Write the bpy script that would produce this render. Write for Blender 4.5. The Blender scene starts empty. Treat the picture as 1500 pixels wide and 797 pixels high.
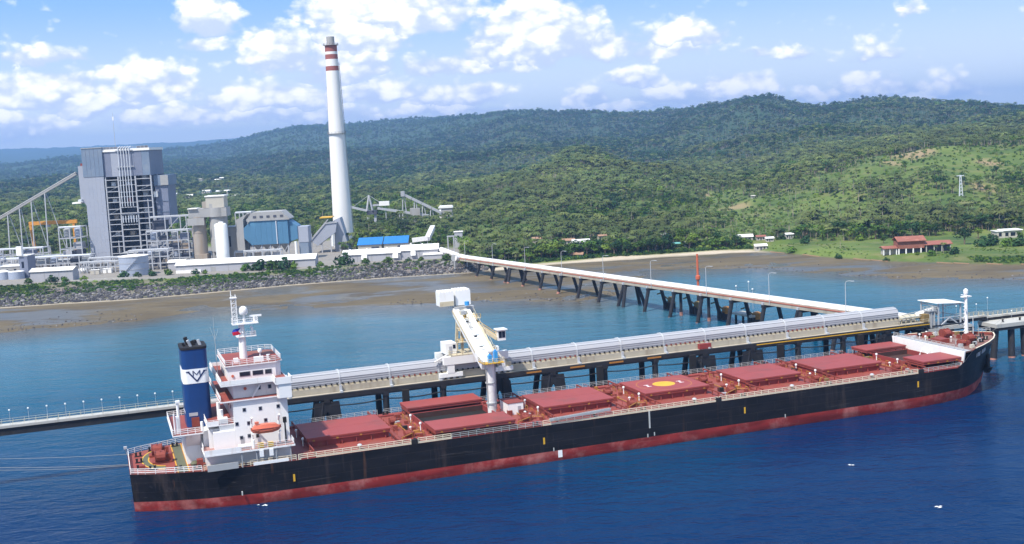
import bpy, math, random
import numpy as np
from mathutils import Vector, Matrix
R = math.radians
sc = bpy.context.scene
COL = sc.collection
rng = np.random.default_rng(7)
random.seed(11)

# ------------------------------------------------------------------ camera
CAM_H, PITCH, ROLL, FPX = 72.25, 0.1107, -0.0525, 1748.5
_fw = np.array([0, math.cos(PITCH), -math.sin(PITCH)]); _rt = np.array([1.0, 0, 0]); _up = np.cross(_rt, _fw)
RT = _rt*math.cos(ROLL) + _up*math.sin(ROLL); UP = -_rt*math.sin(ROLL) + _up*math.cos(ROLL)
CP = np.array([0, 0, CAM_H])
cd = bpy.data.cameras.new('camera'); cam = bpy.data.objects.new('camera', cd); COL.objects.link(cam)
cam.matrix_world = Matrix(((RT[0], UP[0], -_fw[0], 0), (RT[1], UP[1], -_fw[1], 0), (RT[2], UP[2], -_fw[2], CAM_H), (0, 0, 0, 1)))
cd.sensor_width = 36; cd.lens = 36*FPX/1500; cd.clip_start = 1.0; cd.clip_end = 40000
sc.camera = cam

def ray(px, py): return RT*(px-750)/FPX - UP*(py-398.5)/FPX + _fw
def W(px, py, Y):
    """the point at depth Y (metres north of the camera) seen along a sight line of the photograph"""
    d = ray(px, py); return CP + d*(Y/d[1])
def G(px, py, z=0.0):
    d = ray(px, py); return CP + d*((z-CAM_H)/d[2])

# ------------------------------------------------------------------ light, sky
SUN_EL, SUN_AZ = R(57), math.atan2(-0.62, -0.78)     # azimuth from +Y towards +X
sd = Vector((math.sin(SUN_AZ)*math.cos(SUN_EL), math.cos(SUN_AZ)*math.cos(SUN_EL), math.sin(SUN_EL)))
sl = bpy.data.lights.new('sun', 'SUN'); sl.energy = 5.0; sl.angle = R(0.53); sl.color = (1.0, 0.95, 0.87)
so = bpy.data.objects.new('sun', sl); COL.objects.link(so); so.rotation_euler = sd.to_track_quat('Z', 'Y').to_euler()
sc.view_settings.view_transform = 'Standard'; sc.view_settings.look = 'None'
sc.view_settings.exposure = 0.38; sc.view_settings.gamma = 1
sc.cycles.use_denoising = True
sc.cycles.max_bounces = 6; sc.cycles.diffuse_bounces = 2; sc.cycles.glossy_bounces = 3
sc.cycles.transparent_max_bounces = 8; sc.cycles.volume_bounces = 0

class NT:
    """small helper for writing node trees"""
    def __init__(s, tree): s.t = tree; s.n = tree.nodes; s.l = tree.links
    def new(s, typ, **kw):
        n = s.n.new(typ)
        for k, v in kw.items(): setattr(n, k, v)
        return n
    def link(s, a, b): s.l.new(a, b)
    def put(s, sock, v):
        if hasattr(v, 'is_output'): s.l.new(v, sock)
        else: sock.default_value = v
    def math(s, op, a, b=None, c=None, clamp=False):
        n = s.new('ShaderNodeMath', operation=op, use_clamp=clamp); s.put(n.inputs[0], a)
        if b is not None: s.put(n.inputs[1], b)
        if c is not None: s.put(n.inputs[2], c)
        return n.outputs[0]
    def vmath(s, op, a, b=None):
        n = s.new('ShaderNodeVectorMath', operation=op); s.put(n.inputs[0], a)
        if b is not None: s.put(n.inputs[1], b)
        return n.outputs['Value'] if op in ('LENGTH', 'DOT_PRODUCT', 'DISTANCE') else n.outputs['Vector']
    def noise(s, vec, scale, detail=3, rough=0.55, out='Fac', dist=0.0):
        n = s.new('ShaderNodeTexNoise'); s.put(n.inputs['Vector'], vec); n.inputs['Scale'].default_value = scale
        n.inputs['Detail'].default_value = detail; n.inputs['Roughness'].default_value = rough
        n.inputs['Distortion'].default_value = dist
        return n.outputs[out]
    def mix(s, f, a, b, mode='MIX'):
        n = s.new('ShaderNodeMix', data_type='RGBA', blend_type=mode)
        s.put(n.inputs[0], f); s.put(n.inputs[6], a if hasattr(a, 'is_output') else (*a[:3], 1)); s.put(n.inputs[7], b if hasattr(b, 'is_output') else (*b[:3], 1))
        return n.outputs[2]
    def remap(s, v, a, b, c=0.0, d=1.0, smooth=False):
        n = s.new('ShaderNodeMapRange', interpolation_type='SMOOTHSTEP' if smooth else 'LINEAR')
        s.put(n.inputs[0], v); n.inputs[1].default_value = a; n.inputs[2].default_value = b
        n.inputs[3].default_value = c; n.inputs[4].default_value = d
        return n.outputs[0]

w = bpy.data.worlds.new('World'); sc.world = w; w.use_nodes = True
N = NT(w.node_tree); N.n.clear()
sky = N.new('ShaderNodeTexSky', sky_type='NISHITA', sun_disc=False, sun_elevation=SUN_EL, sun_rotation=SUN_AZ % (2*math.pi),
            altitude=50, air_density=1.0, dust_density=0.3, ozone_density=2.2)
geo = N.new('ShaderNodeTexCoord').outputs['Generated']
sep = N.new('ShaderNodeSeparateXYZ'); N.link(geo, sep.inputs[0])
az = N.math('ARCTAN2', sep.outputs[0], sep.outputs[1]); el = N.math('ARCSINE', sep.outputs[2])
cmb = N.new('ShaderNodeCombineXYZ'); N.link(az, cmb.inputs[0]); N.link(el, cmb.inputs[1]); A0 = cmb.outputs[0]
stretch = N.vmath('MULTIPLY', A0, (1, 1.5, 1))
warp = N.vmath('MULTIPLY', N.vmath('SUBTRACT', N.noise(stretch, 34, 5, 0.6, 'Color'), (0.5, 0.5, 0.5)), (0.034, 0.022, 0))
AW = N.vmath('ADD', A0, warp)
# cumulus seen towards the hills: (azimuth, elevation, half-width, half-height) in degrees, weight
CLOUDS = [(305, 22, 40, 34, 1), (300, 60, 36, 16, .55), (60, 82, 75, 17, .75), (60, 130, 95, 34, .95), (140, 150, 70, 26, .9), (215, 122, 68, 36, 1),
          (30, 185, 90, 26, .7), (240, 170, 110, 22, .7), (410, 72, 56, 38, 1), (500, 82, 80, 52, .9), (575, 12, 125, 46, 1.15), (520, 45, 75, 50, .95), (640, 92, 85, 18, .8),
          (790, 45, 100, 55, 1.25), (870, 62, 80, 34, .85), (740, 70, 70, 30, .9), (700, 95, 110, 16, .6), (1000, 48, 58, 26, 1.0), (975, 72, 75, 18, .65), (400, 142, 110, 26, .9),
          (440, 168, 150, 16, .7), (560, 132, 75, 24, .85), (670, 140, 75, 24, .95), (640, 162, 150, 12, .7), (860, 142, 36, 22, .8), (930, 114, 40, 20, .85), (985, 138, 62, 22, .95), (940, 156, 110, 10, .7),
          (1080, 124, 56, 24, .95), (1160, 78, 32, 12, .75), (1110, 76, 26, 9, .5), (1280, 76, 50, 22, .6), (1335, 12, 28, 11, .65), (1290, 126, 58, 22, .85), (1395, 128, 42, 28, .85),
          (1200, 140, 50, 14, .75), (1350, 145, 60, 14, .55)]
acc = None; vy = None
for px, py, sx, sy, wt in CLOUDS:
    d = ray(px, py); d = d/np.linalg.norm(d)
    c = (math.atan2(d[0], d[1]), math.asin(d[2])-0.25*sy/FPX, 0)
    v = N.vmath('MULTIPLY', N.vmath('SUBTRACT', AW, c), (FPX/sx*0.72, FPX/sy*0.66, 0))
    sp = N.new('ShaderNodeSeparateXYZ'); N.link(v, sp.inputs[0])
    yy = N.math('MAXIMUM', sp.outputs[1], N.math('MULTIPLY', sp.outputs[1], -1.9))        # flat bases, domed tops
    b = N.math('MULTIPLY', N.math('SUBTRACT', 1.0, N.math('SQRT', N.math('ADD', N.math('MULTIPLY', sp.outputs[0], sp.outputs[0]), N.math('MULTIPLY', yy, yy)))), wt)
    if acc is None: acc, vy = b, sp.outputs[1]
    else:
        g = N.math('GREATER_THAN', b, acc)
        vy = N.math('ADD', N.math('MULTIPLY', g, sp.outputs[1]), N.math('MULTIPLY', N.math('SUBTRACT', 1.0, g), vy))
        acc = N.math('MAXIMUM', acc, b)
acc = N.math('MAXIMUM', acc, -0.75)
def puff(scale):
    n = N.new('ShaderNodeTexVoronoi', feature='SMOOTH_F1'); n.inputs['Scale'].default_value = scale; n.inputs['Smoothness'].default_value = 0.35
    N.link(N.vmath('ADD', stretch, N.vmath('MULTIPLY', warp, (0.6, 0.6, 0))), n.inputs['Vector']); return N.math('SUBTRACT', 0.42, n.outputs['Distance'])
fine = N.noise(stretch, 70, 7, 0.62)
billow = N.math('ADD', N.math('MULTIPLY', puff(34), 0.5), N.math('ADD', N.math('MULTIPLY', puff(95), 0.38), N.math('MULTIPLY', N.math('SUBTRACT', fine, 0.5), 0.55)))
broad = N.noise(N.vmath('MULTIPLY', geo, (1, 1, 2.2)), 3.2, 6, 0.6)
behind = N.remap(N.math('ABSOLUTE', az), 0.55, 0.9)            # the same fair-weather cumulus field goes on outside the photograph
field = N.math('MULTIPLY', N.remap(broad, 0.5, 0.68), behind)
dens = N.math('ADD', N.math('MAXIMUM', acc, field), N.math('MULTIPLY', billow, 0.78))
cover = N.remap(dens, 0.05, 0.40, 0, 0.95, True)
lit = N.math('ADD', N.math('MULTIPLY', vy, 0.55), N.math('ADD', N.math('MULTIPLY', billow, 1.5), N.math('MULTIPLY', dens, 0.35)))
lit_top = N.remap(lit, -0.25, 0.55, 0, 1, True)  # sunlit tops and shaded bases, put into the cloud colour
cloudc = N.mix(lit_top, (7.4, 8.4, 11.0), (16.0, 15.3, 14.2))
low = N.remap(el, 0.01, 0.14, 1, 0, True)
skyc = N.mix(N.math('MULTIPLY', low, 0.8), N.mix(0.65, sky.outputs[0], (2.7, 6.1, 12.0)), (11.0, 11.6, 12.0))
# the air itself is blue and bright towards the sea of cloud: keep the Nishita hue
out = N.mix(cover, skyc, cloudc)
bg = N.new('ShaderNodeBackground'); N.link(out, bg.inputs[0]); bg.inputs[1].default_value = 0.08
wo = N.new('ShaderNodeOutputWorld'); N.link(bg.outputs[0], wo.inputs[0])

# ------------------------------------------------------------------ materials
MATS = {}
def mat(name, c, rough=0.6, var=0.12, scale=0.4, c2=None, c2amt=0.0, c2scale=0.15, metal=0.0, streak=False, spec=0.22, bump=0.0):
    """painted or bare surface: base colour, fine mottling, and stains of a second colour"""
    if name in MATS: return MATS[name]
    m = bpy.data.materials.new(name); m.use_nodes = True; T = NT(m.node_tree); p = T.n['Principled BSDF']
    co = T.new('ShaderNodeTexCoord').outputs['Object']
    f = T.noise(co, scale, 4, 0.6)
    col = T.mix(f, tuple(x*(1-var) for x in c), tuple(min(1, x*(1+var)) for x in c))
    if c2:
        vec = T.vmath('MULTIPLY', co, (1, 1, 0.12)) if streak else co
        g = T.remap(T.noise(vec, c2scale, 6, 0.65), 0.62-0.25*c2amt, 0.8-0.25*c2amt, 0, min(1, 0.35+c2amt))
        col = T.mix(g, col, c2)
    T.link(col, p.inputs['Base Color']); p.inputs['Roughness'].default_value = rough; p.inputs['Metallic'].default_value = metal
    p.inputs['Specular IOR Level'].default_value = spec
    if bump:
        b = T.new('ShaderNodeBump'); b.inputs['Strength'].default_value = bump; b.inputs['Distance'].default_value = 0.2
        T.link(T.noise(co, scale*4, 3), b.inputs['Height']); T.link(b.outputs[0], p.inputs['Normal'])
    MATS[name] = m; return m
mat('white_paint', (0.80, 0.80, 0.78), 0.45, 0.04, 0.5, (0.5, 0.42, 0.32), 0.25, 0.5, streak=True)
mat('ship_white', (0.80, 0.79, 0.78), 0.4, 0.04, 0.6, (0.45, 0.3, 0.2), 0.2, 0.6, streak=True)
mat('hull_black', (0.010, 0.009, 0.011), 0.45, 0.35, 0.2, (0.085, 0.06, 0.05), 0.24, 0.22, streak=True, spec=0.2)
mat('boot_red', (0.25, 0.026, 0.022), 0.55, 0.3, 0.25, (0.40, 0.14, 0.12), 0.55, 0.2, bump=0.15)
mat('deck_red', (0.25, 0.06, 0.045), 0.6, 0.22, 0.3, (0.20, 0.11, 0.08), 0.45, 0.12)
mat('cover_red', (0.285, 0.06, 0.052), 0.5, 0.12, 0.35, (0.17, 0.065, 0.055), 0.4, 0.12)
mat('coaming_red', (0.25, 0.045, 0.04), 0.55, 0.15, 0.4, (0.22, 0.10, 0.06), 0.35, 0.4, streak=True)
mat('machine_red', (0.22, 0.05, 0.035), 0.55, 0.3, 0.8)
mat('safety_yellow', (0.62, 0.36, 0.03), 0.5, 0.15, 0.6, (0.3, 0.15, 0.05), 0.3, 0.8)
mat('rail_cream', (0.72, 0.62, 0.46), 0.5, 0.1, 0.3)
mat('rail_grey', (0.45, 0.46, 0.45), 0.5, 0.1, 0.3)
mat('deck_grey_red', (0.36, 0.2, 0.18), 0.6, 0.15, 0.4)
mat('deck_brown', (0.20, 0.10, 0.08), 0.65, 0.25, 0.5, (0.26, 0.22, 0.19), 0.45, 0.25)
mat('machine_yellow', (0.36, 0.16, 0.035), 0.55, 0.25, 0.8)
mat('funnel_blue', (0.013, 0.048, 0.17), 0.4, 0.12, 0.4, (0.03, 0.03, 0.05), 0.15, 0.3, streak=True)
mat('faded_yellow', (0.42, 0.17, 0.05), 0.6, 0.2, 0.8)
mat('emblem_navy', (0.02, 0.035, 0.11), 0.5, 0.1)
mat('soot_black', (0.02, 0.018, 0.018), 0.7, 0.3)
mat('window_dark', (0.012, 0.016, 0.03), 0.12, 0.2, 1.0, spec=0.6)
mat('lifeboat_orange', (0.58, 0.15, 0.09), 0.4, 0.08)
mat('bright_yellow', (0.8, 0.47, 0.02), 0.45, 0.08)
mat('deck_green', (0.11, 0.115, 0.07), 0.6, 0.15)
mat('hold_dark', (0.06, 0.03, 0.025), 0.8, 0.3, 0.4)
mat('coal_black', (0.018, 0.017, 0.016), 0.85, 0.4, 0.6, bump=0.6)
mat('grey_steel', (0.36, 0.37, 0.38), 0.5, 0.12, 0.4, (0.2, 0.15, 0.1), 0.2, 0.4, streak=True)
mat('galvanised', (0.44, 0.455, 0.48), 0.42, 0.1, 0.6, metal=0.0)
mat('cladding_white', (0.38, 0.385, 0.41), 0.45, 0.05, 0.3, (0.45, 0.42, 0.4), 0.2, 0.25)
mat('concrete_beige', (0.40, 0.36, 0.29), 0.75, 0.15, 0.3, (0.24, 0.19, 0.14), 0.4, 0.25, streak=True)
mat('concrete_grey', (0.42, 0.41, 0.38), 0.8, 0.12, 0.3, (0.2, 0.18, 0.15), 0.3, 0.2, streak=True)
mat('pile_black', (0.022, 0.022, 0.026), 0.6, 0.35, 0.5, (0.05, 0.045, 0.04), 0.3, 0.6)
mat('pile_foot', (0.36, 0.17, 0.13), 0.75, 0.25, 0.8, (0.09, 0.07, 0.06), 0.5, 0.7)
mat('cover_white', (0.70, 0.68, 0.66), 0.5, 0.08, 0.2, (0.42, 0.36, 0.32), 0.45, 0.2)
mat('stripe_red', (0.42, 0.12, 0.08), 0.6, 0.15)
mat('beige_steel', (0.52, 0.46, 0.33), 0.55, 0.15, 0.5, (0.3, 0.2, 0.1), 0.3, 0.5)
mat('mud_brown', (0.22, 0.15, 0.06), 0.85, 0.25, 0.8)
mat('motor_blue', (0.05, 0.28, 0.6), 0.4, 0.1)
mat('orange_red', (0.5, 0.12, 0.06), 0.5, 0.1)
mat('rope_dull', (0.26, 0.24, 0.21), 0.9, 0.15, 2.0)
mat('rope_pale', (0.5, 0.47, 0.4), 0.9, 0.15, 2.0)
mat('boiler_grey', (0.33, 0.35, 0.41), 0.5, 0.06, 0.12, (0.3, 0.33, 0.4), 0.3, 0.08)
mat('boiler_blue', (0.17, 0.22, 0.30), 0.5, 0.08, 0.1, (0.26, 0.29, 0.33), 0.4, 0.05)
mat('boiler_slate', (0.19, 0.21, 0.28), 0.5, 0.1, 0.1, (0.13, 0.15, 0.21), 0.4, 0.06)
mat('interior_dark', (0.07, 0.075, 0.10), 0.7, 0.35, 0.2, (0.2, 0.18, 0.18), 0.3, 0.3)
mat('frame_grey', (0.40, 0.41, 0.44), 0.5, 0.08)
mat('pipe_pale', (0.62, 0.65, 0.70), 0.4, 0.06)
mat('chimney_white', (0.74, 0.73, 0.72), 0.6, 0.04, 0.1, (0.6, 0.58, 0.56), 0.25, 0.06, streak=True)
mat('chimney_red', (0.30, 0.10, 0.085), 0.6, 0.08)
mat('tank_blue', (0.34, 0.38, 0.47), 0.5, 0.06, 0.15)
mat('silo_grey', (0.34, 0.335, 0.33), 0.7, 0.1, 0.15, (0.25, 0.22, 0.18), 0.3, 0.1, streak=True)
mat('silo_beige', (0.33, 0.29, 0.25), 0.7, 0.12, 0.15, (0.3, 0.2, 0.12), 0.35, 0.12, streak=True)
mat('filter_blue', (0.08, 0.19, 0.31), 0.5, 0.08, 0.15, (0.12, 0.3, 0.45), 0.3, 0.08)
mat('roof_white', (0.82, 0.80, 0.77), 0.5, 0.04, 0.2, (0.62, 0.55, 0.5), 0.25, 0.15)
mat('wall_grey', (0.38, 0.38, 0.41), 0.7, 0.06, 0.2, (0.35, 0.33, 0.3), 0.25, 0.15, streak=True)
mat('roof_blue', (0.03, 0.17, 0.45), 0.4, 0.08, 0.3)
mat('crane_orange', (0.6, 0.27, 0.05), 0.5, 0.1)
mat('roof_rust', (0.27, 0.105, 0.075), 0.6, 0.12, 0.4, (0.5, 0.22, 0.15), 0.3, 0.3)
mat('roof_brown', (0.33, 0.2, 0.13), 0.7, 0.15, 0.5)
mat('wall_cream', (0.46, 0.43, 0.37), 0.7, 0.1, 0.5)
mat('roof_teal', (0.15, 0.4, 0.38), 0.6, 0.1)
mat('flag_red', (0.6, 0.02, 0.05), 0.7, 0.05); mat('flag_blue', (0.02, 0.05, 0.35), 0.7, 0.05); mat('flag_white', (0.8, 0.8, 0.8), 0.7, 0.03)
mat('bark', (0.16, 0.12, 0.085), 0.85, 0.25, 1.5)
mat('palm_bark', (0.34, 0.29, 0.23), 0.85, 0.2, 1.5)

for nm_, lo_ in (('hull_black', (0.035, 0.03, 0.03)), ('boot_red', (0.13, 0.03, 0.025))):
    # plating: weld seams, rust runs below the scuppers, long scrapes left by fenders
    T = NT(MATS[nm_].node_tree); p = T.n['Principled BSDF']; base = p.inputs['Base Color'].links[0].from_socket
    co = T.new('ShaderNodeTexCoord').outputs['Object']; sp = T.new('ShaderNodeSeparateXYZ'); T.link(co, sp.inputs[0])
    cb_ = T.new('ShaderNodeCombineXYZ'); T.link(sp.outputs[0], cb_.inputs[0]); T.link(sp.outputs[2], cb_.inputs[1])
    bk = T.new('ShaderNodeTexBrick'); T.link(cb_.outputs[0], bk.inputs['Vector']); bk.inputs['Scale'].default_value = 1; bk.inputs['Brick Width'].default_value = 9.5; bk.inputs['Row Height'].default_value = 2.1
    bk.inputs['Mortar Size'].default_value = 0.035; bk.inputs['Color1'].default_value = (0.35, 0.35, 0.35, 1); bk.inputs['Color2'].default_value = (0.65, 0.65, 0.65, 1); bk.inputs['Mortar'].default_value = (0, 0, 0, 1)
    c = T.mix(T.math('MULTIPLY', bk.outputs['Fac'], 0.55), base, lo_)
    plate = T.remap(T.noise(T.vmath('MULTIPLY', co, (0.11, 1, 0.5)), 1.0, 1), 0.35, 0.65, 0.78, 1.3); hv = T.new('ShaderNodeHueSaturation'); T.link(plate, hv.inputs['Value']); T.link(c, hv.inputs['Color']); c = hv.outputs[0]
    run = T.remap(T.noise(T.vmath('MULTIPLY', co, (1, 1, 0.05)), 0.9, 3, 0.6), 0.66, 0.76, 0, 0.55)
    c = T.mix(T.math('MULTIPLY', run, T.remap(T.noise(co, 0.05, 3), 0.45, 0.6)), c, (0.16, 0.07, 0.035))
    scr = T.remap(T.noise(T.vmath('MULTIPLY', co, (0.05, 1, 1.3)), 1.6, 4, 0.65), 0.62, 0.74, 0, 0.5)
    c = T.mix(scr, c, (0.10, 0.09, 0.09) if nm_ == 'hull_black' else (0.40, 0.17, 0.14))
    T.link(c, p.inputs['Base Color'])
    bm = T.new('ShaderNodeBump'); bm.inputs['Strength'].default_value = 0.5; bm.inputs['Distance'].default_value = 0.12
    T.link(T.math('ADD', T.math('MULTIPLY', bk.outputs['Fac'], -0.25), T.noise(co, 0.45, 2)), bm.inputs['Height']); T.link(bm.outputs[0], p.inputs['Normal'])
def leafmat(name, a, b, var=0.35):
    m = bpy.data.materials.new(name); m.use_nodes = True; T = NT(m.node_tree); p = T.n['Principled BSDF']
    oi = T.new('ShaderNodeObjectInfo')
    pos = T.new('ShaderNodeTexCoord').outputs['Object']
    f = T.math('ADD', T.math('MULTIPLY', oi.outputs['Random'], 0.65), T.math('MULTIPLY', T.noise(pos, 1.1, 2), 0.5), clamp=True)
    col = T.mix(f, a, b)
    v = T.remap(T.math('FRACT', T.math('MULTIPLY', oi.outputs['Random'], 37.7)), 0, 1, 1-var, 1+var)
    wp = T.new('ShaderNodeNewGeometry').outputs['Position']
    v = T.math('MULTIPLY', v, T.remap(T.noise(T.vmath('MULTIPLY', wp, (1, 0.6, 0)), 0.008, 4, 0.6), 0.34, 0.66, 0.68, 1.32))
    col = T.mix(T.remap(T.noise(T.vmath('MULTIPLY', wp, (1, 0.6, 0)), 0.011, 3, 0.6), 0.5, 0.7, 0, 0.45), col, tuple(1.35*c*k for c, k in zip(b, (1.15, 1.0, 0.8))))
    hs = T.new('ShaderNodeHueSaturation'); T.link(v, hs.inputs['Value']); T.link(col, hs.inputs['Color'])
    T.link(hs.outputs[0], p.inputs['Base Color']); p.inputs['Roughness'].default_value = 0.65; p.inputs['Specular IOR Level'].default_value = 0.12
    MATS[name] = m; return m
leafmat('leaf_green', (0.026, 0.068, 0.011), (0.075, 0.132, 0.02))
leafmat('leaf_dark', (0.012, 0.04, 0.016), (0.034, 0.078, 0.024))
leafmat('leaf_palm', (0.03, 0.06, 0.016), (0.10, 0.12, 0.038))
leafmat('leaf_lime', (0.06, 0.115, 0.015), (0.12, 0.175, 0.026))

# ------------------------------------------------------------------ mesh helpers
class MB:
    def __init__(s): s.v = []; s.f = []; s.p = []
    def add(s, vs, fs):
        o = len(s.v); s.p.append((o, len(s.f))); s.v += [tuple(float(c) for c in p) for p in vs]; s.f += [tuple(i+o for i in q) for q in fs]; return s
    def box(s, x0, x1, y0, y1, z0, z1):
        return s.add([(x0,y0,z0),(x1,y0,z0),(x1,y1,z0),(x0,y1,z0),(x0,y0,z1),(x1,y0,z1),(x1,y1,z1),(x0,y1,z1)],
                     [(0,3,2,1),(4,5,6,7),(0,1,5,4),(1,2,6,5),(2,3,7,6),(3,0,4,7)])
    def cbox(s, c, size): return s.box(c[0]-size[0]/2, c[0]+size[0]/2, c[1]-size[1]/2, c[1]+size[1]/2, c[2]-size[2]/2, c[2]+size[2]/2)
    def beam(s, p, q, w, h=None):
        h = w if h is None else h
        p = np.array(p, float); q = np.array(q, float); d = q-p; L = np.linalg.norm(d); d = d/max(L, 1e-9)
        up = np.array([0, 0, 1.0]) if abs(d[2]) < 0.95 else np.array([1.0, 0, 0])
        a = np.cross(d, up); a /= np.linalg.norm(a); b = np.cross(a, d)
        vs = [e+a*sx*w/2+b*sz*h/2 for e in (p, q) for sx, sz in ((-1,-1),(1,-1),(1,1),(-1,1))]
        return s.add(vs, [(0,1,2,3),(7,6,5,4),(0,4,5,1),(1,5,6,2),(2,6,7,3),(3,7,4,0)])
    def tube(s, p, q, r0, r1=None, n=8):
        r1 = r0 if r1 is None else r1
        p = np.array(p, float); q = np.array(q, float); d = q-p; d = d/max(np.linalg.norm(d), 1e-9)
        up = np.array([0, 0, 1.0]) if abs(d[2]) < 0.95 else np.array([1.0, 0, 0])
        a = np.cross(d, up); a /= np.linalg.norm(a); b = np.cross(d, a)
        vs = [e+(a*math.cos(2*math.pi*k/n)+b*math.sin(2*math.pi*k/n))*r for e, r in ((p, r0), (q, r1)) for k in range(n)]
        fs = [(k, (k+1) % n, n+(k+1) % n, n+k) for k in range(n)] + [tuple(range(n-1, -1, -1)), tuple(range(n, 2*n))]
        return s.add(vs, fs)
    def path(s, pts, r, n=6):
        for a, b in zip(pts[:-1], pts[1:]): s.tube(a, b, r, r, n)
        return s
    def lathe(s, prof, cx=0, cy=0, n=20):
        vs = []; fs = []
        for r, z in prof: vs += [(cx+r*math.cos(2*math.pi*k/n), cy+r*math.sin(2*math.pi*k/n), z) for k in range(n)]
        for i in range(len(prof)-1):
            for k in range(n): fs.append((i*n+k, i*n+(k+1) % n, (i+1)*n+(k+1) % n, (i+1)*n+k))
        fs.append(tuple(range(n-1, -1, -1))); m = (len(prof)-1)*n; fs.append(tuple(range(m, m+n)))
        return s.add(vs, fs)
    def prism(s, poly, z0, z1):
        """plan outline poly [(x, y)] from z0 to z1"""
        n = len(poly); vs = [(x, y, z0) for x, y in poly]+[(x, y, z1) for x, y in poly]
        return s.add(vs, [tuple(range(n-1, -1, -1)), tuple(range(n, 2*n))]+[(k, (k+1) % n, n+(k+1) % n, n+k) for k in range(n)])
    def prismx(s, poly, x0, x1):
        """outline [(y, z)] run along x"""
        n = len(poly); vs = [(x0, y, z) for y, z in poly]+[(x1, y, z) for y, z in poly]
        return s.add(vs, [tuple(range(n-1, -1, -1)), tuple(range(n, 2*n))]+[(k, (k+1) % n, n+(k+1) % n, n+k) for k in range(n)])
    def prismy(s, poly, y0, y1):
        """outline [(x, z)] run along y"""
        n = len(poly); vs = [(x, y0, z) for x, z in poly]+[(x, y1, z) for x, z in poly]
        return s.add(vs, [tuple(range(n)), tuple(range(2*n-1, n-1, -1))]+[(k, n+k, n+(k+1) % n, (k+1) % n) for k in range(n)])
    def mesh(s, name, m, smooth=False):
        me = bpy.data.meshes.new(name); me.from_pydata(s.v, [], s.f)
        if m: me.materials.append(MATS[m] if isinstance(m, str) else m)
        if smooth:
            me.polygons.foreach_set('use_smooth', [True]*len(me.polygons)); me.set_sharp_from_angle(angle=R(38))
        me.update(); return me
    def build(s, name, m, parent=None, smooth=False, **props):
        return link(name, s.mesh(name, m, smooth), parent, **props)
def each(mb, name, m, parent=None, smooth=False, **props):
    """every shape added to mb as a part of its own"""
    ends = mb.p[1:]+[(len(mb.v), len(mb.f))]; out = []
    for (v0, f0), (v1, f1) in zip(mb.p, ends):
        q = MB(); q.v = mb.v[v0:v1]; q.f = [tuple(i-v0 for i in f) for f in mb.f[f0:f1]]; out.append(q.build(name, m, parent, smooth, **props))
    return out
def link(name, me, parent=None, loc=None, rotz=None, scale=None, **props):
    o = bpy.data.objects.new(name, me); COL.objects.link(o); o.parent = parent
    if loc is not None: o.location = loc
    if rotz is not None: o.rotation_euler = (0, 0, rotz)
    if scale is not None: o.scale = scale if hasattr(scale, '__len__') else (scale,)*3
    for k, v in props.items(): o[k] = v
    return o
def thing(name, label, category, loc=(0, 0, 0), rot=(0, 0, 0), group=None):
    o = bpy.data.objects.new(name, None); COL.objects.link(o); o.location = loc; o.rotation_euler = rot
    o.empty_display_size = 0.5; o['label'] = label; o['category'] = category
    if group: o['group'] = group
    return o
def tag(o, label, category, group=None, kind=None):
    o['label'] = label; o['category'] = category
    if group: o['group'] = group
    if kind: o['kind'] = kind
    return o
def rail(mb, pts, h=1.1, r=0.05, bars=3, step=1.8):
    """guard rail along a polyline of (x, y, z)"""
    for a, b in zip(pts[:-1], pts[1:]):
        a = np.array(a, float); b = np.array(b, float); L = np.linalg.norm(b-a); n = max(1, int(round(L/step)))
        for k in range(n+1):
            p = a+(b-a)*k/n; mb.beam(p, p+[0, 0, h], r*2)
        for j in range(bars):
            z = np.array([0, 0, h*(j+1)/bars]); mb.beam(a+z, b+z, r*1.7)
    return mb
# ------------------------------------------------------------------ terrain heights
XS = [-900, -262, -229, -194, -162, -118, -71, -23, -8, 20, 60, 99, 128, 140, 152, 166, 191, 217, 242, 900]
YS = [600, 606, 611, 612, 624, 641, 651, 655, 664, 677, 684, 688, 692, 688, 672, 640, 602, 579, 560, 400]
XW = [-900, -225, -200, -170, -145, -95, -35, 0, 26, 46, 61, 76, 123, 171, 222, 900]
YW = [480, 517, 522, 532, 555, 543, 536, 532, 519, 532, 580, 624, 609, 541, 513, 360]
def ysh(X): return np.interp(X, XS, YS)
def ywl(X): return np.interp(X, XW, YW)
def bank_w(X): return np.interp(X, [-262, -118, -40, -10, 10, 900], [62, 34, 38, 40, 30, 30])
def hashn(ix, iy, s):
    h = (ix.astype(np.int64)*374761393 + iy.astype(np.int64)*668265263 + s*974634777) & 0xffffffff
    h = ((h ^ (h >> 13))*1274126177) & 0xffffffff
    return ((h ^ (h >> 16)) & 0xffff)/65535.0
def vnoise(x, y, s=0):
    ix = np.floor(x); iy = np.floor(y); fx = x-ix; fy = y-iy
    fx = fx*fx*(3-2*fx); fy = fy*fy*(3-2*fy)
    a = hashn(ix, iy, s); b = hashn(ix+1, iy, s); c = hashn(ix, iy+1, s); d = hashn(ix+1, iy+1, s)
    return (a*(1-fx)+b*fx)*(1-fy)+(c*(1-fx)+d*fx)*fy
def fbm(x, y, o=4, s=0):
    t = 0; a = 1; n = 0
    for k in range(o): t = t+a*vnoise(x*2**k+17.3*k, y*2**k-9.1*k, s+k); n += a; a *= 0.5
    return t/n-0.5
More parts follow.
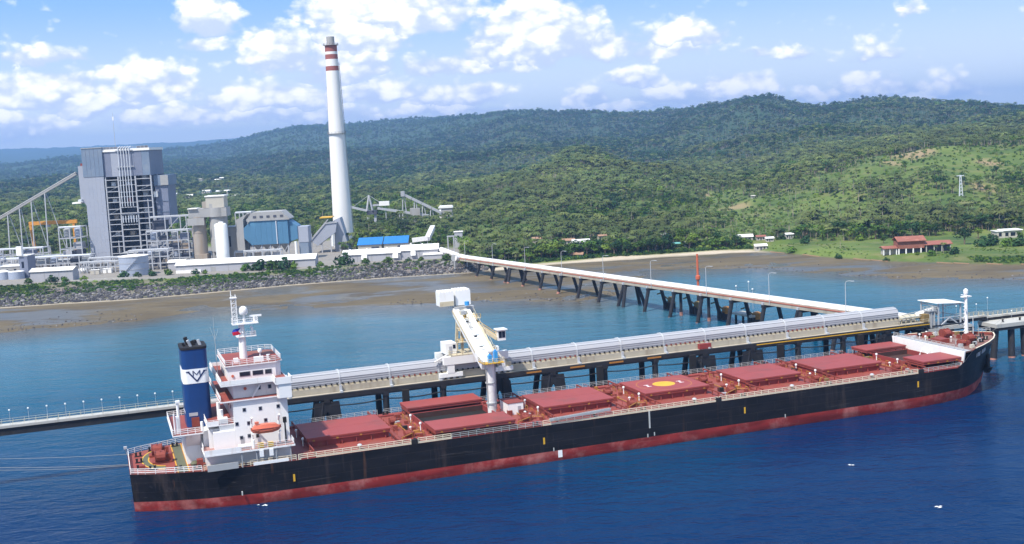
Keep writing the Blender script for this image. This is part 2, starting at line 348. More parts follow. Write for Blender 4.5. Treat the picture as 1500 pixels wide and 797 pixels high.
# hill profile per sight-line column: (depth, row) of the tree tops along it
HCOLS = {-400: [(880, 395), (1050, 340), (1600, 300), (2300, 285), (2700, 292), (3600, 268), (4200, 275), (13500, 226)],
         0: [(880, 372), (1050, 325), (1600, 285), (2200, 268), (2600, 278), (3900, 240), (4600, 252), (13500, 217)],
         150: [(880, 360), (1050, 322), (1600, 280), (2200, 256), (2600, 268), (3900, 226), (4600, 240), (13500, 212)],
         300: [(880, 350), (1050, 325), (1450, 288), (1900, 258), (2200, 268), (2900, 232), (3300, 240), (4200, 212), (4800, 222), (13500, 205)],
         450: [(870, 342), (1050, 322), (1350, 288), (1700, 264), (1950, 270), (2500, 222), (2800, 230), (3800, 185), (13500, 192)],
         600: [(820, 345), (960, 318), (1200, 288), (1500, 266), (1700, 270), (2300, 218), (2600, 226), (3600, 174), (13500, 188)],
         700: [(735, 366), (880, 330), (1100, 292), (1350, 262), (1500, 268), (1950, 222), (2250, 228), (3200, 167), (13500, 185)],
         760: [(735, 364), (870, 328), (1080, 288), (1320, 252), (1500, 260), (1850, 212), (2150, 222), (3000, 160), (13500, 182)],
         850: [(735, 362), (860, 325), (1050, 282), (1300, 232), (1430, 209), (1700, 226), (2100, 204), (2400, 208), (2800, 162), (13500, 180)],
         950: [(735, 357), (860, 320), (1050, 278), (1280, 246), (1420, 240), (1600, 248), (1950, 205), (2200, 210), (2650, 163), (13500, 180)],
         1050: [(735, 350), (860, 315), (1020, 284), (1200, 262), (1320, 268), (1650, 212), (1850, 220), (2300, 153), (13500, 178)],
         1110: [(730, 347), (850, 312), (1020, 276), (1180, 250), (1300, 258), (1600, 200), (1750, 206), (2150, 142), (13500, 176)],
         1200: [(725, 346), (840, 308), (1000, 258), (1150, 226), (1280, 236), (1600, 186), (1750, 192), (2050, 155), (13500, 172)],
         1290: [(720, 342), (830, 300), (970, 240), (1080, 208), (1220, 226), (1500, 192), (1650, 196), (1950, 144), (13500, 168)],
         1390: [(720, 340), (820, 295), (950, 232), (1060, 196), (1200, 216), (1450, 186), (1600, 188), (1900, 152), (13500, 168)],
         1500: [(735, 336), (820, 295), (940, 232), (1050, 188), (1200, 208), (1450, 178), (1850, 159), (13500, 168)],
         1900: [(740, 325), (820, 285), (940, 222), (1050, 168), (1200, 188), (1400, 160), (1850, 140), (13500, 160)]}
LY = np.concatenate([np.linspace(700, 1200, 26), np.geomspace(1230, 13500, 60)])
pcols = sorted(HCOLS)
UC = np.array([(lambda d: d[0]/d[1])(ray(p, 300)) for p in pcols])
for p in HCOLS: HCOLS[p] = [(y if y < 1150 else min(13500, 1150+(y-1150)*1.9), r_) for y, r_ in HCOLS[p]]
HT = np.zeros((len(pcols), len(LY)))
for i, p in enumerate(pcols):
    ks = HCOLS[p]; ky = [k[0] for k in ks]
    kz = [max(4.5, W(p, r, y)[2]-(6.0 if y < 1300 else 8.0)) for y, r in ks]
    HT[i] = np.interp(LY, [ky[0]-70]+ky, [4.5]+kz)
kern = np.array([.25, .5, .25])
for _ in range(2): HT = np.stack([np.convolve(np.pad(r_, 1, 'edge'), kern, 'valid') for r_ in HT])
def hill(X, Y):
    u = np.clip(X/Y, UC[0], UC[-1]); y = np.clip(Y, LY[0], LY[-1])
    iy = np.clip(np.searchsorted(LY, y)-1, 0, len(LY)-2); fy = (y-LY[iy])/(LY[iy+1]-LY[iy])
    iu = np.clip(np.searchsorted(UC, u)-1, 0, len(UC)-2); fu = (u-UC[iu])/(UC[iu+1]-UC[iu]); fu = fu*fu*(3-2*fu)
    z = (HT[iu, iy]*(1-fy)+HT[iu, iy+1]*fy)*(1-fu)+(HT[iu+1, iy]*(1-fy)+HT[iu+1, iy+1]*fy)*fu
    up = np.clip((z-4.5)/18, 0, 1)
    rel = fbm(X/150, Y/190, 5, 3)*np.clip(6+Y*0.013, 0, 48)+fbm(X/45, Y/55, 3, 9)*5
    return z+rel*up
def ground_z(X, Y):
    X = np.asarray(X, float); Y = np.asarray(Y, float)
    s = ysh(X); w_ = ywl(X); b = bank_w(X)
    pl = X/np.maximum(Y, 1) < -0.035                     # the plant's made ground
    zb = np.where(pl, 4.7, 3.2)
    n = fbm(X/14, Y/14, 4, 21)
    z = np.where(Y < w_, -0.05-2.5*np.clip((w_-Y)/70, 0, 1), 0.02+0.40*np.clip((Y-w_)/np.maximum(s-w_, 1), 0, 1)**1.5)
    z = z+n*0.42*(np.abs(Y-w_) < 90)*np.clip((s+5-Y)/14, 0, 1)
    t = np.clip((Y-s)/b, 0, 1)
    z = np.where(Y > s, 0.42+(zb-0.42)*np.where(pl, t, t*(2-t)), z)
    z = np.where(Y > 700, np.maximum(z, hill(X, np.maximum(Y, 1))), z)
    for q in MOUNDS: z = z+q[2]*np.exp(-(((X-q[0])/q[3])**2+((Y-q[1])/(q[3]*1.3))**2))
    return z
MOUNDS = []                                             # levelled knolls under the houses on the slope
def hit(px, py, y0=560, lift=0.0):
    """where the sight line of a photograph point meets the ground"""
    d = ray(px, py); ys = np.arange(y0, 4000, 2.0); P = CP+d*(ys/d[1])[:, None]
    below = np.nonzero(P[:, 2]-lift < ground_z(P[:, 0], P[:, 1]))[0]
    return P[below[0]] if len(below) else P[-1]

# where the houses stand (photo column, row of the base, width m, wall height, roof, label)
HOUSES = [(255, 287, 11, 3, 'roof_white', 'white roofed house farthest left on the slope behind the boiler house'), (275, 290, 15, 3.4, 'roof_white', 'long white roofed house just right of the boiler house annexe'), (304, 246, 9, 5, 'roof_white', 'lone white domed building highest up the slope behind the plant'),
          (294, 265, 6, 4, 'wall_cream', 'small pale hut left of a pair on the upper slope'), (318, 266, 8, 4, 'roof_white', 'left house of the white pair on the upper slope'), (325, 263, 8, 3.4, 'roof_white', 'right house of the white pair on the upper slope'), (292, 284, 7, 3, 'roof_teal', 'small teal roofed house above the grey silo'),
          (303, 283, 13, 3.4, 'roof_white', 'white roofed house directly above the silo penthouse'), (321, 283, 9, 3.2, 'roof_white', 'white roofed house right above the penthouse corner'), (331, 283, 13, 3.4, 'roof_white', 'larger white roofed house next right of the penthouse'), (348, 289, 15, 3.2, 'roof_white', 'white roofed house above the left end of the blue filter house'),
          (364, 289, 9, 3, 'wall_cream', 'cream roofed house above the blue filter house'), (373, 289, 9, 3.4, 'roof_white', 'white roofed house above the filter roof, farthest right of its row'), (336, 289, 7, 3, 'roof_teal', 'teal roofed house between two white ones above the filter'),
          (788, 356, 9, 4, 'roof_brown', 'brown roofed house left of the village by the beach'), (820, 357, 6, 3, 'roof_rust', 'small rusty roofed house in the village by the beach'), (833, 358, 10, 3.6, 'roof_brown', 'brown roofed house beside the white village hall'), (851, 360, 14, 3.6, 'roof_white', 'white village hall among the trees behind the beach'),
          (882, 352, 7, 4, 'roof_brown', 'brown house standing right of the white village hall'), (918, 349, 6, 3, 'wall_cream', 'cream hut in the palms above the middle of the beach'), (972, 348, 5, 3, 'roof_white', 'tiny white hut in the palms above the far beach'), (845, 377, 10, 2.6, 'roof_brown', 'low brown shelter on the sand beside the trestle'),
          (1091, 352, 12, 3.2, 'roof_white', 'white roofed house left of the red roofed one near the shore'), (1114, 352, 7, 3.2, 'roof_rust', 'small red roofed house near the shore'), (1114, 366, 9, 3.4, 'roof_white', 'white boat house on the shore where the lawn begins'), (1127, 354, 6, 3, 'roof_white', 'white hut right of the small red roofed house'),
          (1156, 350, 6, 4, 'roof_white', 'narrow white house at the left end of the lawn'), (1103, 290, 4, 2.4, 'wall_cream', 'lone cream hut on the hillside clearing'), (990, 362, 6, 3, 'roof_teal', 'teal roofed hut under the trees at the far beach'), (1008, 360, 6, 3, 'roof_white', 'white hut under the trees at the far beach')]
HPOS = []
for h in HOUSES:
    up = h[0] < 690 or h[0] == 1103
    q = hit(h[0], h[1], 640 if h[0] > 690 else 890, 5.5 if up else 0); HPOS.append(q)
    if up: MOUNDS.append((q[0], q[1], 5.5, 16))
def grid_mesh(name, X, Y, Z):
    m, n = X.shape; me = bpy.data.meshes.new(name)
    v = np.stack([X, Y, Z], -1).reshape(-1, 3)
    i = np.arange(m*n).reshape(m, n); f = np.stack([i[:-1, :-1], i[:-1, 1:], i[1:, 1:], i[1:, :-1]], -1).reshape(-1, 4)
    me.vertices.add(len(v)); me.vertices.foreach_set('co', v.ravel()); me.loops.add(f.size); me.loops.foreach_set('vertex_index', f.ravel())
    me.polygons.add(len(f)); me.polygons.foreach_set('loop_start', np.arange(len(f))*4)
    me.polygons.foreach_set('use_smooth', np.ones(len(f), bool)); me.update(calc_edges=True); return me
def vattr(me, name, val):
    a = me.attributes.new(name, 'FLOAT', 'POINT'); a.data.foreach_set('value', np.asarray(val, np.float32).ravel())

yr = np.concatenate([np.arange(470, 800, 2.2), np.geomspace(801, 14200, 270)])
ur = np.linspace(-0.72, 0.72, 620)
U, YY = np.meshgrid(ur, yr); XX = U*YY
ZZ = ground_z(XX, YY)
me = grid_mesh('hills', XX, YY, ZZ)
s_, w_, b_ = ysh(XX), ywl(XX), bank_w(XX)
inland = YY-s_
plant = (XX/YY < -0.035)
gn = fbm(XX/30, YY/30, 4, 51)
sand = np.clip((inland+7+gn*6)/3, 0, 1)*np.clip((6-inland+gn*6)/3, 0, 1)*(XX > -12)*np.clip((150-XX)/12, 0, 1)
sandl = np.clip((inland+4)/2, 0, 1)*np.clip((1.5-inland)/2, 0, 1)*(XX <= -12)
vattr(me, 'sand', np.clip(sand+sandl*0.8, 0, 1))
flat = np.clip((2-inland)/2, 0, 1); vattr(me, 'flat', flat)
vattr(me, 'bank', (XX < -10)*np.clip(inland/2, 0, 1)*np.clip((b_+3-inland)/5, 0, 1)*np.clip(0.62+gn*2.4+np.interp(XX, [-300, -110, -85], [-.25, -.2, .3]), 0, 1))
yard = plant*np.clip((inland-b_-2)/6, 0, 1)*np.clip((np.where(XX/YY < -0.142, 888, 778)-YY)/20, 0, 1)*np.clip((-0.045-XX/YY)/0.01+1, 0, 1)
vattr(me, 'yard', yard)
# the bare and grassy patches of the hillside, at their own places
def patch(px, py, rx, ry):
    p = hit(px, py, 700); k = p[1]/FPX
    return np.exp(-(((XX-p[0])/(rx*k))**2+((YY-p[1])/(ry*k*5))**2)**2)
bare = 0
for q in [(1335, 228, 26, 10), (1350, 222, 18, 9), (1305, 238, 16, 9), (1033, 285, 10, 9), (885, 207, 24, 3), (1230, 320, 10, 4), (1075, 305, 30, 6), (1440, 275, 20, 6), (790, 352, 12, 5), (735, 312, 14, 3), (1450, 240, 20, 6)]:
    bare = np.maximum(bare, patch(*q))
bare = np.clip(bare*1.3+gn*1.2-0.35, 0, 1)*(inland > 25)
vattr(me, 'bare', bare)
vattr(me, 'canopy', np.clip((YY-1300)/500, 0, 1))
me.materials.append(None)
hills = link('hills', me, kind='structure')
m = bpy.data.materials.new('land'); m.use_nodes = True; T = NT(m.node_tree); p = T.n['Principled BSDF']
pos = T.new('ShaderNodeNewGeometry').outputs['Position']
def at_(n): return T.new('ShaderNodeAttribute', attribute_name=n).outputs['Fac']
n1 = T.noise(pos, 0.02, 6, 0.6); n2 = T.noise(pos, 0.25, 4, 0.6); n3 = T.noise(pos, 0.07, 5, 0.65)
grass = T.mix(T.remap(n1, 0.35, 0.65), (0.05, 0.09, 0.014), (0.15, 0.20, 0.034))
grass = T.mix(T.math('MULTIPLY', n2, 0.5), grass, (0.04, 0.07, 0.02))
grass = T.mix(T.remap(n3, 0.5, 0.72, 0, 0.75), grass, (0.19, 0.17, 0.07))
col = T.mix(at_('bare'), grass, T.mix(n2, (0.30, 0.20, 0.11), (0.24, 0.20, 0.10)))
col = T.mix(at_('canopy'), col, T.mix(n2, (0.022, 0.05, 0.024), (0.05, 0.085, 0.036)))
col = T.mix(at_('yard'), col, T.mix(n3, (0.17, 0.155, 0.135), (0.29, 0.265, 0.235)))
fp = T.vmath('MULTIPLY', pos, (0.45, 1, 1))
mud = T.mix(T.remap(T.noise(fp, 0.05, 7, 0.65), 0.35, 0.65), (0.088, 0.066, 0.036), (0.14, 0.108, 0.058))
mud = T.mix(T.remap(T.noise(fp, 0.16, 6, 0.7), 0.54, 0.7, 0, .6), mud, (0.065, 0.054, 0.04))
wet = T.remap(T.noise(fp, 0.035, 6, 0.6, dist=0.6), 0.48, 0.58)
mud = T.mix(T.math('MULTIPLY', wet, 0.35), mud, (0.08, 0.074, 0.06))
col = T.mix(at_('bank'), col, T.mix(n2, (0.15, 0.12, 0.10), (0.23, 0.19, 0.16)))
flatf = at_('flat')
col = T.mix(flatf, col, mud)
col = T.mix(at_('sand'), col, T.mix(n2, (0.40, 0.33, 0.24), (0.52, 0.45, 0.35)))
T.link(col, p.inputs['Base Color'])
rg = T.math('SUBTRACT', 0.9, T.math('MULTIPLY', T.math('MULTIPLY', wet, flatf), 0.62)); T.link(rg, p.inputs['Roughness'])
p.inputs['Specular IOR Level'].default_value = 0.3
bp = T.new('ShaderNodeBump'); bp.inputs['Strength'].default_value = 0.35; bp.inputs['Distance'].default_value = 0.5; T.link(n2, bp.inputs['Height']); T.link(bp.outputs[0], p.inputs['Normal'])
me.materials[0] = m

# ------------------------------------------------------------------ sea
gx = np.concatenate([np.linspace(-6000, -900, 12), np.arange(-880, 881, 10.0), np.linspace(900, 6000, 12)])
gy = np.concatenate([np.linspace(-2000, -100, 8), np.arange(-80, 721, 8.0)])
GX, GY = np.meshgrid(gx, gy)
sm = grid_mesh('sea', GX, GY, GX*0)
off = np.clip(ywl(GX)-GY, 0, None)
vattr(sm, 'offshore', off)
sea = link('sea', sm, kind='structure')
m = bpy.data.materials.new('sea_water'); m.use_nodes = True; T = NT(m.node_tree); p = T.n['Principled BSDF']
pos = T.new('ShaderNodeNewGeometry').outputs['Position']
o = T.new('ShaderNodeAttribute', attribute_name='offshore').outputs['Fac']
o = T.math('ADD', o, T.math('MULTIPLY', T.math('SUBTRACT', T.noise(pos, 0.02, 5, 0.6), 0.5), 40))
c = T.mix(T.remap(o, 0, 55, 0, 1, True), (0.095, 0.085, 0.062), (0.05, 0.13, 0.17))
c = T.mix(T.remap(o, 20, 230, 0, 1, True), c, (0.002, 0.078, 0.135))
c = T.mix(T.remap(o, 150, 330, 0, 1, True), c, (0.0001, 0.0155, 0.066))
c = T.mix(T.remap(T.noise(T.vmath('MULTIPLY', pos, (0.5, 1.6, 1)), 0.03, 4, 0.6), 0.35, 0.7, 0, 0.3), c, T.mix(0.5, c, (0.004, 0.03, 0.09)))
T.link(c, p.inputs['Base Color']); p.inputs['Roughness'].default_value = 0.14; p.inputs['IOR'].default_value = 1.333; p.inputs['Specular IOR Level'].default_value = 0.12
wv = T.vmath('MULTIPLY', pos, (0.55, 1.0, 1.0))
h = T.math('ADD', T.math('MULTIPLY', T.noise(wv, 0.16, 4, 0.55, dist=0.4), 1.0), T.math('MULTIPLY', T.noise(wv, 0.6, 4, 0.6), 0.35))
bp = T.new('ShaderNodeBump'); T.link(T.remap(T.noise(T.vmath('MULTIPLY', pos, (0.6, 1.3, 1)), 0.012, 5, 0.6), 0.36, 0.64, 0.35, 1.0), bp.inputs['Strength']); bp.inputs['Distance'].default_value = 1.25; T.link(h, bp.inputs['Height']); T.link(bp.outputs[0], p.inputs['Normal'])
sm.materials.append(m)

# ------------------------------------------------------------------ trees
def leaf_cloud(mb, n, lobes, size, r_=random):
    """leaf sprays: small quads spread through the shells of a few lobes (x, y, z, radius)"""
    wts = [l[3]**2 for l in lobes]
    for _ in range(n):
        x, y, z, rad = r_.choices(lobes, wts)[0]
        d = Vector((r_.gauss(0, 1), r_.gauss(0, 1), r_.gauss(0.15, 1))).normalized()*rad*(r_.uniform(0.55, 1.08))
        c = Vector((x, y, z))+Vector((d.x, d.y, d.z*0.78))
        nrm = (d.normalized()+Vector((r_.uniform(-.7, .7), r_.uniform(-.7, .7), r_.uniform(-.2, .9)))).normalized()
        a = nrm.orthogonal().normalized(); a = Matrix.Rotation(r_.uniform(0, 6.28), 3, nrm) @ a; b = nrm.cross(a)
        s = size*r_.uniform(0.6, 1.3)
        mb.add([c-a*s*0.9, c-b*s*0.45+nrm*s*0.15, c+a*s, c+b*s*0.5+nrm*s*0.1], [(0, 1, 2, 3)])
    return mb
def crown_broad(seed, n, size, h=1.0):
    r_ = random.Random(seed); mb = MB()
    lobes = [(0, 0, 5.2*h, 1.9)]+[(r_.uniform(-1.9, 1.9), r_.uniform(-1.9, 1.9), r_.uniform(3.4, 6.2)*h, r_.uniform(0.9, 1.6)) for _ in range(6)]
    return leaf_cloud(mb, n, lobes, size, r_)
def trunk_broad(seed):
    r_ = random.Random(seed); mb = MB(); mb.tube((0, 0, -0.6), (0.1, 0.05, 2.6), 0.28, 0.2, 7)
    for k in range(4):
        a = k*1.6+r_.random(); mb.tube((0.1, 0.05, 2.4), (1.3*math.cos(a), 1.3*math.sin(a), 4.4+r_.random()), 0.14, 0.05, 5)
    return mb
def crown_palm(seed, nf=13):
    r_ = random.Random(seed); mb = MB()
    for k in range(nf):
        a = k*2.399+r_.uniform(-.2, .2); L = r_.uniform(2.3, 3.0); up = r_.uniform(0.0, 1.0)
        pts = []; ca, sa = math.cos(a), math.sin(a)
        for t in (0, .35, .7, 1.0): pts.append((0.45+L*t*(1-0.12*t*up), 7.6+L*(up*0.75*t-(0.55+0.35*up)*t*t)))
        wd = (0.14, 0.5, 0.42, 0.06)
        vs = []
        for (rr, z), ww in zip(pts, wd):
            for s, dz in ((-1, -0.28*ww), (0, 0.12*ww), (1, -0.28*ww)): vs.append((0.45+ca*rr-sa*ww*s-ca*.45, sa*rr+ca*ww*s, z+dz))
        mb.add(vs, [(3*i+j, 3*i+j+1, 3*i+j+4, 3*i+j+3) for i in range(3) for j in range(2)])
    return mb
def trunk_palm(seed): return MB().tube((0, 0, -0.6), (0.18, 0.05, 4), 0.16, 0.13, 6).tube((0.18, 0.05, 4), (0.45, 0, 7.7), 0.13, 0.1, 6)
def merged(name, parts):
    me = bpy.data.meshes.new(name); v = []; f = []; mi = []
    for k, (mb, mt) in enumerate(parts):
        o = len(v); v += mb.v; f += [tuple(i+o for i in q) for q in mb.f]; mi += [k]*len(mb.f); me.materials.append(MATS[mt])
    me.from_pydata(v, [], f); me.polygons.foreach_set('material_index', mi); me.update(); return me
PROT = {'broad': [merged('leafy_tree', [(crown_broad(s, 85, 0.62), mt), (trunk_broad(s), 'bark')]) for s, mt in ((1, 'leaf_green'), (2, 'leaf_dark'), (3, 'leaf_green'), (4, 'leaf_lime'))],
        'palm': [merged('coconut_palm', [(crown_palm(s), 'leaf_palm'), (trunk_palm(s), 'palm_bark')]) for s in (1, 2)],
        'scrub': [merged('scrub', [(leaf_cloud(MB(), 34, [(0, 0, .6, .8), (.7, .3, .4, .6), (-.5, -.5, .4, .6)], 0.42, random.Random(s)), mt)]) for s, mt in ((1, 'leaf_green'), (2, 'leaf_lime'), (3, 'leaf_dark'))]}
def rock_mesh(seed):
    r_ = random.Random(seed); mb = MB(); n = 6; vs = []
    for z, rr in ((-0.5, 0.7), (0.05, 1.0), (0.55, 0.65)):
        vs += [(rr*r_.uniform(.7, 1.2)*math.cos(k*6.283/n), rr*r_.uniform(.6, 1.1)*math.sin(k*6.283/n), z+r_.uniform(-.15, .15)) for k in range(n)]
    mb.add(vs, [(i*n+k, i*n+(k+1) % n, (i+1)*n+(k+1) % n, (i+1)*n+k) for i in range(2) for k in range(n)]+[tuple(range(2*n, 3*n))])
    return mb
m = bpy.data.materials.new('rock'); m.use_nodes = True; T = NT(m.node_tree)
oi = T.new('ShaderNodeObjectInfo'); cr = T.mix(T.math('POWER', oi.outputs['Random'], 3.2), (0.04, 0.038, 0.042), (0.26, 0.245, 0.24))
T.link(cr, T.n['Principled BSDF'].inputs['Base Color']); T.n['Principled BSDF'].inputs['Roughness'].default_value = 0.9; MATS['rock'] = m
PROT['rock'] = [rock_mesh(s).mesh('rock', 'rock') for s in (1, 2, 3)]

def scatter(name, label, category, protos, P, scl, idx):
    """one object of ground cover: instances on points through geometry nodes"""
    me = bpy.data.meshes.new(name); me.vertices.add(len(P)); me.vertices.foreach_set('co', np.asarray(P, float).ravel())
    vattr(me, 'scl', scl); vattr(me, 'rot', rng.uniform(0, 6.28, len(P))); vattr(me, 'pick', idx)
    ob = link(name, me); tag(ob, label, category, kind='stuff')
    g = bpy.data.node_groups.new(name, 'GeometryNodeTree')
    g.interface.new_socket('Geometry', in_out='INPUT', socket_type='NodeSocketGeometry'); g.interface.new_socket('Geometry', in_out='OUTPUT', socket_type='NodeSocketGeometry')
    n = g.nodes; gi = n.new('NodeGroupInput'); go = n.new('NodeGroupOutput'); jn = n.new('GeometryNodeJoinGeometry')
    def attr(a):
        q = n.new('GeometryNodeInputNamedAttribute'); q.data_type = 'FLOAT'; q.inputs['Name'].default_value = a; return q.outputs[0]
    for k, pm in enumerate(protos):
        src = bpy.data.objects.new(name+'_kind', pm)              # source of the instances only, not placed in the scene
        io = n.new('GeometryNodeObjectInfo'); io.inputs['Object'].default_value = src; io.inputs['As Instance'].default_value = True
        ip = n.new('GeometryNodeInstanceOnPoints'); g.links.new(gi.outputs[0], ip.inputs['Points']); g.links.new(io.outputs['Geometry'], ip.inputs['Instance'])
        cmp = n.new('FunctionNodeCompare'); cmp.data_type = 'FLOAT'; cmp.operation = 'EQUAL'; g.links.new(attr('pick'), cmp.inputs[0]); cmp.inputs[1].default_value = k; cmp.inputs['Epsilon'].default_value = 0.1
        g.links.new(cmp.outputs[0], ip.inputs['Selection'])
        cx = n.new('ShaderNodeCombineXYZ'); g.links.new(attr('rot'), cx.inputs[2])
        g.links.new(cx.outputs[0], ip.inputs['Rotation']); g.links.new(attr('scl'), ip.inputs['Scale'])
        g.links.new(ip.outputs[0], jn.inputs[0])
    g.links.new(jn.outputs[0], go.inputs[0])
    ob.modifiers.new('instances', 'NODES').node_group = g
    return ob

# where the forest grows
def sample(n, u0, u1, y0, y1, pw):
    t = rng.random(n); y = (y0**pw+(y1**pw-y0**pw)*t)**(1/pw); u = rng.uniform(u0, u1, n); return u*y, y
def forest_ok(X, Y):
    u = X/Y; ok = np.ones(len(X), bool)
    ok &= ~((u < -0.142) & (Y < 885)) & ~((u < -0.042) & (Y < 776))  # plant yard
    for h, q in zip(HOUSES, HPOS): ok &= ~((np.abs(X-q[0]*Y/q[1]) < h[2]*0.55+1.5) & (Y > q[1]-40) & (Y < q[1]+7))
    ok &= ~((X > 120) & (Y < np.interp(X, [120, 150, 175, 200, 290, 330], [705, 712, 700, 690, 700, 690])))   # lawn on the right
    ok &= Y > ysh(X)+9
    return ok
bl = fbm
X1, Y1 = sample(76000, -0.5, 0.5, 668, 1650, 1.2); X2, Y2 = sample(78000, -0.5, 0.5, 1600, 4300, 1.1)
X, Y = np.concatenate([X1, X2]), np.concatenate([Y1, Y2])
k = forest_ok(X, Y); X, Y = X[k], Y[k]
clear = fbm(X/70, Y/110, 4, 77); palmy = fbm(X/130, Y/160, 3, 99)
near_right = np.clip((X/Y-0.10)/0.12, 0, 1)*np.clip((1250-Y)/200, 0, 1)*np.clip((Y-690)/60, 0, 1)
bd = np.interp(X*0, [0], [0])
HP = [hit(*q[:2], 700) for q in [(1335, 228), (1350, 222), (1305, 238), (1033, 285), (885, 207), (1400, 245), (1430, 300), (1000, 282), (1240, 290), (1160, 300), (1270, 262), (1200, 318), (1100, 315), (1460, 235), (1375, 300), (940, 300), (1060, 300), (735, 280), (800, 262)]]
for hp in HP: bd = np.maximum(bd, np.exp(-(((X-hp[0])/24)**2+((Y-hp[1])/60)**2)))
keep = rng.random(len(X)) < np.clip(1.0-near_right*(0.72+3.4*clear)-1.1*np.clip(clear-0.13, 0, 1)*4*np.clip((1500-Y)/500, 0, 1)-bd, 0.05, 1)
X, Y, palmy, clear = X[keep], Y[keep], palmy[keep], clear[keep]
Z = ground_z(X, Y)-0.2
P = np.stack([X, Y, Z], 1)
ispalm = rng.random(len(X)) < np.clip(0.52+palmy*2.4-0.2*(X/Y < -0.05), 0.12, 0.9)*np.interp(Y, [1700, 2600], [1, .45])
sz = np.clip(rng.lognormal(-.05, 0.36, len(X)), 0.4, 2.2)*np.interp(Y, [700, 1000, 1600, 4300], [0.66, 0.72, 0.9, 1.5])
pick = rng.choice(4, len(X), p=[.36, .34, .2, .10]).astype(float)
dk = rng.random(len(X)) < np.interp(Y, [1250, 1700], [0.05, .8]); pick[dk] = 1
pick[(clear > 0.1-0.06*(near_right[keep] > .3)) & (Y < 1500)] = 3
q = ~ispalm
scatter('forest', 'mixed green forest covering the hills behind the plant and the beach', 'forest', PROT['broad'], P[q], sz[q], pick[q])
scatter('palm_grove', 'coconut palms standing all over the hillsides', 'palm grove', PROT['palm'], P[ispalm], np.clip(sz[ispalm], .75, 1.5)*np.interp(P[ispalm][:, 1], [700, 1200], [1.1, 1.2]), rng.integers(0, 2, ispalm.sum()))
X, Y = sample(36000, -0.52, 0.52, 4100, 7800, 1.0)
P = np.stack([X, Y, ground_z(X, Y)-2], 1)
scatter('distant_forest', 'hazy forest canopy on the far blue ridges', 'forest', PROT['broad'][:3], P, np.clip(rng.lognormal(0, .25, len(X)), .5, 1.9)*np.interp(Y, [4100, 7800], [1.7, 2.3]), rng.integers(0, 3, len(X)))
# low scrub on the bank and on the hillside clearings
X, Y = sample(16000, -0.46, 0.5, 560, 1250, 1.0)
ds = Y-ysh(X); u = X/Y
bankz = (u < -0.035) & (ds > bank_w(X)*0.42) & (ds < bank_w(X)+6) & (fbm(X/16, Y/16, 3, 5) > -0.08)
hillz = (u > -0.03) & (ds > 30) & (Y > 705)
k = (bankz & (rng.random(len(X)) < np.interp(X, [-300, -120, -90, -40], [.9, .9, .25, .12]))) | (hillz & (rng.random(len(X)) < .8))
X, Y = X[k], Y[k]; P = np.stack([X, Y, ground_z(X, Y)-.1], 1)
scatter('scrub', 'low green scrub along the top of the rock bank and on clearings', 'scrub', PROT['scrub'], P, rng.uniform(.6, 1.5, len(X)), rng.choice(3, len(X), p=[.45, .3, .25]))
X = rng.uniform(-14, 142, 2600); Y = ysh(X)+rng.uniform(6, 22, 2600)
scatter('beach_scrub', 'low green undergrowth beneath the trees behind the sandy beach', 'scrub', PROT['scrub'], np.stack([X, Y, ground_z(X, Y)-.1], 1), rng.uniform(.7, 1.7, 2600), rng.choice(3, 2600, p=[.4, .1, .5]))
# dense bank vegetation
X = rng.uniform(-330, -30, 7000); t = rng.random(7000); Y = ysh(X)+bank_w(X)*(0.45+0.6*t)
k = rng.random(7000) < np.interp(X, [-330, -130, -100, -30], [.85, .8, .3, .12]); X, Y = X[k], Y[k]
k = (Y < np.where(X < -100, 690, 700)) & (fbm(X/13, Y/13, 4, 15) > -.07); X, Y = X[k], Y[k]
scatter('bank_scrub', 'weedy bushes growing between the rocks below the plant', 'scrub', PROT['scrub'], np.stack([X, Y, ground_z(X, Y)-.1], 1), rng.uniform(.4, 1.0, len(X)), rng.choice(3, len(X), p=[.35, .1, .55]))
# rock revetment
X = rng.uniform(-340, -14, 9000); t = rng.random(9000)**1.3; Y = ysh(X)+0.5+bank_w(X)*t*np.interp(X, [-260, -110, -80], [.72, .72, .95])
scatter('riprap_rocks', 'dark boulders of the rock bank between the plant and the mud flat', 'rocks', PROT['rock'], np.stack([X, Y, ground_z(X, Y)+.1], 1), np.clip(rng.lognormal(-0.45, .5, 9000), .2, 2.0)*.8, rng.integers(0, 3, 9000))
X = np.concatenate([rng.uniform(-60, 60, 160), rng.uniform(-230, -170, 120), rng.uniform(90, 260, 160)]); Y = ywl(X)+rng.exponential(9, len(X))+2
scatter('reef_stones', 'small stones lying on the tidal mud near the water edge', 'stones', PROT['rock'], np.stack([X, Y, ground_z(X, Y)], 1), rng.uniform(.15, .6, len(X)), rng.integers(0, 3, len(X)))

# ------------------------------------------------------------------ haze
hz = MB().box(-11000, 11000, -300, 14500, -4.5, 370).build('haze', None); hz['kind'] = 'stuff'; tag(hz, 'pale blue haze in the air in front of the far ridges', 'haze')
m = bpy.data.materials.new('haze_air'); m.use_nodes = True; T = NT(m.node_tree); T.n.clear()
pv = T.new('ShaderNodeVolumePrincipled'); pv.inputs['Color'].default_value = (0.34, 0.58, 1.0, 1); pv.inputs['Density'].default_value = 0.0001
pv.inputs['Anisotropy'].default_value = 0.2
T.link(pv.outputs[0], T.new('ShaderNodeOutputMaterial').inputs['Volume']); hz.data.materials.append(m)
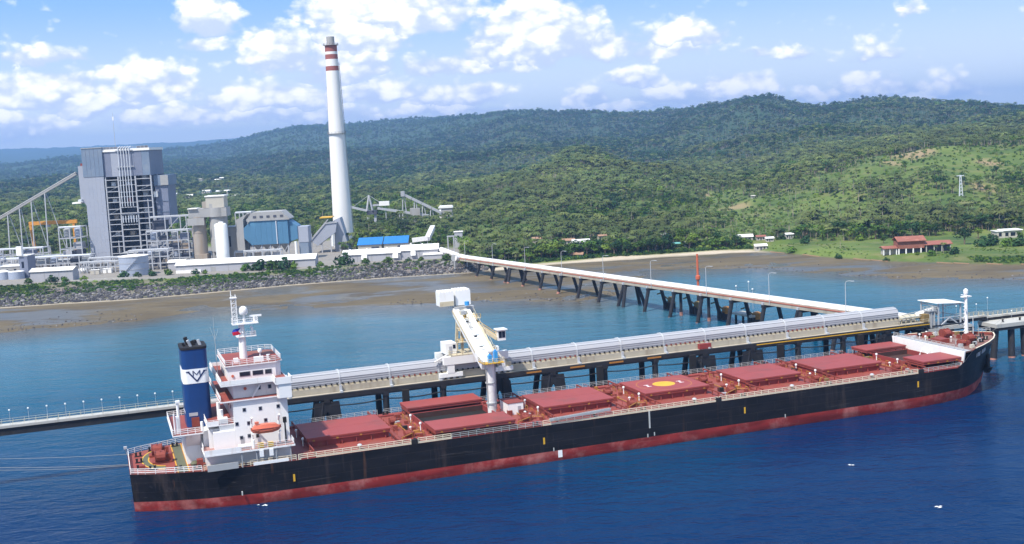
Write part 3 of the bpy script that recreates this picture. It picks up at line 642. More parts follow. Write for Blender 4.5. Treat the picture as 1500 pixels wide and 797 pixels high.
# ------------------------------------------------------------------ the ship (x from the stern forward, y to port, z from the water)
SX, SY, YAW, TRIM = -83.24, 247.25, 0.3328, 0.0026
SROT = (0, -TRIM, YAW)
SM = Matrix.Translation((SX, SY, 0)) @ Matrix.Rotation(YAW, 4, 'Z') @ Matrix.Rotation(-TRIM, 4, 'Y')
def Sw(x, y, z): return SM @ Vector((x, y, z))
ship = thing('bulk_carrier', 'long black and red bulk carrier with white bridge house moored at the jetty', 'cargo ship', (SX, SY, 0), SROT)
DZ = 8.14                                                          # main deck
ST = [(0, 9.0, 8.0), (3, 10.6, 9.4), (7, 12.2, 11.0), (14, 14.4, 13.2), (25, 15.8, 15.4), (40, 16.1, 16.1), (110, 16.1, 16.1), (188, 16.1, 16.1), (196, 15.95, 15.3),
      (202, 15.3, 14.0), (204, 14.95, 13.3), (205.5, 14.6, 12.8), (207, 14.15, 12.2), (208.5, 13.6, 11.5), (212, 12.0, 9.5), (216, 9.7, 6.9), (220, 6.8, 3.9), (223.2, 3.6, 1.6), (225.6, 0.25, 0.2)]
def sheer(x): return float(np.interp(x, [0, 200.5, 202, 203.5, 205, 206.5, 208, 212, 225.6], [DZ, DZ, 8.4, 9.1, 10.2, 11.4, 12.0, 12.2, 12.6]))
def xwl(x): return float(np.interp(x, [0, 205, 212, 220, 225.6], [0.4, 205, 210.8, 217.4, 221.6]))
def hb(x): return float(np.interp(x, [s[0] for s in ST], [s[1] for s in ST]))
def hull_pt(k, z):
    xd, bd, bw = ST[k]; f = z/sheer(xd); x = xwl(xd)*(1-f)+xd*f; b = bw*(1-f)+bd*f
    if f < 0: b = max(0.15, bw+f*bw*0.25)
    return x, b
ST = [(x, float(np.interp(x, [s[0] for s in ST], [s[1] for s in ST])), float(np.interp(x, [s[0] for s in ST], [s[2] for s in ST]))) for x in sorted(set([s[0] for s in ST]+[210, 214, 218, 221.6, 224.6]))]
def skin(zrows, name, mt):
    mb = MB(); n = len(ST); m_ = len(zrows)
    for side in (-1, 1):
        vs = []
        for k in range(n):
            for zr in zrows:
                z = sheer(ST[k][0]) if zr is None else zr
                x, b = hull_pt(k, z); vs.append((x, side*b, z))
        fs = [(k*m_+j, (k+1)*m_+j, (k+1)*m_+j+1, k*m_+j+1) for k in range(n-1) for j in range(m_-1)]
        if side > 0: fs = [q[::-1] for q in fs]
        mb.add(vs, fs)
    vs = []
    for zr in zrows:
        z = DZ if zr is None else zr; x, b = hull_pt(0, z); vs += [(x, -b, z), (x, b, z)]
    mb.add(vs, [(2*j, 2*j+2, 2*j+3, 2*j+1) for j in range(m_-1)])
    o = mb.build(name, mt, ship); o.data.polygons.foreach_set('use_smooth', [True]*len(o.data.polygons)); o.data.set_sharp_from_angle(angle=R(40)); return o
skin([2.15, 4.2, 6.2, None], 'hull', 'hull_black')
skin([-5, -0.05, 2.15], 'boot_topping', 'boot_red')
# decks
pl_ = [(max(.05, hull_pt(k, DZ-.1)[0]), hull_pt(k, DZ-.1)[1]-.06) for k in range(len(ST)) if ST[k][0] <= 204.1]
pl = [(x, -y) for x, y in pl_]+pl_[::-1]
MB().prism(pl, DZ-0.3, DZ).build('main_deck', 'deck_red', ship)
xs_ = [204.3]+[s[0] for s in ST if 204.3 < s[0] < 225]
pl = [(x, -hb(x)+.2) for x in xs_]+[(225.2, 0)]+[(x, hb(x)-.2) for x in xs_[::-1]]
MB().prism(pl, 11.5, 11.8).build('forecastle_deck', 'deck_brown', ship)
pm = [(204.35, -14.6), (206.4, -14.1), (206.4, 14.1), (204.35, 14.6)]
MB().prism(pm, 11.804, 11.83).build('deck_margin', 'grey_steel', ship)
b = MB().prismx([(-14.0, DZ), (14.0, DZ), (14.75, 11.85), (-14.75, 11.85)], 204.0, 204.3)
b.prismy([(201.6, DZ), (204.0, DZ), (204.0, 10.8)], -1.8, -1.4)
b.build('forecastle_bulkhead', 'ship_white', ship)
MB().prismy([(201.9, DZ), (203.97, DZ), (203.97, 10.6), (203.6, 10.6)], 1.0, 1.15).build('ladder_side', 'ship_white', ship)
for s in (-1, 1):                                                   # inside faces of the bow bulwark, white over the break and red forward
    ks = [k for k in range(len(ST)) if 202 <= ST[k][0] <= 207.1]; vs = []
    for k in ks:
        for j in range(4): z = DZ+(sheer(ST[k][0])-.02-DZ)*j/3; x_, b_ = hull_pt(k, z); vs.append((x_, s*(b_-.14), z))
    MB().add(vs, [(4*i+j, 4*i+4+j, 4*i+5+j, 4*i+1+j) for i in range(len(ks)-1) for j in range(3)]).build('bulwark', 'ship_white', ship)
    ks = [k for k in range(len(ST)) if ST[k][0] >= 207]; vs = []
    for k in ks: x = ST[k][0]; vs += [(x-.1, s*max(.1, ST[k][1]-.18), 11.8), (x-.1, s*max(.1, ST[k][1]-.15), sheer(x)-.01), (x, s*ST[k][1], sheer(x)+.06)]
    MB().add(vs, [q for i in range(len(ks)-1) for q in ((3*i, 3*i+3, 3*i+4, 3*i+1), (3*i+1, 3*i+4, 3*i+5, 3*i+2))]).build('bulwark', 'machine_red', ship)
cap = MB()
for s in (-1, 1):
    ks = [k for k in range(len(ST)) if ST[k][0] >= 208.5]
    for a, c in zip(ks[:-1], ks[1:]): cap.beam((ST[a][0], s*ST[a][1], sheer(ST[a][0])+.05), (ST[c][0], s*ST[c][1], sheer(ST[c][0])+.05), .3, .14)
cap.build('bulwark_cap', 'rail_cream', ship)
# hatches: aft end, fore end, half-open?
HATCH = [(36.7, 55.3, 0), (63.2, 81.8, 1), (91.5, 109.2, 0), (117.4, 134.6, 0), (144.6, 160.4, 0), (166.6, 184.3, 0), (191.4, 203.4, 2)]
WH = 7.45
for i, (a, c, st) in enumerate(HATCH):
    w2 = WH-.55; z1 = 9.45
    cm = MB()
    cm.box(a+.4, c-.4, -w2, -w2+.25, DZ, z1); cm.box(a+.4, c-.4, w2-.25, w2, DZ, z1)
    cm.box(a+.4, a+.65, -w2+.25, w2-.25, DZ, z1); cm.box(c-.65, c-.4, -w2+.25, w2-.25, DZ, z1)
    cm.box(a+.15, c-.15, -w2-.22, -w2, z1-.16, z1-.02); cm.box(a+.15, c-.15, w2, w2+.22, z1-.16, z1-.02)
    cmo = cm.build('hatch_coaming', 'coaming_red', ship)
    sty = MB(); n = 6
    for k in range(n):
        x = a+1.2+(c-a-2.4)*k/(n-1)
        for s in (-1, 1): sty.prismx([(s*w2, DZ), (s*(w2+.75), DZ), (s*(w2+.2), z1-.17), (s*w2, z1-.17)], x-.05, x+.05)
    each(sty, 'coaming_stay', 'coaming_red', cmo)
    # rails on which the covers roll out to the sides, at both ends
    rr = MB()
    for x in (a+.25, c-.25):
        for s in (-1, 1):
            rr.beam((x, s*w2, z1-.1), (x, s*15.0, z1-.1), .22, .3)
            for y in (9.2, 12, 14.8): rr.beam((x, s*y, DZ), (x, s*y, z1-.25), .2)
    rr.build('rolling_track', 'machine_red', cmo, kind='stuff')
    if st: MB().box(a+.66, c-.66, -w2+.26, w2-.26, DZ+.004, DZ+.03).build('open_hold', 'coal_black' if st == 1 else 'hold_dark', cmo)
    if st:
        lin = MB()
        lin.box(a+.66, c-.66, w2-.3, w2-.26, DZ+.03, z1-.05).build('coaming_lining', 'hold_dark', cmo)
    for s in (-1, 1):
        if st == 1: y0, y1, zz, zt = (8.6, 16.0, 9.6, 10.45) if s > 0 else (-15.6, -6.6, 9.6, 10.45)
        elif st == 2: y0, y1, zz, zt = (7.6, 14.6, 9.5, 10.35) if s > 0 else (-13.6, -5.4, 9.5, 10.35)
        else: y0, y1, zz, zt = (0.03, WH, 9.45, 10.3) if s > 0 else (-WH, -0.03, 9.45, 10.3)
        cv = MB(); ov = .15
        if st == 2: a_, c_ = (190.4, 203.3) if s > 0 else (192.2, 203.9)
        else: a_, c_ = a, c
        cv.box(a_, c_, y0, y1, zt-.32, zt)                         # top plate with a lip, recessed skirt under it
        cv.box(a_+.12, c_-.12, y0+(.12 if s < 0 or st else 0), y1-(.12 if s > 0 or st else 0), zz, zt-.32)
        co = cv.build('hatch_cover', 'cover_red', ship)
        if st: co['label'] = 'hatch cover rolled out to the side of its open hold'
        wl_ = MB()
        for x in np.linspace(a_+1.5, c_-1.5, 4): wl_.cbox((x, (y0 if s < 0 else y1)+s*.06, zz+.22), (.5, .14, .3))
        each(wl_, 'cleat', 'machine_yellow', co)
    if i == 3:                                                     # winching circle painted on the fourth cover
        xc = (a+c)/2; zt = 10.304; n = 40; mk = MB(); vs = []
        mk.add([(xc+2.8*math.cos(k*6.2832/n), 2.8*math.sin(k*6.2832/n), zt) for k in range(n)], [tuple(range(n))])
        mk.build('winching_disc', 'safety_yellow', co); mk = MB(); ro, ri = 6.85, 6.65
        for k in range(n):
            p0, p1 = k*6.2832/n, (k+1)*6.2832/n
            mk.add([(xc+ri*math.cos(p0), ri*math.sin(p0), zt), (xc+ro*math.cos(p0), ro*math.sin(p0), zt), (xc+ro*math.cos(p1), ro*math.sin(p1), zt), (xc+ri*math.cos(p1), ri*math.sin(p1), zt)], [(0, 1, 2, 3)])
        mk.build('winching_circle', 'faded_yellow', co)
        lt = MB()
        for sx in (-1, 1):
            x = xc+sx*4.4
            for y in (-.9, .9): lt.box(x-.65, x+.65, y-.13, y+.13, zt, zt+.003)
            lt.box(x-.13, x+.13, -.77, .77, zt, zt+.003)
        lt.build('helicopter_letter', 'flag_white', co, kind='stuff')
for a, c, st in HATCH:                                             # white heads of the hatch end wheels
    for y in (-4.8, 4.0):
        wv = MB().lathe([(.1, 9.42), (.25, 9.52), (.32, 9.74), (.25, 9.96), (.1, 10.05)], a-.45, y, 10).tube((a-.45, y, DZ), (a-.45, y, 9.45), .12, None, 6)
        wv.build('vent_head', 'flag_white', ship, True)
# long pipe and plate strip along the starboard deck, catwalk strips
MB().tube((35, -12.6, 8.45), (199, -12.6, 8.45), .2, None, 6).tube((35, -13.3, 8.4), (199, -13.3, 8.4), .14, None, 6).build('deck_pipe', 'coaming_red', ship)
MB().tube((35, 12.6, 8.45), (199, 12.6, 8.45), .2, None, 6).build('deck_pipe', 'coaming_red', ship)
MB().box(34, 201, -15.9, -15.55, DZ, DZ+.28).build('gunwale_bar', 'coaming_red', ship)
# rails
for s in (-1, 1):
    for k, (x0, x1, mt) in enumerate(((33.5, 57.6, 'rail_cream'), (59.2, 66.6, 'rail_cream'), (66.8, 87.6, 'rail_grey'), (88, 132, 'rail_cream'), (132.4, 176, 'rail_cream'), (176.4, 188.6, 'rail_cream'), (190.4, 202.2, 'rail_grey'))):
        r_ = MB(); mt = 'rail_grey' if s > 0 else mt
        pts = [(x, s*(hb(x)-.12), DZ) for x in np.linspace(x0, x1, 2 if x1 < 190 else 5)]
        rail(r_, pts, 1.15, .042 if mt == 'rail_grey' else .07, 3, 1.9)
        if mt == 'rail_cream':
            for p, q in zip(pts[:-1], pts[1:]): r_.beam((p[0], p[1], DZ+.17), (q[0], q[1], DZ+.17), .06, .3)
        r_.build('guard_rail', mt, ship)
    pts = [(x, s*(hb(x)-.15), DZ) for x in (.2, 3, 7, 14)]
    rail(MB(), pts, 1.15, .06, 3, 1.8).build('guard_rail', 'ship_white', ship)
    rail(MB(), [(x, s*(hb(x)-.15), DZ) for x in (14.4, 20, 33)], 1.15, .06, 3, 1.8).build('guard_rail', 'rail_cream', ship)
rail(MB(), [(.2, -8.8, DZ), (.2, 8.8, DZ)], 1.15, .06, 3, 1.8).build('guard_rail', 'ship_white', ship)
rail(MB(), [(204.2, -14.2, 11.85), (204.2, 14.2, 11.85)], 1.1, .05, 3, 1.8).build('guard_rail', 'rail_grey', ship)
# fenders stops in the rail
for x in (58.4, 132.2, 189.6):
    MB().box(x-.7, x+.7, -16.15, -15.5, DZ, DZ+.95).build('fairlead', 'soot_black', ship)
# accommodation ladder stowed on the rail
ag = MB()
for y in (-16.3, -15.7): ag.beam((89.6, y, 9.3), (104.4, y, 9.9), .14, .5)
for k in range(24): x = 90+k*.62; ag.beam((x, -16.3, 9.3+.04*(x-89.6)), (x+.5, -15.7, 9.45+.04*(x-89.6)), .12)
ag.build('accommodation_ladder', 'grey_steel', ship)
# machinery between the hatches
def winch(x, y, sc_=1.0, z=DZ, mt='machine_red'):
    wn = MB(); wn.box(x-1.5*sc_, x+1.5*sc_, y-1.1*sc_, y+1.1*sc_, z, z+.3*sc_)
    for dy in (-.75, .2): wn.tube((x-.9*sc_, y+dy*sc_, z+1.05*sc_), (x+.5*sc_, y+dy*sc_, z+1.05*sc_), .75*sc_, None, 10)
    for dx in (-1.0, -.2, .6): wn.tube((x+dx*sc_-.06, y-.3*sc_, z+1.05*sc_), (x+dx*sc_+.06, y-.3*sc_, z+1.05*sc_), 1.0*sc_, None, 12)
    wn.box(x+.7*sc_, x+1.6*sc_, y-.6*sc_, y+.5*sc_, z+.3*sc_, z+1.3*sc_)
    return wn.build('winch', mt, ship)
def vent(x, y, z=DZ, h=1.5, mt='flag_white'):
    MB().tube((x, y, z), (x, y, z+h), .1, None, 7).lathe([(.2, z+h), (.3, z+h+.08), (.3, z+h+.28), (.1, z+h+.36)], x, y, 10).build('mushroom_vent', mt, ship)
def bollard(x, y, z=DZ):
    b_ = MB().box(x-.8, x+.8, y-.3, y+.3, z, z+.15)
    for dx in (-.45, .45): b_.lathe([(.22, z+.15), (.22, z+.75), (.3, z+.8), (.3, z+.9)], x+dx, y, 9)
    b_.build('bollard', 'soot_black', ship)
gaps = [(55.6, 62.9), (82.2, 91.2), (109.5, 117.1), (134.9, 144.3), (160.7, 166.3), (184.6, 190.4)]
for i, (a, c) in enumerate(gaps):
    xm = (a+c)/2
    for y in ((-9.5, 4.5) if c-a > 6 else (-9.5,)): winch(xm-.6, y, .85)
    vent(xm+1.2, -4.6, DZ, .8)
    px_ = MB()
    for k in range(6):
        y = -10.5+k*3.6; px_.path([(c-.9, y, DZ), (c-.9, y, 9.2), (c-.9, y+1.3, 9.2), (c-.9, y+1.3, DZ)], .09)
    px_.path([(a+.7, -13.8, DZ), (a+.7, -13.8, 9.3), (xm, -11, 9.3), (xm, -11, DZ)], .12)
    px_.path([(xm, 9, 8.5), (xm, -6, 8.5), (c-.4, -9, 8.5)], .12)
    px_.build('deck_pipework', 'machine_yellow', ship)
    for k in range(7): x = random.uniform(a+1, c-1); y = random.uniform(-11.5, 11.5); l_ = random.uniform(.3, .8); MB().box(x-l_, x+l_, y-.4, y+.4, DZ, DZ+random.uniform(.4, 1.1)).tube((x, y, DZ+.3), (x, y+1.2, DZ+.3), .1, None, 5).build('deck_fitting', random.choice(['machine_red', 'soot_black', 'mud_brown', 'grey_steel', 'machine_yellow']), ship)
    bx = MB().box(xm-2.2, xm-1.2, -2.6, -1.5, DZ, 9.3).box(xm+.6, xm+1.6, 7.5, 8.6, DZ, 9.5).box(xm-.3, xm+.5, 1.2, 2.2, DZ, 9.0)
    each(bx, 'deck_locker', 'machine_red', ship)
    hd = MB()
    for k in range(5):
        y = -11+k*5; hd.path([(a+.25, y, 9.3), (a+.25, y, 10.1), (a+.25, y+3, 10.1), (a+.25, y+3, 9.3)], .06, 5)
    for y in (-10.5, -4, 3, 10): hd.box(c-1.9, c-1.2, y-.4, y+.4, DZ, DZ+.75)
    hd.build('hatch_motor_frame', 'machine_red', ship)
    bollard(xm, -14.6); bollard(xm, 14.6)
    vent((HATCH[i][0]+HATCH[i][1])/2+.8, -14.2, DZ, .45, 'soot_black')
    MB().lathe([(.55, 9.05), (.5, 9.2), (.3, 9.33), (.02, 9.38)], (HATCH[i][0]+HATCH[i][1])/2+.8, -14.2, 10).build('vent_cap', 'galvanised', ship)
# white store house aft of the third hatch
sh_ = MB().box(84.6, 88.4, -2.2, 3.6, DZ, 10.9).build('deck_house', 'ship_white', ship)
MB().box(84.5, 88.5, -2.3, 3.7, 10.9, 11.0).build('deck_house_roof', 'machine_red', sh_)
MB().box(87.0, 87.8, -2.23, -2.205, DZ+.1, 10.1).build('door', 'wall_grey', sh_)
winch(86.6, -8.2, .9); winch(87.5, 8.2, .9, DZ, 'soot_black')
# forecastle
for y in (-4.6, 4.6): winch(213.6, y, 1.25, 11.80)
winch(208.9, -7.5, .9, 11.80); winch(209.2, 6.2, .9, 11.80)
for x, y in ((211, -9.6), (216.2, -6.6), (219.5, -4.4), (211, 9.6), (216.2, 6.6), (219.5, 4.4), (222, 0)): bollard(x, y, 11.80)
for x, y, h in ((206.6, 3.8, 1.0), (207.4, 7.2, 1.0), (210.6, -1.6, 1.1), (212, 10.2, .8)): vent(x, y, 11.80, h)
MB().box(206.6, 209.4, -2.4, 1.4, 11.80, 12.90).build('forecastle_hatch', 'machine_red', ship)
each(MB().box(215.8, 217.4, -3.4, -1.4, 11.80, 12.50).box(210.6, 211.8, -6.0, -4.9, 11.80, 12.70), 'deck_locker', 'safety_yellow', ship)
MB().lathe([(.9, 11.85), (1.0, 12.20), (.7, 12.55), (.2, 12.60)], 218.2, -2.8, 12).build('rope_coil', 'soot_black', ship)
MB().lathe([(1.0, 11.85), (1.1, 12.10), (.8, 12.40), (.2, 12.45)], 219.0, 2.6, 12).build('rope_coil', 'rope_pale', ship)
for k in range(34):
    x = 207.0+(k%17)*.82+random.uniform(-.4, .4); hw = max(.5, hb(x)-1.6); y = random.uniform(-hw, hw); l_ = random.uniform(.25, .7)
    MB().box(x-l_, x+l_, y-.4, y+.4, 11.80, 11.80+random.uniform(.4, 1.2)).tube((x, y-.6, 12.10), (x, y+.9, 12.10), .14, None, 6).build('deck_fitting', random.choice(['machine_red', 'soot_black', 'mud_brown', 'galvanised', 'rope_pale', 'beige_steel', 'grey_steel']), ship)
fm = MB().lathe([(.62, 11.80), (.5, 16), (.42, 23.80), (.4, 23.80)], 216.9, 0, 14).build('foremast', 'ship_white', ship, True)
MB().box(215.6, 218.4, -.55, .55, 23.10, 23.35).lathe([(.5, 23.80), (.62, 24.20), (.62, 25.00), (.2, 25.4)], 216.9, 0, 10).tube((216.9, -1.8, 23.50), (216.9, 1.8, 23.50), .12).build('mast_platform', 'ship_white', fm)
lm = MB()
for k in range(11): lm.cbox((216.2, 0, 13.00+k*.95), (.12, .5, .1))
lm.build('ladder_rung', 'ship_white', fm)
MB().box(216.1, 216.3, -.9, -.6, 19.60, 20.10).box(216.0, 216.2, -.4, 0, 17.20, 17.70).build('mast_light', 'galvanised', fm)
MB().tube((220.2, 1.2, 11.80), (220.2, 1.2, 17.00), .1, .06, 6).build('jack_staff', 'ship_white', ship)
MB().tube((219.2, -2.4, 11.80), (218.7, -2.4, 16.00), .06, .04, 5).build('davit_post', 'rail_grey', ship)
rail(MB(), [(220.5, 4.6, 12.60), (223.2, 2.8, 12.70), (225.2, .4, 12.90)], .9, .05, 2, 1.2).build('guard_rail', 'rail_grey', ship)
for s in (-1, 1):
    MB().box(217.4, 218.2, s*6.7-.8, s*6.7+.8, 4.6, 8.6).prismx([(s*6.4-1.7, 5.0), (s*6.4+1.7, 5.0), (s*6.4+.5, 3.4), (s*6.4-.5, 3.4)], 217.6, 218.6).build('anchor', 'soot_black', ship)
# worn white lettering of the name on the bow: two short words, too small in the photograph to be read
def on_hull(x, z, s=-1, out=.05):
    k = max(i for i in range(len(ST)) if ST[i][0] <= x); f = (x-ST[k][0])/(ST[k+1][0]-ST[k][0])
    b_ = 0
    for i, wt in ((k, 1-f), (k+1, f)): b_ += hull_pt(i, z)[1]*wt
    return (x, s*(b_+out), z)
nm = MB(); r_ = random.Random(4)
for k in range(9):
    if k == 4: continue
    x = 209.3+k*.55; z0, z1 = 9.5+.09*k, 10.5+.09*k
    nm.beam(on_hull(x, z0), on_hull(x, z1), .1)
    if k % 2: nm.beam(on_hull(x, z1), on_hull(x+.34, z1), .1)
    if k % 3: nm.beam(on_hull(x+.34, z0), on_hull(x+.34, z1), .1)
    if k % 3 != 1: nm.beam(on_hull(x, (z0+z1)/2), on_hull(x+.34, (z0+z1)/2), .1)
    if k % 4 > 1: nm.beam(on_hull(x, z0), on_hull(x+.34, z0), .1)
nm.build('ship_name', 'galvanised', ship)
# marks on the side
for px, py in ((431, 700), (797, 646), (1091, 601), (1345, 563)):
    d = ray(px, py); nrm = np.array([-math.sin(YAW), math.cos(YAW), 0]); o_ = np.array([SX, SY, 0])-nrm*16.1
    q = CP+d*(((o_-CP)@nrm)/(d@nrm)); q = SM.inverted() @ Vector(q)
    MB().box(q.x-.2, q.x+.2, -16.16, -16.07, q.z-.75, q.z+.75).build('tug_mark', 'safety_yellow', ship)
MB().box(91.2, 92.2, -16.16, -16.07, .5, 2.1).build('draught_scale', 'flag_white', ship)
for x, z in ((21.5, 2.6), (113.5, 2.4), (115.2, 2.6), (90.2, 2.4), (150, 2.3)):
    MB().box(x-.12, x+.12, -16.16 if x > 40 else -15.75, -15.3, z-.3, z+.5).build('draught_mark', 'rail_grey', ship)
MB().box(113.9, 114.25, -16.2, -16.05, 4.2, DZ+.1).build('pilot_boarding_strip', 'rail_grey', ship)

# ---- bridge house
def part(mb, name, mt, parent=None, **k): return mb.build(name, mt, parent or ship, **k)
hs = MB()
hs.prism([(15.2, -11.9), (32.4, -11.9), (32.4, 11.9), (15.2, 11.9)], DZ, 11.3)
house = part(hs, 'deckhouse', 'ship_white')
MB().box(21.4, 32.6, -12.0, 12.0, 11.65, 21.25).box(18.4, 21.4, -11.0, 11.0, 11.65, 16.4).box(16.2, 18.4, -10.2, 10.2, 11.65, 15.6).build('accommodation_block', 'ship_white', ship)
up = MB().box(21.8, 31.4, -10.2, 10.2, 21.53, 24.6); part(up, 'upper_accommodation', 'ship_white')
sl_ = MB().box(14.6, 33.0, -16.0, 16.0, 11.3, 11.62); part(sl_, 'boat_deck', 'ship_white')
MB().box(14.75, 32.9, -15.8, 15.8, 11.62, 11.66).build('boat_deck_planking', 'deck_grey_red', ship)
MB().box(15.9, 21.6, -11.4, 11.4, 16.4, 16.6).box(18.8, 33.0, -12.4, 12.4, 21.25, 21.5).build('deck_slab', 'ship_white', ship)
MB().box(16.0, 21.38, -11.3, 11.3, 16.6, 16.64).box(18.9, 32.9, -12.3, 12.3, 21.5, 21.53).build('deck_planking', 'deck_red', ship)
MB().box(19.2, 33.0, -12.4, 12.4, 24.6, 24.9).build('bridge_deck', 'ship_white', ship)
MB().box(19.3, 32.9, -12.3, 12.3, 24.9, 24.93).build('bridge_planking', 'deck_red', ship)
for s in (-1, 1):
    ys = sorted((s*12.0, s*16.2)); wg = MB()
    wg.box(29.9, 33.3, ys[0], ys[1], 24.55, 24.85)
    yo = s*16.2; wg.box(29.9, 33.3, min(yo, yo-s*.15), max(yo, yo-s*.15), 24.85, 26.0)
    wg.box(29.9, 30.05, ys[0], ys[1], 24.85, 26.0); wg.box(33.15, 33.3, ys[0], ys[1], 24.85, 26.0)
    wg.prismx([(s*16.0, 24.55), (s*12.05, 24.55), (s*12.05, 21.0), (s*12.6, 21.0), (s*16.0, 21.6)], 30.5, 33.1)
    part(wg, 'bridge_wing', 'ship_white')
wh = MB().prism([(21.2, -8), (31.2, -8), (32.4, -7), (32.4, 7), (31.2, 8), (21.2, 8)], 24.93, 27.9)
wh = part(wh, 'wheelhouse', 'ship_white')
MB().prism([(20.7, -8.4), (31.4, -8.4), (32.8, -7.2), (32.8, 7.2), (31.4, 8.4), (20.7, 8.4)], 27.9, 28.1).build('wheelhouse_roof', 'ship_white', wh)
MB().prism([(20.8, -8.3), (31.4, -8.3), (32.7, -7.1), (32.7, 7.1), (31.4, 8.3), (20.8, 8.3)], 28.1, 28.13).build('roof_planking', 'deck_red', wh)
def pane(par, x0, x1, z0, z1, y, s=-1):
    fr = MB().box(x0-.1, x1+.1, min(y, y+s*.06), max(y, y+s*.06), z0-.1, z1+.1).build('window_frame', 'wall_grey', par)
    MB().box(x0, x1, min(y+s*.06, y+s*.1), max(y+s*.06, y+s*.1), z0, z1).build('window', 'window_dark', par)
for s in (-1, 1):
    for x0, x1 in ((23.7, 25.8), (26.4, 28.5), (29.0, 30.3)): pane(wh, x0, x1, 25.65, 26.5, s*8, s)
    for x0 in (22.2,): MB().lathe([(.3, 0), (.3, .08)], 0, 0, 10).build('lifebuoy', 'lifeboat_orange', wh).matrix_local = Matrix.Translation((x0, s*8.1, 25.9)) @ Matrix.Rotation(R(90), 4, 'X')
for y in np.arange(-6.2, 6.3, 1.55): MB().box(32.41, 32.47, y-.6, y+.6, 25.65, 26.6).build('window', 'window_dark', wh)
for s in (-1, 1):
    for x, z in ((23.6, 19.3), (26.9, 19.2), (21.9, 16.5), (24.3, 16.4), (25.9, 13.5), (27.8, 16.6), (30.6, 19.2), (22.6, 13.5), (24.2, 13.7)):
        pane(house, x-.27, x+.27, z-.32, z+.32, s*12.0, s)
    for x in (27.2, 29.4): pane(house, x-.28, x+.28, 22.9, 23.6, s*10.2, s)
    MB().lathe([(.34, 0), (.34, .1)], 0, 0, 10).build('lifebuoy', 'lifeboat_orange', ship).matrix_local = Matrix.Translation((24.3, s*10.3, 23.4)) @ Matrix.Rotation(R(90), 4, 'X')
    # inclined ladder up to the bridge
    ld = MB()
    for dy in (0, .7): ld.beam((25.6, s*(10.6+dy), 21.55), (27.7, s*(10.6+dy), 24.6), .1, .25)
    ld.build('ladder', 'ship_white', ship)
    dr = MB().box(17.3, 18.1, min(s*10.2, s*10.26), max(s*10.2, s*10.26), 11.7, 13.7).box(22.4, 23.2, min(s*12, s*12.06), max(s*12, s*12.06), 11.7, 13.6)
    dr.build('door', 'wall_grey', house)
for y in (-7, -3, 3, 7):
    for z in (13.2, 19.3): MB().box(21.33, 21.39, y-.4, y+.4, z-.4, z+.4).build('window', 'window_dark', house)
rl = MB()
for s in (-1, 1):
    rail(rl, [(22.0, s*15.9, 11.65), (32.8, s*15.9, 11.65), (32.8, s*12.2, 11.65)], 1.1, .04, 3, 1.8)
    rail(rl, [(16.0, s*11.3, 16.62), (21.4, s*11.3, 16.62)], 1.1, .05, 3, 1.5)
    rail(rl, [(20.9, s*8.2, 28.13), (31.3, s*8.2, 28.13), (32.6, s*7.0, 28.13)], 1.15, .045, 3, 1.4)
for x, yy, z in ((16.0, 11.3, 16.62), (19.0, 12.3, 21.52), (19.4, 12.3, 24.93), (20.9, 8.2, 28.13), (32.6, 7.0, 28.13)): rail(rl, [(x, -yy, z), (x, yy, z)], 1.1, .045, 3, 1.6)
rl.build('house_rails', 'ship_white', ship, kind='stuff')
for s in (-1, 1):
    yo = s*12.38; MB().box(19.2, 29.88, min(yo, yo-s*.12), max(yo, yo-s*.12), 24.93, 25.75).build('bulwark', 'ship_white', ship)
    yo = s*15.98; MB().box(14.6, 21.9, min(yo, yo-s*.12), max(yo, yo-s*.12), 11.62, 12.6).build('bulwark', 'ship_white', ship)
    yo = s*11.38; MB().box(15.9, 18.3, min(yo, yo-s*.12), max(yo, yo-s*.12), 16.6, 17.5).build('bulwark', 'ship_white', ship)
    MB().box(17.0, 21.38, min(s*11.0, s*11.9), max(s*11.0, s*11.9), 11.67, 15.2).build('side_casing', 'ship_white', ship)
MB().box(19.21, 19.33, -12.2, 12.2, 24.93, 25.75).build('bulwark', 'ship_white', ship)
# aft casing and its decks
cas = MB().box(11.6, 15.2, -6.8, 6.8, DZ, 14.9).box(9.0, 15.2, -9.9, 9.9, 14.9, 15.15).box(15.2, 16.2, -8, 8, 11.65, 15.0)
cas.prismx([(-9.6, 14.9), (-6.8, 11.9), (-6.8, 14.9)], 11.7, 14.6).prismx([(9.6, 14.9), (6.8, 11.9), (6.8, 14.9)], 11.7, 14.6)
casing = part(cas, 'engine_casing', 'ship_white')
MB().box(9.1, 15.1, -9.8, 9.8, 15.15, 15.19).build('casing_planking', 'deck_red', casing)
rail(rail(MB(), [(15.1, -9.8, 15.19), (9.1, -9.8, 15.19), (9.1, 9.8, 15.19), (15.1, 9.8, 15.19)], 1.15, .055, 3, 1.4), [(14.8, -11.5, 11.65), (14.8, 11.5, 11.65)], 1.1, .05).build('guard_rail', 'ship_white', casing)
MB().tube((9.6, -8.8, 15.2), (9.6, -8.8, 19.6), .14).tube((10.2, -8.4, 15.2), (10.2, -8.4, 18.4), .3).box(9.9, 10.6, -8.7, -8.1, 18.4, 18.9).tube((10.6, -7.2, 15.2), (10.6, -7.2, 21.4), .32, .28).box(10.2, 11.1, -7.6, -6.8, 21.4, 21.9).build('vent_post', 'ship_white', casing)
MB().tube((15.1, -8.6, 15.2), (15.1, -8.6, 17.2), .3).tube((19.0, -9.5, 16.6), (19.0, -9.5, 19.4), .55).tube((18.9, -6.5, 16.6), (18.9, -6.5, 20.4), .4).box(18.4, 20.2, -11.2, -9.9, 16.6, 17.9).build('vent_post', 'ship_white', house)
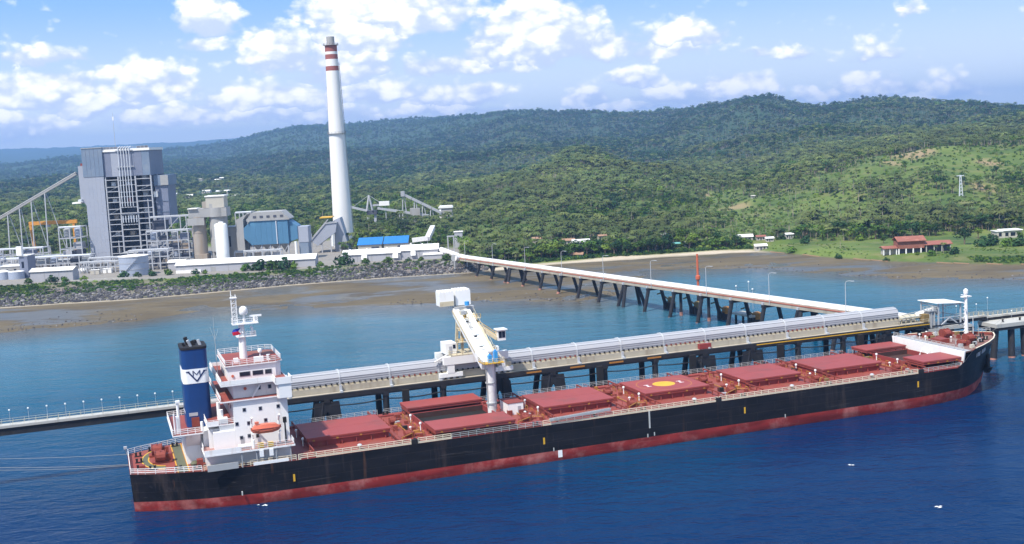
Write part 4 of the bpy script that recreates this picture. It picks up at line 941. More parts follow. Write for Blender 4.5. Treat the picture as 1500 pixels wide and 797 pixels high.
# funnel
def rrect(x0, x1, y0, y1, r, n=5):
    pts = []
    for cx, cy, a0 in ((x1-r, y0+r, -90), (x1-r, y1-r, 0), (x0+r, y1-r, 90), (x0+r, y0+r, 180)):
        for k in range(n+1): a = R(a0+90*k/n); pts.append((cx+r*math.cos(a), cy+r*math.sin(a)))
    return pts
fr_ = rrect(12.4, 17.7, -4, 4, 1.1)
fo = MB().prism(fr_, 15.19, 32.0).build('funnel', 'funnel_blue', ship, True)
MB().prism(rrect(12.35, 17.75, -4.05, 4.05, 1.12), 24.5, 27.6).build('funnel_band', 'flag_white', fo, True)
MB().prism(rrect(12.3, 17.8, -4.1, 4.1, 1.15), 31.75, 32.25).build('funnel_rim', 'soot_black', fo, True)
for s in (-1, 1):
    e = MB(); y = s*4.09
    def bar(p, q, wd=.2): e.beam((p[0], y, p[1]), (q[0], y, q[1]), .06, wd)
    bar((13.5, 27.1), (15.2, 24.95), .3); bar((16.9, 27.1), (15.2, 24.95), .3)
    bar((13.05, 27.1), (13.8, 27.1), .2); bar((16.6, 27.1), (17.35, 27.1), .2)
    e.build('funnel_emblem', 'emblem_navy', fo)
    e = MB(); bar((14.5, 26.15), (14.5, 27.25), .17); bar((14.5, 27.2), (15.2, 26.35), .16); bar((15.2, 26.35), (15.9, 27.2), .16); bar((15.9, 27.25), (15.9, 26.15), .17)
    e.build('funnel_letter', 'emblem_navy', fo)
ex = MB().tube((14.2, .3, 32.2), (13.7, .3, 33.9), .42).tube((15.4, -.8, 32.2), (15.0, -.8, 33.2), .35).tube((15.6, 1.3, 32.2), (15.9, 1.3, 33.0), .3).tube((13.4, -1.4, 32.2), (13.0, -1.5, 33.0), .25)
ex.build('exhaust_pipe', 'soot_black', fo, True)
MB().tube((16.6, -1.6, 32.2), (16.2, -1.6, 33.4), .32).tube((14.6, -2.4, 32.2), (14.0, -2.6, 33.6), .3).build('exhaust_pipe', 'galvanised', fo, True)
MB().box(12.3, 12.42, -2.2, 2.2, 17.9, 18.3).box(13.0, 14.8, -4.06, -3.99, 17.6, 18.3).build('funnel_grille', 'wall_grey', fo)
MB().box(13.4, 15.0, -4.12, -3.99, 15.3, 17.3).build('funnel_door', 'machine_red', fo)
# radar mast
ms = MB().lathe([(.85, 28.1), (.75, 32.7), (.62, 35.6), (.6, 35.6)], 25.6, 0, 14)
mast = part(ms, 'radar_mast', 'ship_white', smooth=True)
MB().box(24.4, 28.6, -1.1, 1.1, 32.8, 32.98).box(23.7, 29.2, -1.5, 1.5, 35.6, 35.8).build('mast_platform', 'ship_white', mast)
rail(rail(MB(), [(23.8, -1.4, 35.8), (29.1, -1.4, 35.8), (29.1, 1.4, 35.8), (23.8, 1.4, 35.8), (23.8, -1.4, 35.8)], 1.0, .045, 2, 1.2), [(26.4, -1, 33), (28.5, -1, 33), (28.5, 1, 33), (26.4, 1, 33)], .9, .04, 2, 1.0).build('guard_rail', 'ship_white', mast)
la = MB(); q4 = [(23.9, -.5), (24.9, -.5), (24.9, .5), (23.9, .5)]
for x, y in q4: la.beam((x, y, 35.8), (x, y, 41.3), .12)
for k in range(6):
    z = 36.4+k*.95
    for (a, c) in zip(q4, q4[1:]+q4[:1]): la.beam((*a, z), (*c, z), .09); la.beam((*a, z), (*c, z+.9), .07)
la.box(23.7, 25.1, -.7, .7, 41.3, 41.5).tube((23.95, 0, 41.5), (23.95, 0, 43.0), .08)
la.build('lattice_topmast', 'ship_white', mast)
MB().tube((26.3, 0, 35.8), (26.3, 0, 37.6), .22).lathe([(.75, 37.6), (.95, 37.9), (.95, 38.6), (.7, 39.15), (.25, 39.4)], 26.3, 0, 14).build('satellite_dome', 'ship_white', mast, True)
MB().tube((28.5, 0, 35.8), (28.5, 0, 36.9), .28).cbox((28.8, 0, 37.1), (2.6, .35, .4)).build('radar_scanner', 'ship_white', mast)
MB().tube((27.9, 0, 33), (27.9, 0, 34.5), .18).cbox((27.8, 0, 34.6), (.4, 2.2, .3)).cbox((28.0, .6, 33.3), (.8, .6, .5)).build('radar_scanner', 'ship_white', mast)
MB().tube((25.6, -2.6, 34.0), (25.6, 2.6, 34.0), .09).box(24.9, 25.1, -.3, .3, 28.2, 33).build('signal_yard', 'ship_white', mast)
MB().tube((19.7, -2, 24.9), (19.7, -2, 38.0), .09, .03, 6).tube((19.7, -2, 33), (20.6, -2, 35.4), .035, .02, 5).tube((19.7, -2, 33), (18.9, -2, 35.8), .035, .02, 5).build('whip_aerial', 'rail_grey', ship)
MB().lathe([(.14, 28.1), (.14, 29.4), (.4, 29.5), (.5, 29.85), (.4, 30.2), (.1, 30.35)], 28.8, -3, 10).build('satellite_dome', 'ship_white', wh, True)
MB().box(27, 29, -7, -6.2, 28.13, 29.2).box(23, 24, -5, -4, 28.13, 29.0).box(29.8, 30.5, -6, -5.4, 28.13, 29.3).build('roof_locker', 'ship_white', wh)
MB().cbox((30.4, -6.9, 29.0), (.5, .5, .7)).cbox((21.6, -7.4, 28.7), (.6, .5, .6)).build('compass_stand', 'machine_red', wh)
# boat-deck gear
for s in (-1, 1):
    dv = MB()
    for x in (24.7, 30.3): dv.path([(x, s*13, 11.65), (x, s*13, 16.6), (x, s*14.6, 18.0)], .22, 6); dv.beam((x, s*13, 14.2), (x, s*15.2, 14.7), .3)
    dv.build('davit', 'ship_white', ship)
    MB().box(31.2, 31.9, s*13.4-.4, s*13.4+.4, 15.9, 17.0).box(31.4, 31.7, s*13.4-.1, s*13.4+.1, 11.65, 15.9).build('deck_crane_motor', 'soot_black', ship)
    for x in (26.0, 28.0): MB().box(x-.6, x+.6, s*15.6-.25, s*15.6+.25, 11.75, 12.75).build('liferaft_cover', 'bright_yellow', ship); MB().box(x-.42, x+.42, s*16.02-.06, s*16.02+.06, 9.9, 11.3).build('hanging_board', 'ship_white', ship)
    MB().tube((21.6, s*14.6, 12.3), (24.2, s*14.6, 12.3), .45).tube((24.6, s*15, 11.65), (24.6, s*15, 13.4), .35).build('raft_canister', 'ship_white', ship)
    MB().box(24.2, 31.5, s*15.85-.05, s*15.85+.05, DZ+.1, 8.9).build('house_side_screen', 'ship_white', ship)
    cl = MB()
    for x in (22, 25, 29, 32): cl.beam((x, s*15.7, DZ), (x, s*15.7, 11.3), .2)
    cl.box(15.0, 21.2, s*15.7-.12, s*15.7+.12, DZ+.02, DZ+1.3)
    cl.build('deck_stanchion', 'grey_steel', ship)
# stern deck
for x, y in ((6.8, -1.8), (6.4, 4.6)): winch(x, y, 1.35)
for x, y in ((2.2, -5.6), (2.2, 0), (2.2, 5.6), (4.6, -7.6), (5.2, 9.2), (9.6, -10.6), (10.2, 10.6), (13.2, -12)): bollard(x, y)
MB().box(9.6, 11.4, -12.8, 12.8, DZ+.004, DZ+.02).build('walkway', 'deck_green', ship)
mk = MB()
for x in (9.4, 11.6): mk.box(x-.1, x+.1, -12.8, 12.8, DZ+.004, DZ+.03)
mk.build('walkway_edge', 'safety_yellow', ship)
arc = MB(); arc2 = MB(); n = 14
for k in range(n):
    a0, a1 = R(95+170*k/n), R(95+170*(k+1)/n)
    for (ri, ro, q) in ((3.6, 4.7, arc), (3.35, 3.6, arc2), (4.7, 4.95, arc2)):
        q.add([(7.6+r_*math.cos(a)*1.0, 1+r_*math.sin(a)*1.9, DZ+.012) for a in (a0, a1) for r_ in (ri, ro)], [(0, 1, 3, 2)])
arc.build('walkway', 'deck_green', ship); arc2.build('walkway_edge', 'safety_yellow', ship)
each(MB().box(2.0, 3.2, -6.9, -5.6, DZ, 9.1).box(13.4, 14.6, -10.8, -9.2, DZ, 9.7), 'deck_locker', 'machine_red', ship)
MB().lathe([(.8, DZ+.02), (.9, 8.6), (.5, 9.0)], 13.0, -8.4, 10).build('rope_coil', 'deck_green', ship)
MB().tube((.15, 7.6, DZ), (-.5, 7.6, 10.2), .1).cbox((-.3, 7.6, 10.0), (.7, .7, .5)).build('stern_light', 'wall_grey', ship)

def on_ship(name, label, cat, x, y, z, group=None): return thing(name, label, cat, Sw(x, y, z), SROT, group)
# lifeboats hang in their davits
for s, lb in ((-1, 'orange lifeboat hanging in the davits on the near side of the white house'), (1, 'orange lifeboat on the far side of the bridge house')):
    if s > 0: continue
    lbt = on_ship('lifeboat', lb, 'lifeboat', 27.4, s*14.9, 14.6)
    sec = [(-3.1, .15, .7), (-2.6, .75, .25), (-1.4, 1.15, 0), (1.2, 1.15, 0), (2.5, .8, .25), (3.1, .12, .8)]
    vs = []
    for x, hw, zb in sec: vs += [(x, -hw*.4, zb), (x, -hw, zb+.6), (x, -hw*.98, 1.15), (x, hw*.98, 1.15), (x, hw, zb+.6), (x, hw*.4, zb)]
    MB().add(vs, [(6*i+j, 6*i+(j+1) % 6, 6*i+6+(j+1) % 6, 6*i+6+j) for i in range(5) for j in range(6)]+[tuple(range(5, -1, -1)), tuple(range(30, 36))]).build('boat_hull', 'lifeboat_orange', lbt, True)
    vs = []
    for x, hw, zt in ((-2.8, .5, 1.35), (-2.2, .85, 1.9), (0, 1.0, 2.05), (2.0, .85, 1.9), (2.8, .45, 1.35)): vs += [(x, -hw, 1.155), (x, -hw*.75, zt-.15), (x, hw*.75, zt-.15), (x, hw, 1.155)]
    MB().add(vs, [(4*i+j, 4*i+j+1, 4*i+5+j, 4*i+4+j) for i in range(4) for j in range(3)]).build('boat_canopy', 'lifeboat_orange', lbt, True)
    MB().box(-2.2, -1.4, -.35, .35, 2.0, 2.45).build('hatch', 'lifeboat_orange', lbt)
    MB().box(-3.0, 3.0, -1.22, -1.16, 1.0, 1.14).build('rubbing_strake', 'coaming_red', lbt)
# courtesy flag on the yard
fl = on_ship('flag', 'small red, blue and white flag flying from the ship mast', 'flag', 25.4, -.9, 33.5)
def wavy(pts): return [(x, .12*math.sin(x*3), z) for x, z in pts]
MB().add(wavy([(0, 1.4), (0, 0.0), (-.55, .7)]), [(0, 1, 2)]).build('white_triangle', 'flag_white', fl)
MB().add(wavy([(0, 1.4), (-.55, .7), (-1.9, .55), (-1.6, 1.1)]), [(0, 1, 2, 3)]).build('blue_field', 'flag_blue', fl)
MB().add(wavy([(-.55, .7), (0, 0), (-1.7, -.2), (-1.9, .55)]), [(0, 1, 2, 3)]).build('red_field', 'flag_red', fl)
# mooring lines
def sag(p, q, s, n=10):
    p, q = np.array(p), np.array(q); return [tuple(p+(q-p)*t-np.array([0, 0, s*4*t*(1-t)])) for t in np.linspace(0, 1, n+1)]
for i, (p, q, s, lb) in enumerate((((.3, 5, 9.1), (-60, 26, 12.3), .9, 'upper pale mooring rope running left from the stern'), ((.3, -3, 8.8), (-60, 24, 12.0), 1.2, 'lower pale mooring rope running left from the stern'),
                                   ((.3, -3.8, 8.8), (-60, 23, 11.9), 1.5, 'lowest slack mooring rope beside the stern ropes'),
                                   ((222.4, 3.2, 12.2), (250.3, 24, 11.0), .7, 'mooring rope from the bow to the dolphin, upper one'), ((222.8, 2.6, 12.1), (250.9, 23.6, 10.9), 1.6, 'slack mooring rope from the bow to the dolphin'))):
    pts = [tuple(Sw(*t)) for t in sag(p, q, s)]
    o = MB().path(pts, .04, 5).build('mooring_rope', 'rope_dull'); tag(o, lb, 'rope', 'mooring ropes')
# ------------------------------------------------------------------ loading jetty beside the ship (same axes as the ship)
JROT = (0, 0, YAW)
JM = Matrix.Translation((SX, SY, 0)) @ Matrix.Rotation(YAW, 4, 'Z')
def Jw(x, y, z): return JM @ Vector((x, y, z))
def jthing(name, label, cat, x=0, y=0, z=0, group=None): return thing(name, label, cat, Jw(x, y, z), JROT, group)
jet = jthing('loading_jetty', 'long coal loading jetty with white covered gallery on black piles behind the ship', 'jetty', 0, 0, .5)
JX0, JX1 = 38.0, 213.5
MB().box(221.6, 237, 21.5, 31.5, 10.2, 11.0).build('lower_deck', 'concrete_grey', jet)
MB().box(31, 221.5, 22.36, 30.64, 12.3, 12.9).build('deck_slab', 'concrete_beige', jet)
for y in (21.9, 31.1): MB().box(31, 222, y-.45, y+.45, 11.85, 12.88).build('edge_beam', 'pile_black', jet)
MB().box(31, 222, 26.1, 26.9, 11.86, 12.29).build('middle_beam', 'pile_black', jet)
bents = np.arange(32, 238, 14.65)
pile_me = MB().tube((0, 0, -3), (0, 0, 11.2), .8, None, 10).mesh('pile', 'pile_black', True)
foot_me = MB().tube((0, 0, -2.9), (0, 0, 1.3), .84, None, 10).mesh('pile_foot', 'pile_foot', True)
for i, x in enumerate(bents):
    if x > 222: MB().box(x-.7, x+.7, 21.4, 31.6, 9.3, 10.2).build('cross_head', 'pile_black', jet)
    else: MB().box(x-.7, x+.7, 21.4, 31.6, 11.0, 11.85).build('cross_head', 'pile_black', jet)
    if i % 4 == 1 or i % 4 == 0 and i > 3:
        for y in (22.3, 30.6):
            for s in (-1, 1):
                p = MB().tube((x+s*.8, y, 11.2), (x+s*3.4, y+(s*.5), -3), .78, None, 9).build('raked_pile', 'pile_black', jet, True)
                MB().tube((x+s*3.3, y+(s*.48), -2), (x+s*2.74, y+s*.37, .6), .83, None, 9).build('pile_foot', 'pile_foot', p, True)
        MB().prismy([(x-3.0, 11.0), (x+3.0, 11.0), (x+3.4, 7.0), (x+1.1, 7.0), (x, 8.8), (x-1.1, 7.0), (x-3.4, 7.0)], 21.6, 22.2).build('fender_frame', 'pile_black', jet)
    else:
        for y in (22.3, 30.6):
            p = link('pile', pile_me, jet, (x, y, 0 if x < 222 else -1.2)); link('pile_foot', foot_me, p)
for x0, x1 in zip(bents[:-1], bents[1:]):                          # sagging service pipes and haunches between the bents
    for y in (21.7,):
        MB().path([(x0+.7+(x1-x0-1.4)*t, y, 10.2-1.6*t*(1-t)) for t in np.linspace(0, 1, 7)], .16, 6).build('service_pipe', 'pile_black', jet)
    MB().box(x0+.7, x1-.7, 21.55, 21.75, 11.5, 11.85).build('waling', 'pile_black', jet)
# conveyor side panels, gallery roof sheets, belt supports
n = 14; L = (JX1-JX0)/n
hood = [(24.2, 14.75), (24.2, 16.3), (24.55, 17.0), (25.4, 17.55), (26.4, 17.75), (27.4, 17.55), (28.25, 17.0), (28.6, 16.3), (28.6, 14.75)]
rib = [(23.98, 14.7), (23.98, 16.35), (24.4, 17.2), (25.3, 17.8), (26.4, 18.0), (27.5, 17.8), (28.4, 17.2), (28.82, 16.35), (28.82, 14.7)]
for k in range(n):
    x0, x1 = JX0+k*L, JX0+(k+1)*L
    MB().prismx(hood, x0+.06, x1-.06).build('gallery_hood', 'cladding_white', jet)
    g_ = MB()
    for z in (15.25, 15.8, 16.3): g_.box(x0+.1, x1-.1, 24.12, 24.2, z-.05, z+.05)
    for y in (24.75, 25.6, 26.4): g_.box(x0+.1, x1-.1, y-.05, y+.05, 17.2 if y < 25 else 17.6, 17.34 if y < 25 else 17.72 if y < 26 else 17.8)
    g_.build('sheet_seam', 'galvanised', jet, kind='stuff')
    MB().prismx(rib, x0-.18, x0+.18).build('gallery_rib', 'galvanised', jet)
    MB().box(x0+.05, x1-.05, 23.7, 24.0, 12.95, 14.3).build('side_panel', 'concrete_beige', jet)
    MB().box(x0+.05, x1-.05, 23.9, 28.7, 14.3, 14.6).build('belt_floor', 'beige_steel', jet)
    rb = MB()
    for q in range(9):
        x = x0+.7+q*(L-1.4)/8; rb.box(x-.16, x+.16, 23.72, 24.1, 14.62, 15.0)
    rb.build('belt_roller', 'machine_red' if k % 3 == 2 else 'soot_black', jet, kind='stuff')
    MB().box(x0-.3, x0+.3, 23.2, 23.68, 11.9, 14.6).box(x0-.3, x0+.3, 22.0, 23.2, 12.9, 13.3).build('gallery_bracket', 'galvanised', jet)
MB().box(JX0-1.2, JX0-.15, 23.6, 29.2, 12.9, 18.0).build('gallery_end', 'cladding_white', jet)
for x, mt in ((134, 'safety_yellow'), (112, 'safety_yellow'), (123, 'safety_yellow'), (100, 'safety_yellow')): MB().box(x-2, x+2, 21.3, 21.44, 12.2, 12.6).build('edge_sign', 'machine_yellow', jet)
MB().box(148, 151.5, 22.2, 23.4, 12.95, 14.3).build('red_locker', 'coaming_red', jet)
MB().box(165, 222, 21.36, 21.44, 12.35, 12.6).build('kerb_stripe', 'safety_yellow', jet)
jr = MB(); rail(jr, [(31.2, 31.3, 12.9), (221, 31.3, 12.9)], 1.1, .05, 2, 2.4); rail(jr, [(210, 21.8, 12.9), (222, 21.8, 12.9)], 1.1, .05, 2, 2)
jr.build('guard_rail', 'beige_steel', jet, kind='stuff')
for x in (66, 92, 118, 145, 172, 198):
    MB().box(x-.8, x+.8, 20.3, 21.4, 6.5, 12.0).build('fender', 'soot_black', jet)
# end of the gallery: the belt runs open over rusty rollers to the transfer tower
ob = MB().box(213.6, 224, 24.0, 28.6, 14.2, 14.6)
for x in np.arange(214.5, 222, 1.6): ob.box(x-.1, x+.1, 24.2, 24.4, 12.9, 14.2); ob.box(x-.1, x+.1, 28.2, 28.4, 12.9, 14.2)
ob.build('open_belt', 'beige_steel', jet)
MB().beam((214, 23.6, 15.6), (222, 23.6, 16.4), .15).beam((214, 23.6, 14.6), (222, 23.6, 14.9), .15).beam((214.2, 23.6, 15.6), (215.6, 23.6, 14.7), .12).beam((216, 23.6, 15.9), (217.4, 23.6, 14.8), .12).build('belt_truss', 'rail_grey', jet)
MB().box(220.8, 224.6, 22.3, 24.4, 12.92, 15.2).build('rusty_gearbox', 'mud_brown', jet)

# transfer tower at the corner
tt = jthing('transfer_tower', 'open steel transfer tower with white lean-to roof at the jetty corner', 'tower', 229, 25.2, 11.5)
co_ = [(-3.6, -3.4), (4.2, -3.4), (4.2, 4.2), (-3.6, 4.2)]
for x, y in co_: MB().box(x-.18, x+.18, y-.18, y+.18, 0, 6.6 if x > 0 else 7.1).build('column', 'galvanised', tt)
MB().prismy([(-4.4, 7.15), (5.0, 6.55), (5.0, 6.75), (-4.4, 7.35)], -4.0, 4.8).build('roof', 'roof_white', tt)
tb = MB()
for (a, c) in zip(co_, co_[1:]+co_[:1]):
    tb.beam((*a, 6.3), (*c, 6.3), .25); tb.beam((*a, 2.8), (*c, 2.8), .18)
tb.beam((-3.6, -3.4, 0), (.3, -3.4, 2.7), .3).beam((4.2, -3.4, 0), (.3, -3.4, 2.7), .3)
tb.build('bracing', 'galvanised', tt)
MB().tube((-8, 1, 3.3), (-3.0, -1, 5.2), 1.0, .9, 12).tube((-3.0, -1, 5.2), (-1.6, -1, 3.6), .9, .7, 12).build('chute', 'cover_white', tt, True)
MB().box(-6.4, -4.6, -3.2, -1.2, 0, 5.0).box(-6.8, -4.2, -3.6, -.8, 5.0, 5.2).tube((-6, -3.3, 0), (-6, -3.3, 5.8), .15).tube((-4.9, -3.4, 0), (-4.9, -3.4, 6), .15).build('machinery_frame', 'grey_steel', tt)
rail(MB(), [(-6.8, -3.6, 5.2), (-4.2, -3.6, 5.2), (-4.2, -.8, 5.2), (-6.8, -.8, 5.2)], 1.0, .05, 2, 1.2).build('guard_rail', 'rail_grey', tt, kind='stuff')

# ------------------------------------------------------------------ ship loader
lo = jthing('ship_loader', 'white travelling ship loader with its boom over the open hatch', 'ship loader', 84, 26, 13.4)
def lp(x, y, z): return (x-84, y-26, z-12.9)
def lb(mb, x0, x1, y0, y1, z0, z1): return mb.box(x0-84, x1-84, y0-26, y1-26, z0-12.9, z1-12.9)
for x, y in ((78.4, 22.9), (91.8, 22.9), (78.4, 30.2), (91.8, 30.2)):
    bg_ = lb(MB(), x-3, x+3, y-.55, y+.55, 13.5, 14.5).build('bogie', 'white_paint', lo)
    wh_ = MB()
    for dx in (-2.3, -.8, .8, 2.3): wh_.tube(lp(x+dx, y-.35, 13.42), lp(x+dx, y+.35, 13.42), .5, None, 10)
    each(wh_, 'wheel', 'grey_steel', bg_)
    lb(MB(), x-.9, x+.9, y-.6, y+.6, 14.5, 16.6).build('portal_leg', 'white_paint', lo)
for y in (22.9, 30.2): lb(MB(), 76.6, 93.6, y-.7, y+.7, 16.6, 18.6).build('portal_girder', 'white_paint', lo)
for x in (80.2, 88.6): lb(MB(), x-.8, x+.8, 23.6, 29.5, 16.7, 18.5).build('portal_cross_beam', 'white_paint', lo)
lb(MB(), 78.5, 90.5, 22.2, 31, 18.6, 18.8).build('working_platform', 'beige_steel', lo)
rail(MB(), [lp(78.5, 22.2, 18.8), lp(90.5, 22.2, 18.8), lp(90.5, 31, 18.8), lp(78.5, 31, 18.8), lp(78.5, 22.2, 18.8)], 1.1, .05, 2, 1.5).build('guard_rail', 'beige_steel', lo, kind='stuff')
MB().beam(lp(74.6, 23.6, 17.4), lp(79, 25, 18.9), .5, .35).build('tripper_belt', 'cover_white', lo)
hb_ = lb(MB(), 77.9, 80.8, 24.6, 29.4, 18.82, 21.6).build('machinery_house', 'white_paint', lo)
lb(MB(), 78.8, 79.6, 24.54, 24.6, 18.9, 20.8).build('door', 'wall_grey', hb_); lb(MB(), 79.8, 80.5, 24.54, 24.6, 20.2, 21.2).build('window', 'window_dark', hb_)
# slewing tower
for x, y in ((82.2, 24.4), (86.0, 24.4), (82.2, 30), (86.0, 30)): MB().beam(lp(x, y, 18.8), lp(83.2+(x-83)*.35, y*.5+14.2, 29.2), .65).build('tower_leg', 'beige_steel', lo)
tx = MB()
for z, k in ((21.5, .25), (24.5, .5), (27, .75)):
    a = [lp(82.2+k*.7, 24.4+k*2, z), lp(86-k*1.7, 24.4+k*2, z), lp(86-k*1.7, 30-k*1.5, z), lp(82.2+k*.7, 30-k*1.5, z)]
    for p, q in zip(a, a[1:]+a[:1]): tx.beam(p, q, .28)
tx.build('tower_bracing', 'beige_steel', lo)
for z, xx in ((21.6, 81.0), (24.6, 81.4), (27.4, 81.8)):
    pf = lb(MB(), xx, xx+5.4, 23.4, 25.0, z, z+.12).build('tower_platform', 'beige_steel', lo)
    rail(MB(), [lp(xx, 23.4, z+.1), lp(xx+5.4, 23.4, z+.1)], 1.0, .045, 2, 1.2).build('guard_rail', 'safety_yellow', pf, kind='stuff')
# boom: two box girders from the head over the jetty down to the chute over the hold
H0, H1 = (84.4, 33.5, 29.6), (81.6, .8, 19.6)
def bpt(t, dx, dz=0.0): return lp(H0[0]*(1-t)+H1[0]*t+dx, H0[1]*(1-t)+H1[1]*t, H0[2]*(1-t)+H1[2]*t+dz)
for dx, w_, t0, t1 in ((-1.45, 1.5, 0, 1.0), (1.35, 1.6, .1, .84)):
    for k in range(5): a_, c_ = t0+(t1-t0)*k/5, t0+(t1-t0)*(k+1)/5-.004; MB().beam(bpt(a_, dx*(1-.2*a_)), bpt(c_, dx*(1-.2*c_)), w_, 1.9).build('boom_girder', 'white_paint', lo)
for dx in (-2.3, 2.3): MB().beam(bpt(.1, dx, .2), bpt(.8, dx*.85, .2), .12, .6).build('boom_flange', 'beige_steel', lo)
for k in range(9): MB().beam(bpt(.1+k*.09, -.7, 1.0), bpt(.1+k*.09, .6, 1.0), .16, .16).build('boom_rung', 'grey_steel', lo)
bt = MB().beam(lp(H0[0], H0[1], H0[2]-.5), lp(H1[0], H1[1], H1[2]-.5), 1.6, .5)
bt.build('boom_belt', 'grey_steel', lo)
for k, t in enumerate((.12, .3, .48, .66, .84, .97)):
    c = [H0[i]*(1-t)+H1[i]*t for i in range(3)]
    MB().cbox(lp(c[0], c[1], c[2]+.75), (3.8, .5, .5)).build('boom_tie', 'white_paint', lo)
MB().beam(bpt(.6, .1), bpt(.97, .1), 1.5, 1.5).build('boom_cover', 'white_paint', lo)
MB().beam(bpt(0, .1), bpt(.14, .1), 1.5, 1.5).build('boom_cover', 'white_paint', lo)
for t, mt in ((.2, 'grey_steel'), (.56, 'white_paint'), (.74, 'white_paint')):
    c = [H0[i]*(1-t)+H1[i]*t for i in range(3)]
    MB().cbox(lp(c[0]-.3, c[1], c[2]+1.2), (1.5, 2.2, .8)).build('boom_equipment', mt, lo)
wk = MB()
for k in range(8):
    t0, t1 = k/8, (k+1)/8; c0 = [H0[i]*(1-t0)+H1[i]*t0 for i in range(3)]; c1 = [H0[i]*(1-t1)+H1[i]*t1 for i in range(3)]
    wk.beam(lp(c0[0]+2.9, c0[1], c0[2]-.3), lp(c1[0]+2.7, c1[1], c1[2]-.3), .9, .12); wk.beam(lp(c0[0]+3.3, c0[1], c0[2]+.8), lp(c1[0]+3.1, c1[1], c1[2]+.8), .08); wk.beam(lp(c0[0]+3.3, c0[1], c0[2]-.3), lp(c0[0]+3.3, c0[1], c0[2]+.8), .08)
wk.build('boom_walkway', 'beige_steel', lo)
# counterweight boxes above the back end of the boom
def tilt_box(x0, x1, y0, y1, z0, z1): return lb(MB(), x0, x1, y0, y1, z0, z1)
cwa = tilt_box(78.6, 82.3, 29.8, 33.6, 30.3, 33.9).build('counterweight', 'white_paint', lo)
cwb = tilt_box(83.0, 87.0, 30.6, 35.0, 30.1, 33.9).build('counterweight', 'white_paint', lo)
for x0, x1, y0, y1, z in ((78.6, 82.3, 29.8, 33.6, 33.9), (83.0, 87.0, 30.6, 35.0, 33.9)):
    cr_ = MB(); n_ = 5
    for k in range(n_): x = x0+(k+.5)*(x1-x0)/n_; lb(cr_, x-.22, x+.22, y0, y1, z, z+.3)
    each(cr_, 'roof_rib', 'white_paint', cwa if x0 < 80 else cwb)
lb(MB(), 78.5, 82.2, 29.7, 29.82, 30.3, 31.5).build('counterweight_face', 'beige_steel', cwa)
lb(MB(), 82.2, 87.4, 29.2, 30.6, 28.6, 29.9).build('head_frame', 'grey_steel', lo)
MB().beam(lp(83.4, 27.5, 24), lp(83.0, 31.5, 29.8), .6).beam(lp(86.2, 27.5, 24), lp(86.6, 31.5, 29.8), .6).build('head_strut', 'white_paint', lo)
MB().tube(lp(85.4, 28.8, 30.2), lp(85.4, 28.8, 31.2), .6, None, 10).build('motor', 'motor_blue', lo)
# chute into the hold, drive platform with blue motors
MB().tube(lp(81.6, .6, 20.2), lp(81.5, .6, 7.2), 1.05, .95, 14).build('loading_chute', 'cover_white', lo, True)
MB().tube(lp(82.9, .9, 20), lp(82.7, .9, 9), .22, None, 7).tube(lp(80.5, .1, 19), lp(80.5, .1, 10), .12, None, 6).build('chute_winch_rope', 'grey_steel', lo)
MB().tube(lp(81.5, .6, 10.6), lp(81.5, .6, 10.9), 1.2, None, 14).tube(lp(81.5, .6, 15.4), lp(81.5, .6, 15.7), 1.18, None, 14).build('chute_collar', 'grey_steel', lo)
dp = lb(MB(), 79.6, 84.6, -1.6, 3.0, 20.3, 20.45).build('drive_platform', 'safety_yellow', lo)
rail(MB(), [lp(79.6, -1.6, 20.45), lp(84.6, -1.6, 20.45), lp(84.6, 3, 20.45), lp(79.6, 3, 20.45), lp(79.6, -1.6, 20.45)], 1.0, .05, 2, 1.1).build('guard_rail', 'beige_steel', dp, kind='stuff')
for x, z in ((81.5, 22.1), (82.9, 23.0)): lb(MB(), x-.42, x+.42, -.5, .6, 20.45, z).tube(lp(x, .1, z-.05), lp(x, .1, z+.3), .3, None, 10).build('motor', 'motor_blue', lo)
lb(MB(), 83.6, 84.4, 0, 1.2, 20.45, 21.4).build('gearbox', 'grey_steel', lo)
# operator cab on its arm
MB().beam(lp(86.2, 24.6, 25.8), lp(90.2, 19.6, 22.4), 1.1, .9).build('cab_arm', 'beige_steel', lo)
MB().beam(lp(86.2, 24.2, 27.0), lp(90.2, 19.2, 23.6), .1, .1).beam(lp(86.2, 24.2, 26.4), lp(90.2, 19.2, 23.0), .08, .08).build('arm_rail', 'safety_yellow', lo)
cb = lb(MB(), 89.9, 91.9, 18.4, 20.6, 22.0, 24.6).build('operator_cab', 'white_paint', lo)
lb(MB(), 89.6, 92.3, 18.0, 20.9, 24.6, 24.85).build('cab_roof', 'white_paint', cb)
for x0, x1 in ((90.05, 90.85), (90.95, 91.75)): lb(MB(), x0, x1, 18.33, 18.39, 22.7, 24.3).build('window', 'window_dark', cb)
lb(MB(), 91.91, 91.97, 18.6, 20.4, 22.7, 24.3).build('window', 'window_dark', cb)
for x, z, y in ((92.4, 16.4, 24.0), (93.4, 15.2, 23.4)): lb(MB(), x-.9, x+1.0, y-.8, y+.8, z-1.6, z+.4).build('cable_reel', 'beige_steel', lo)

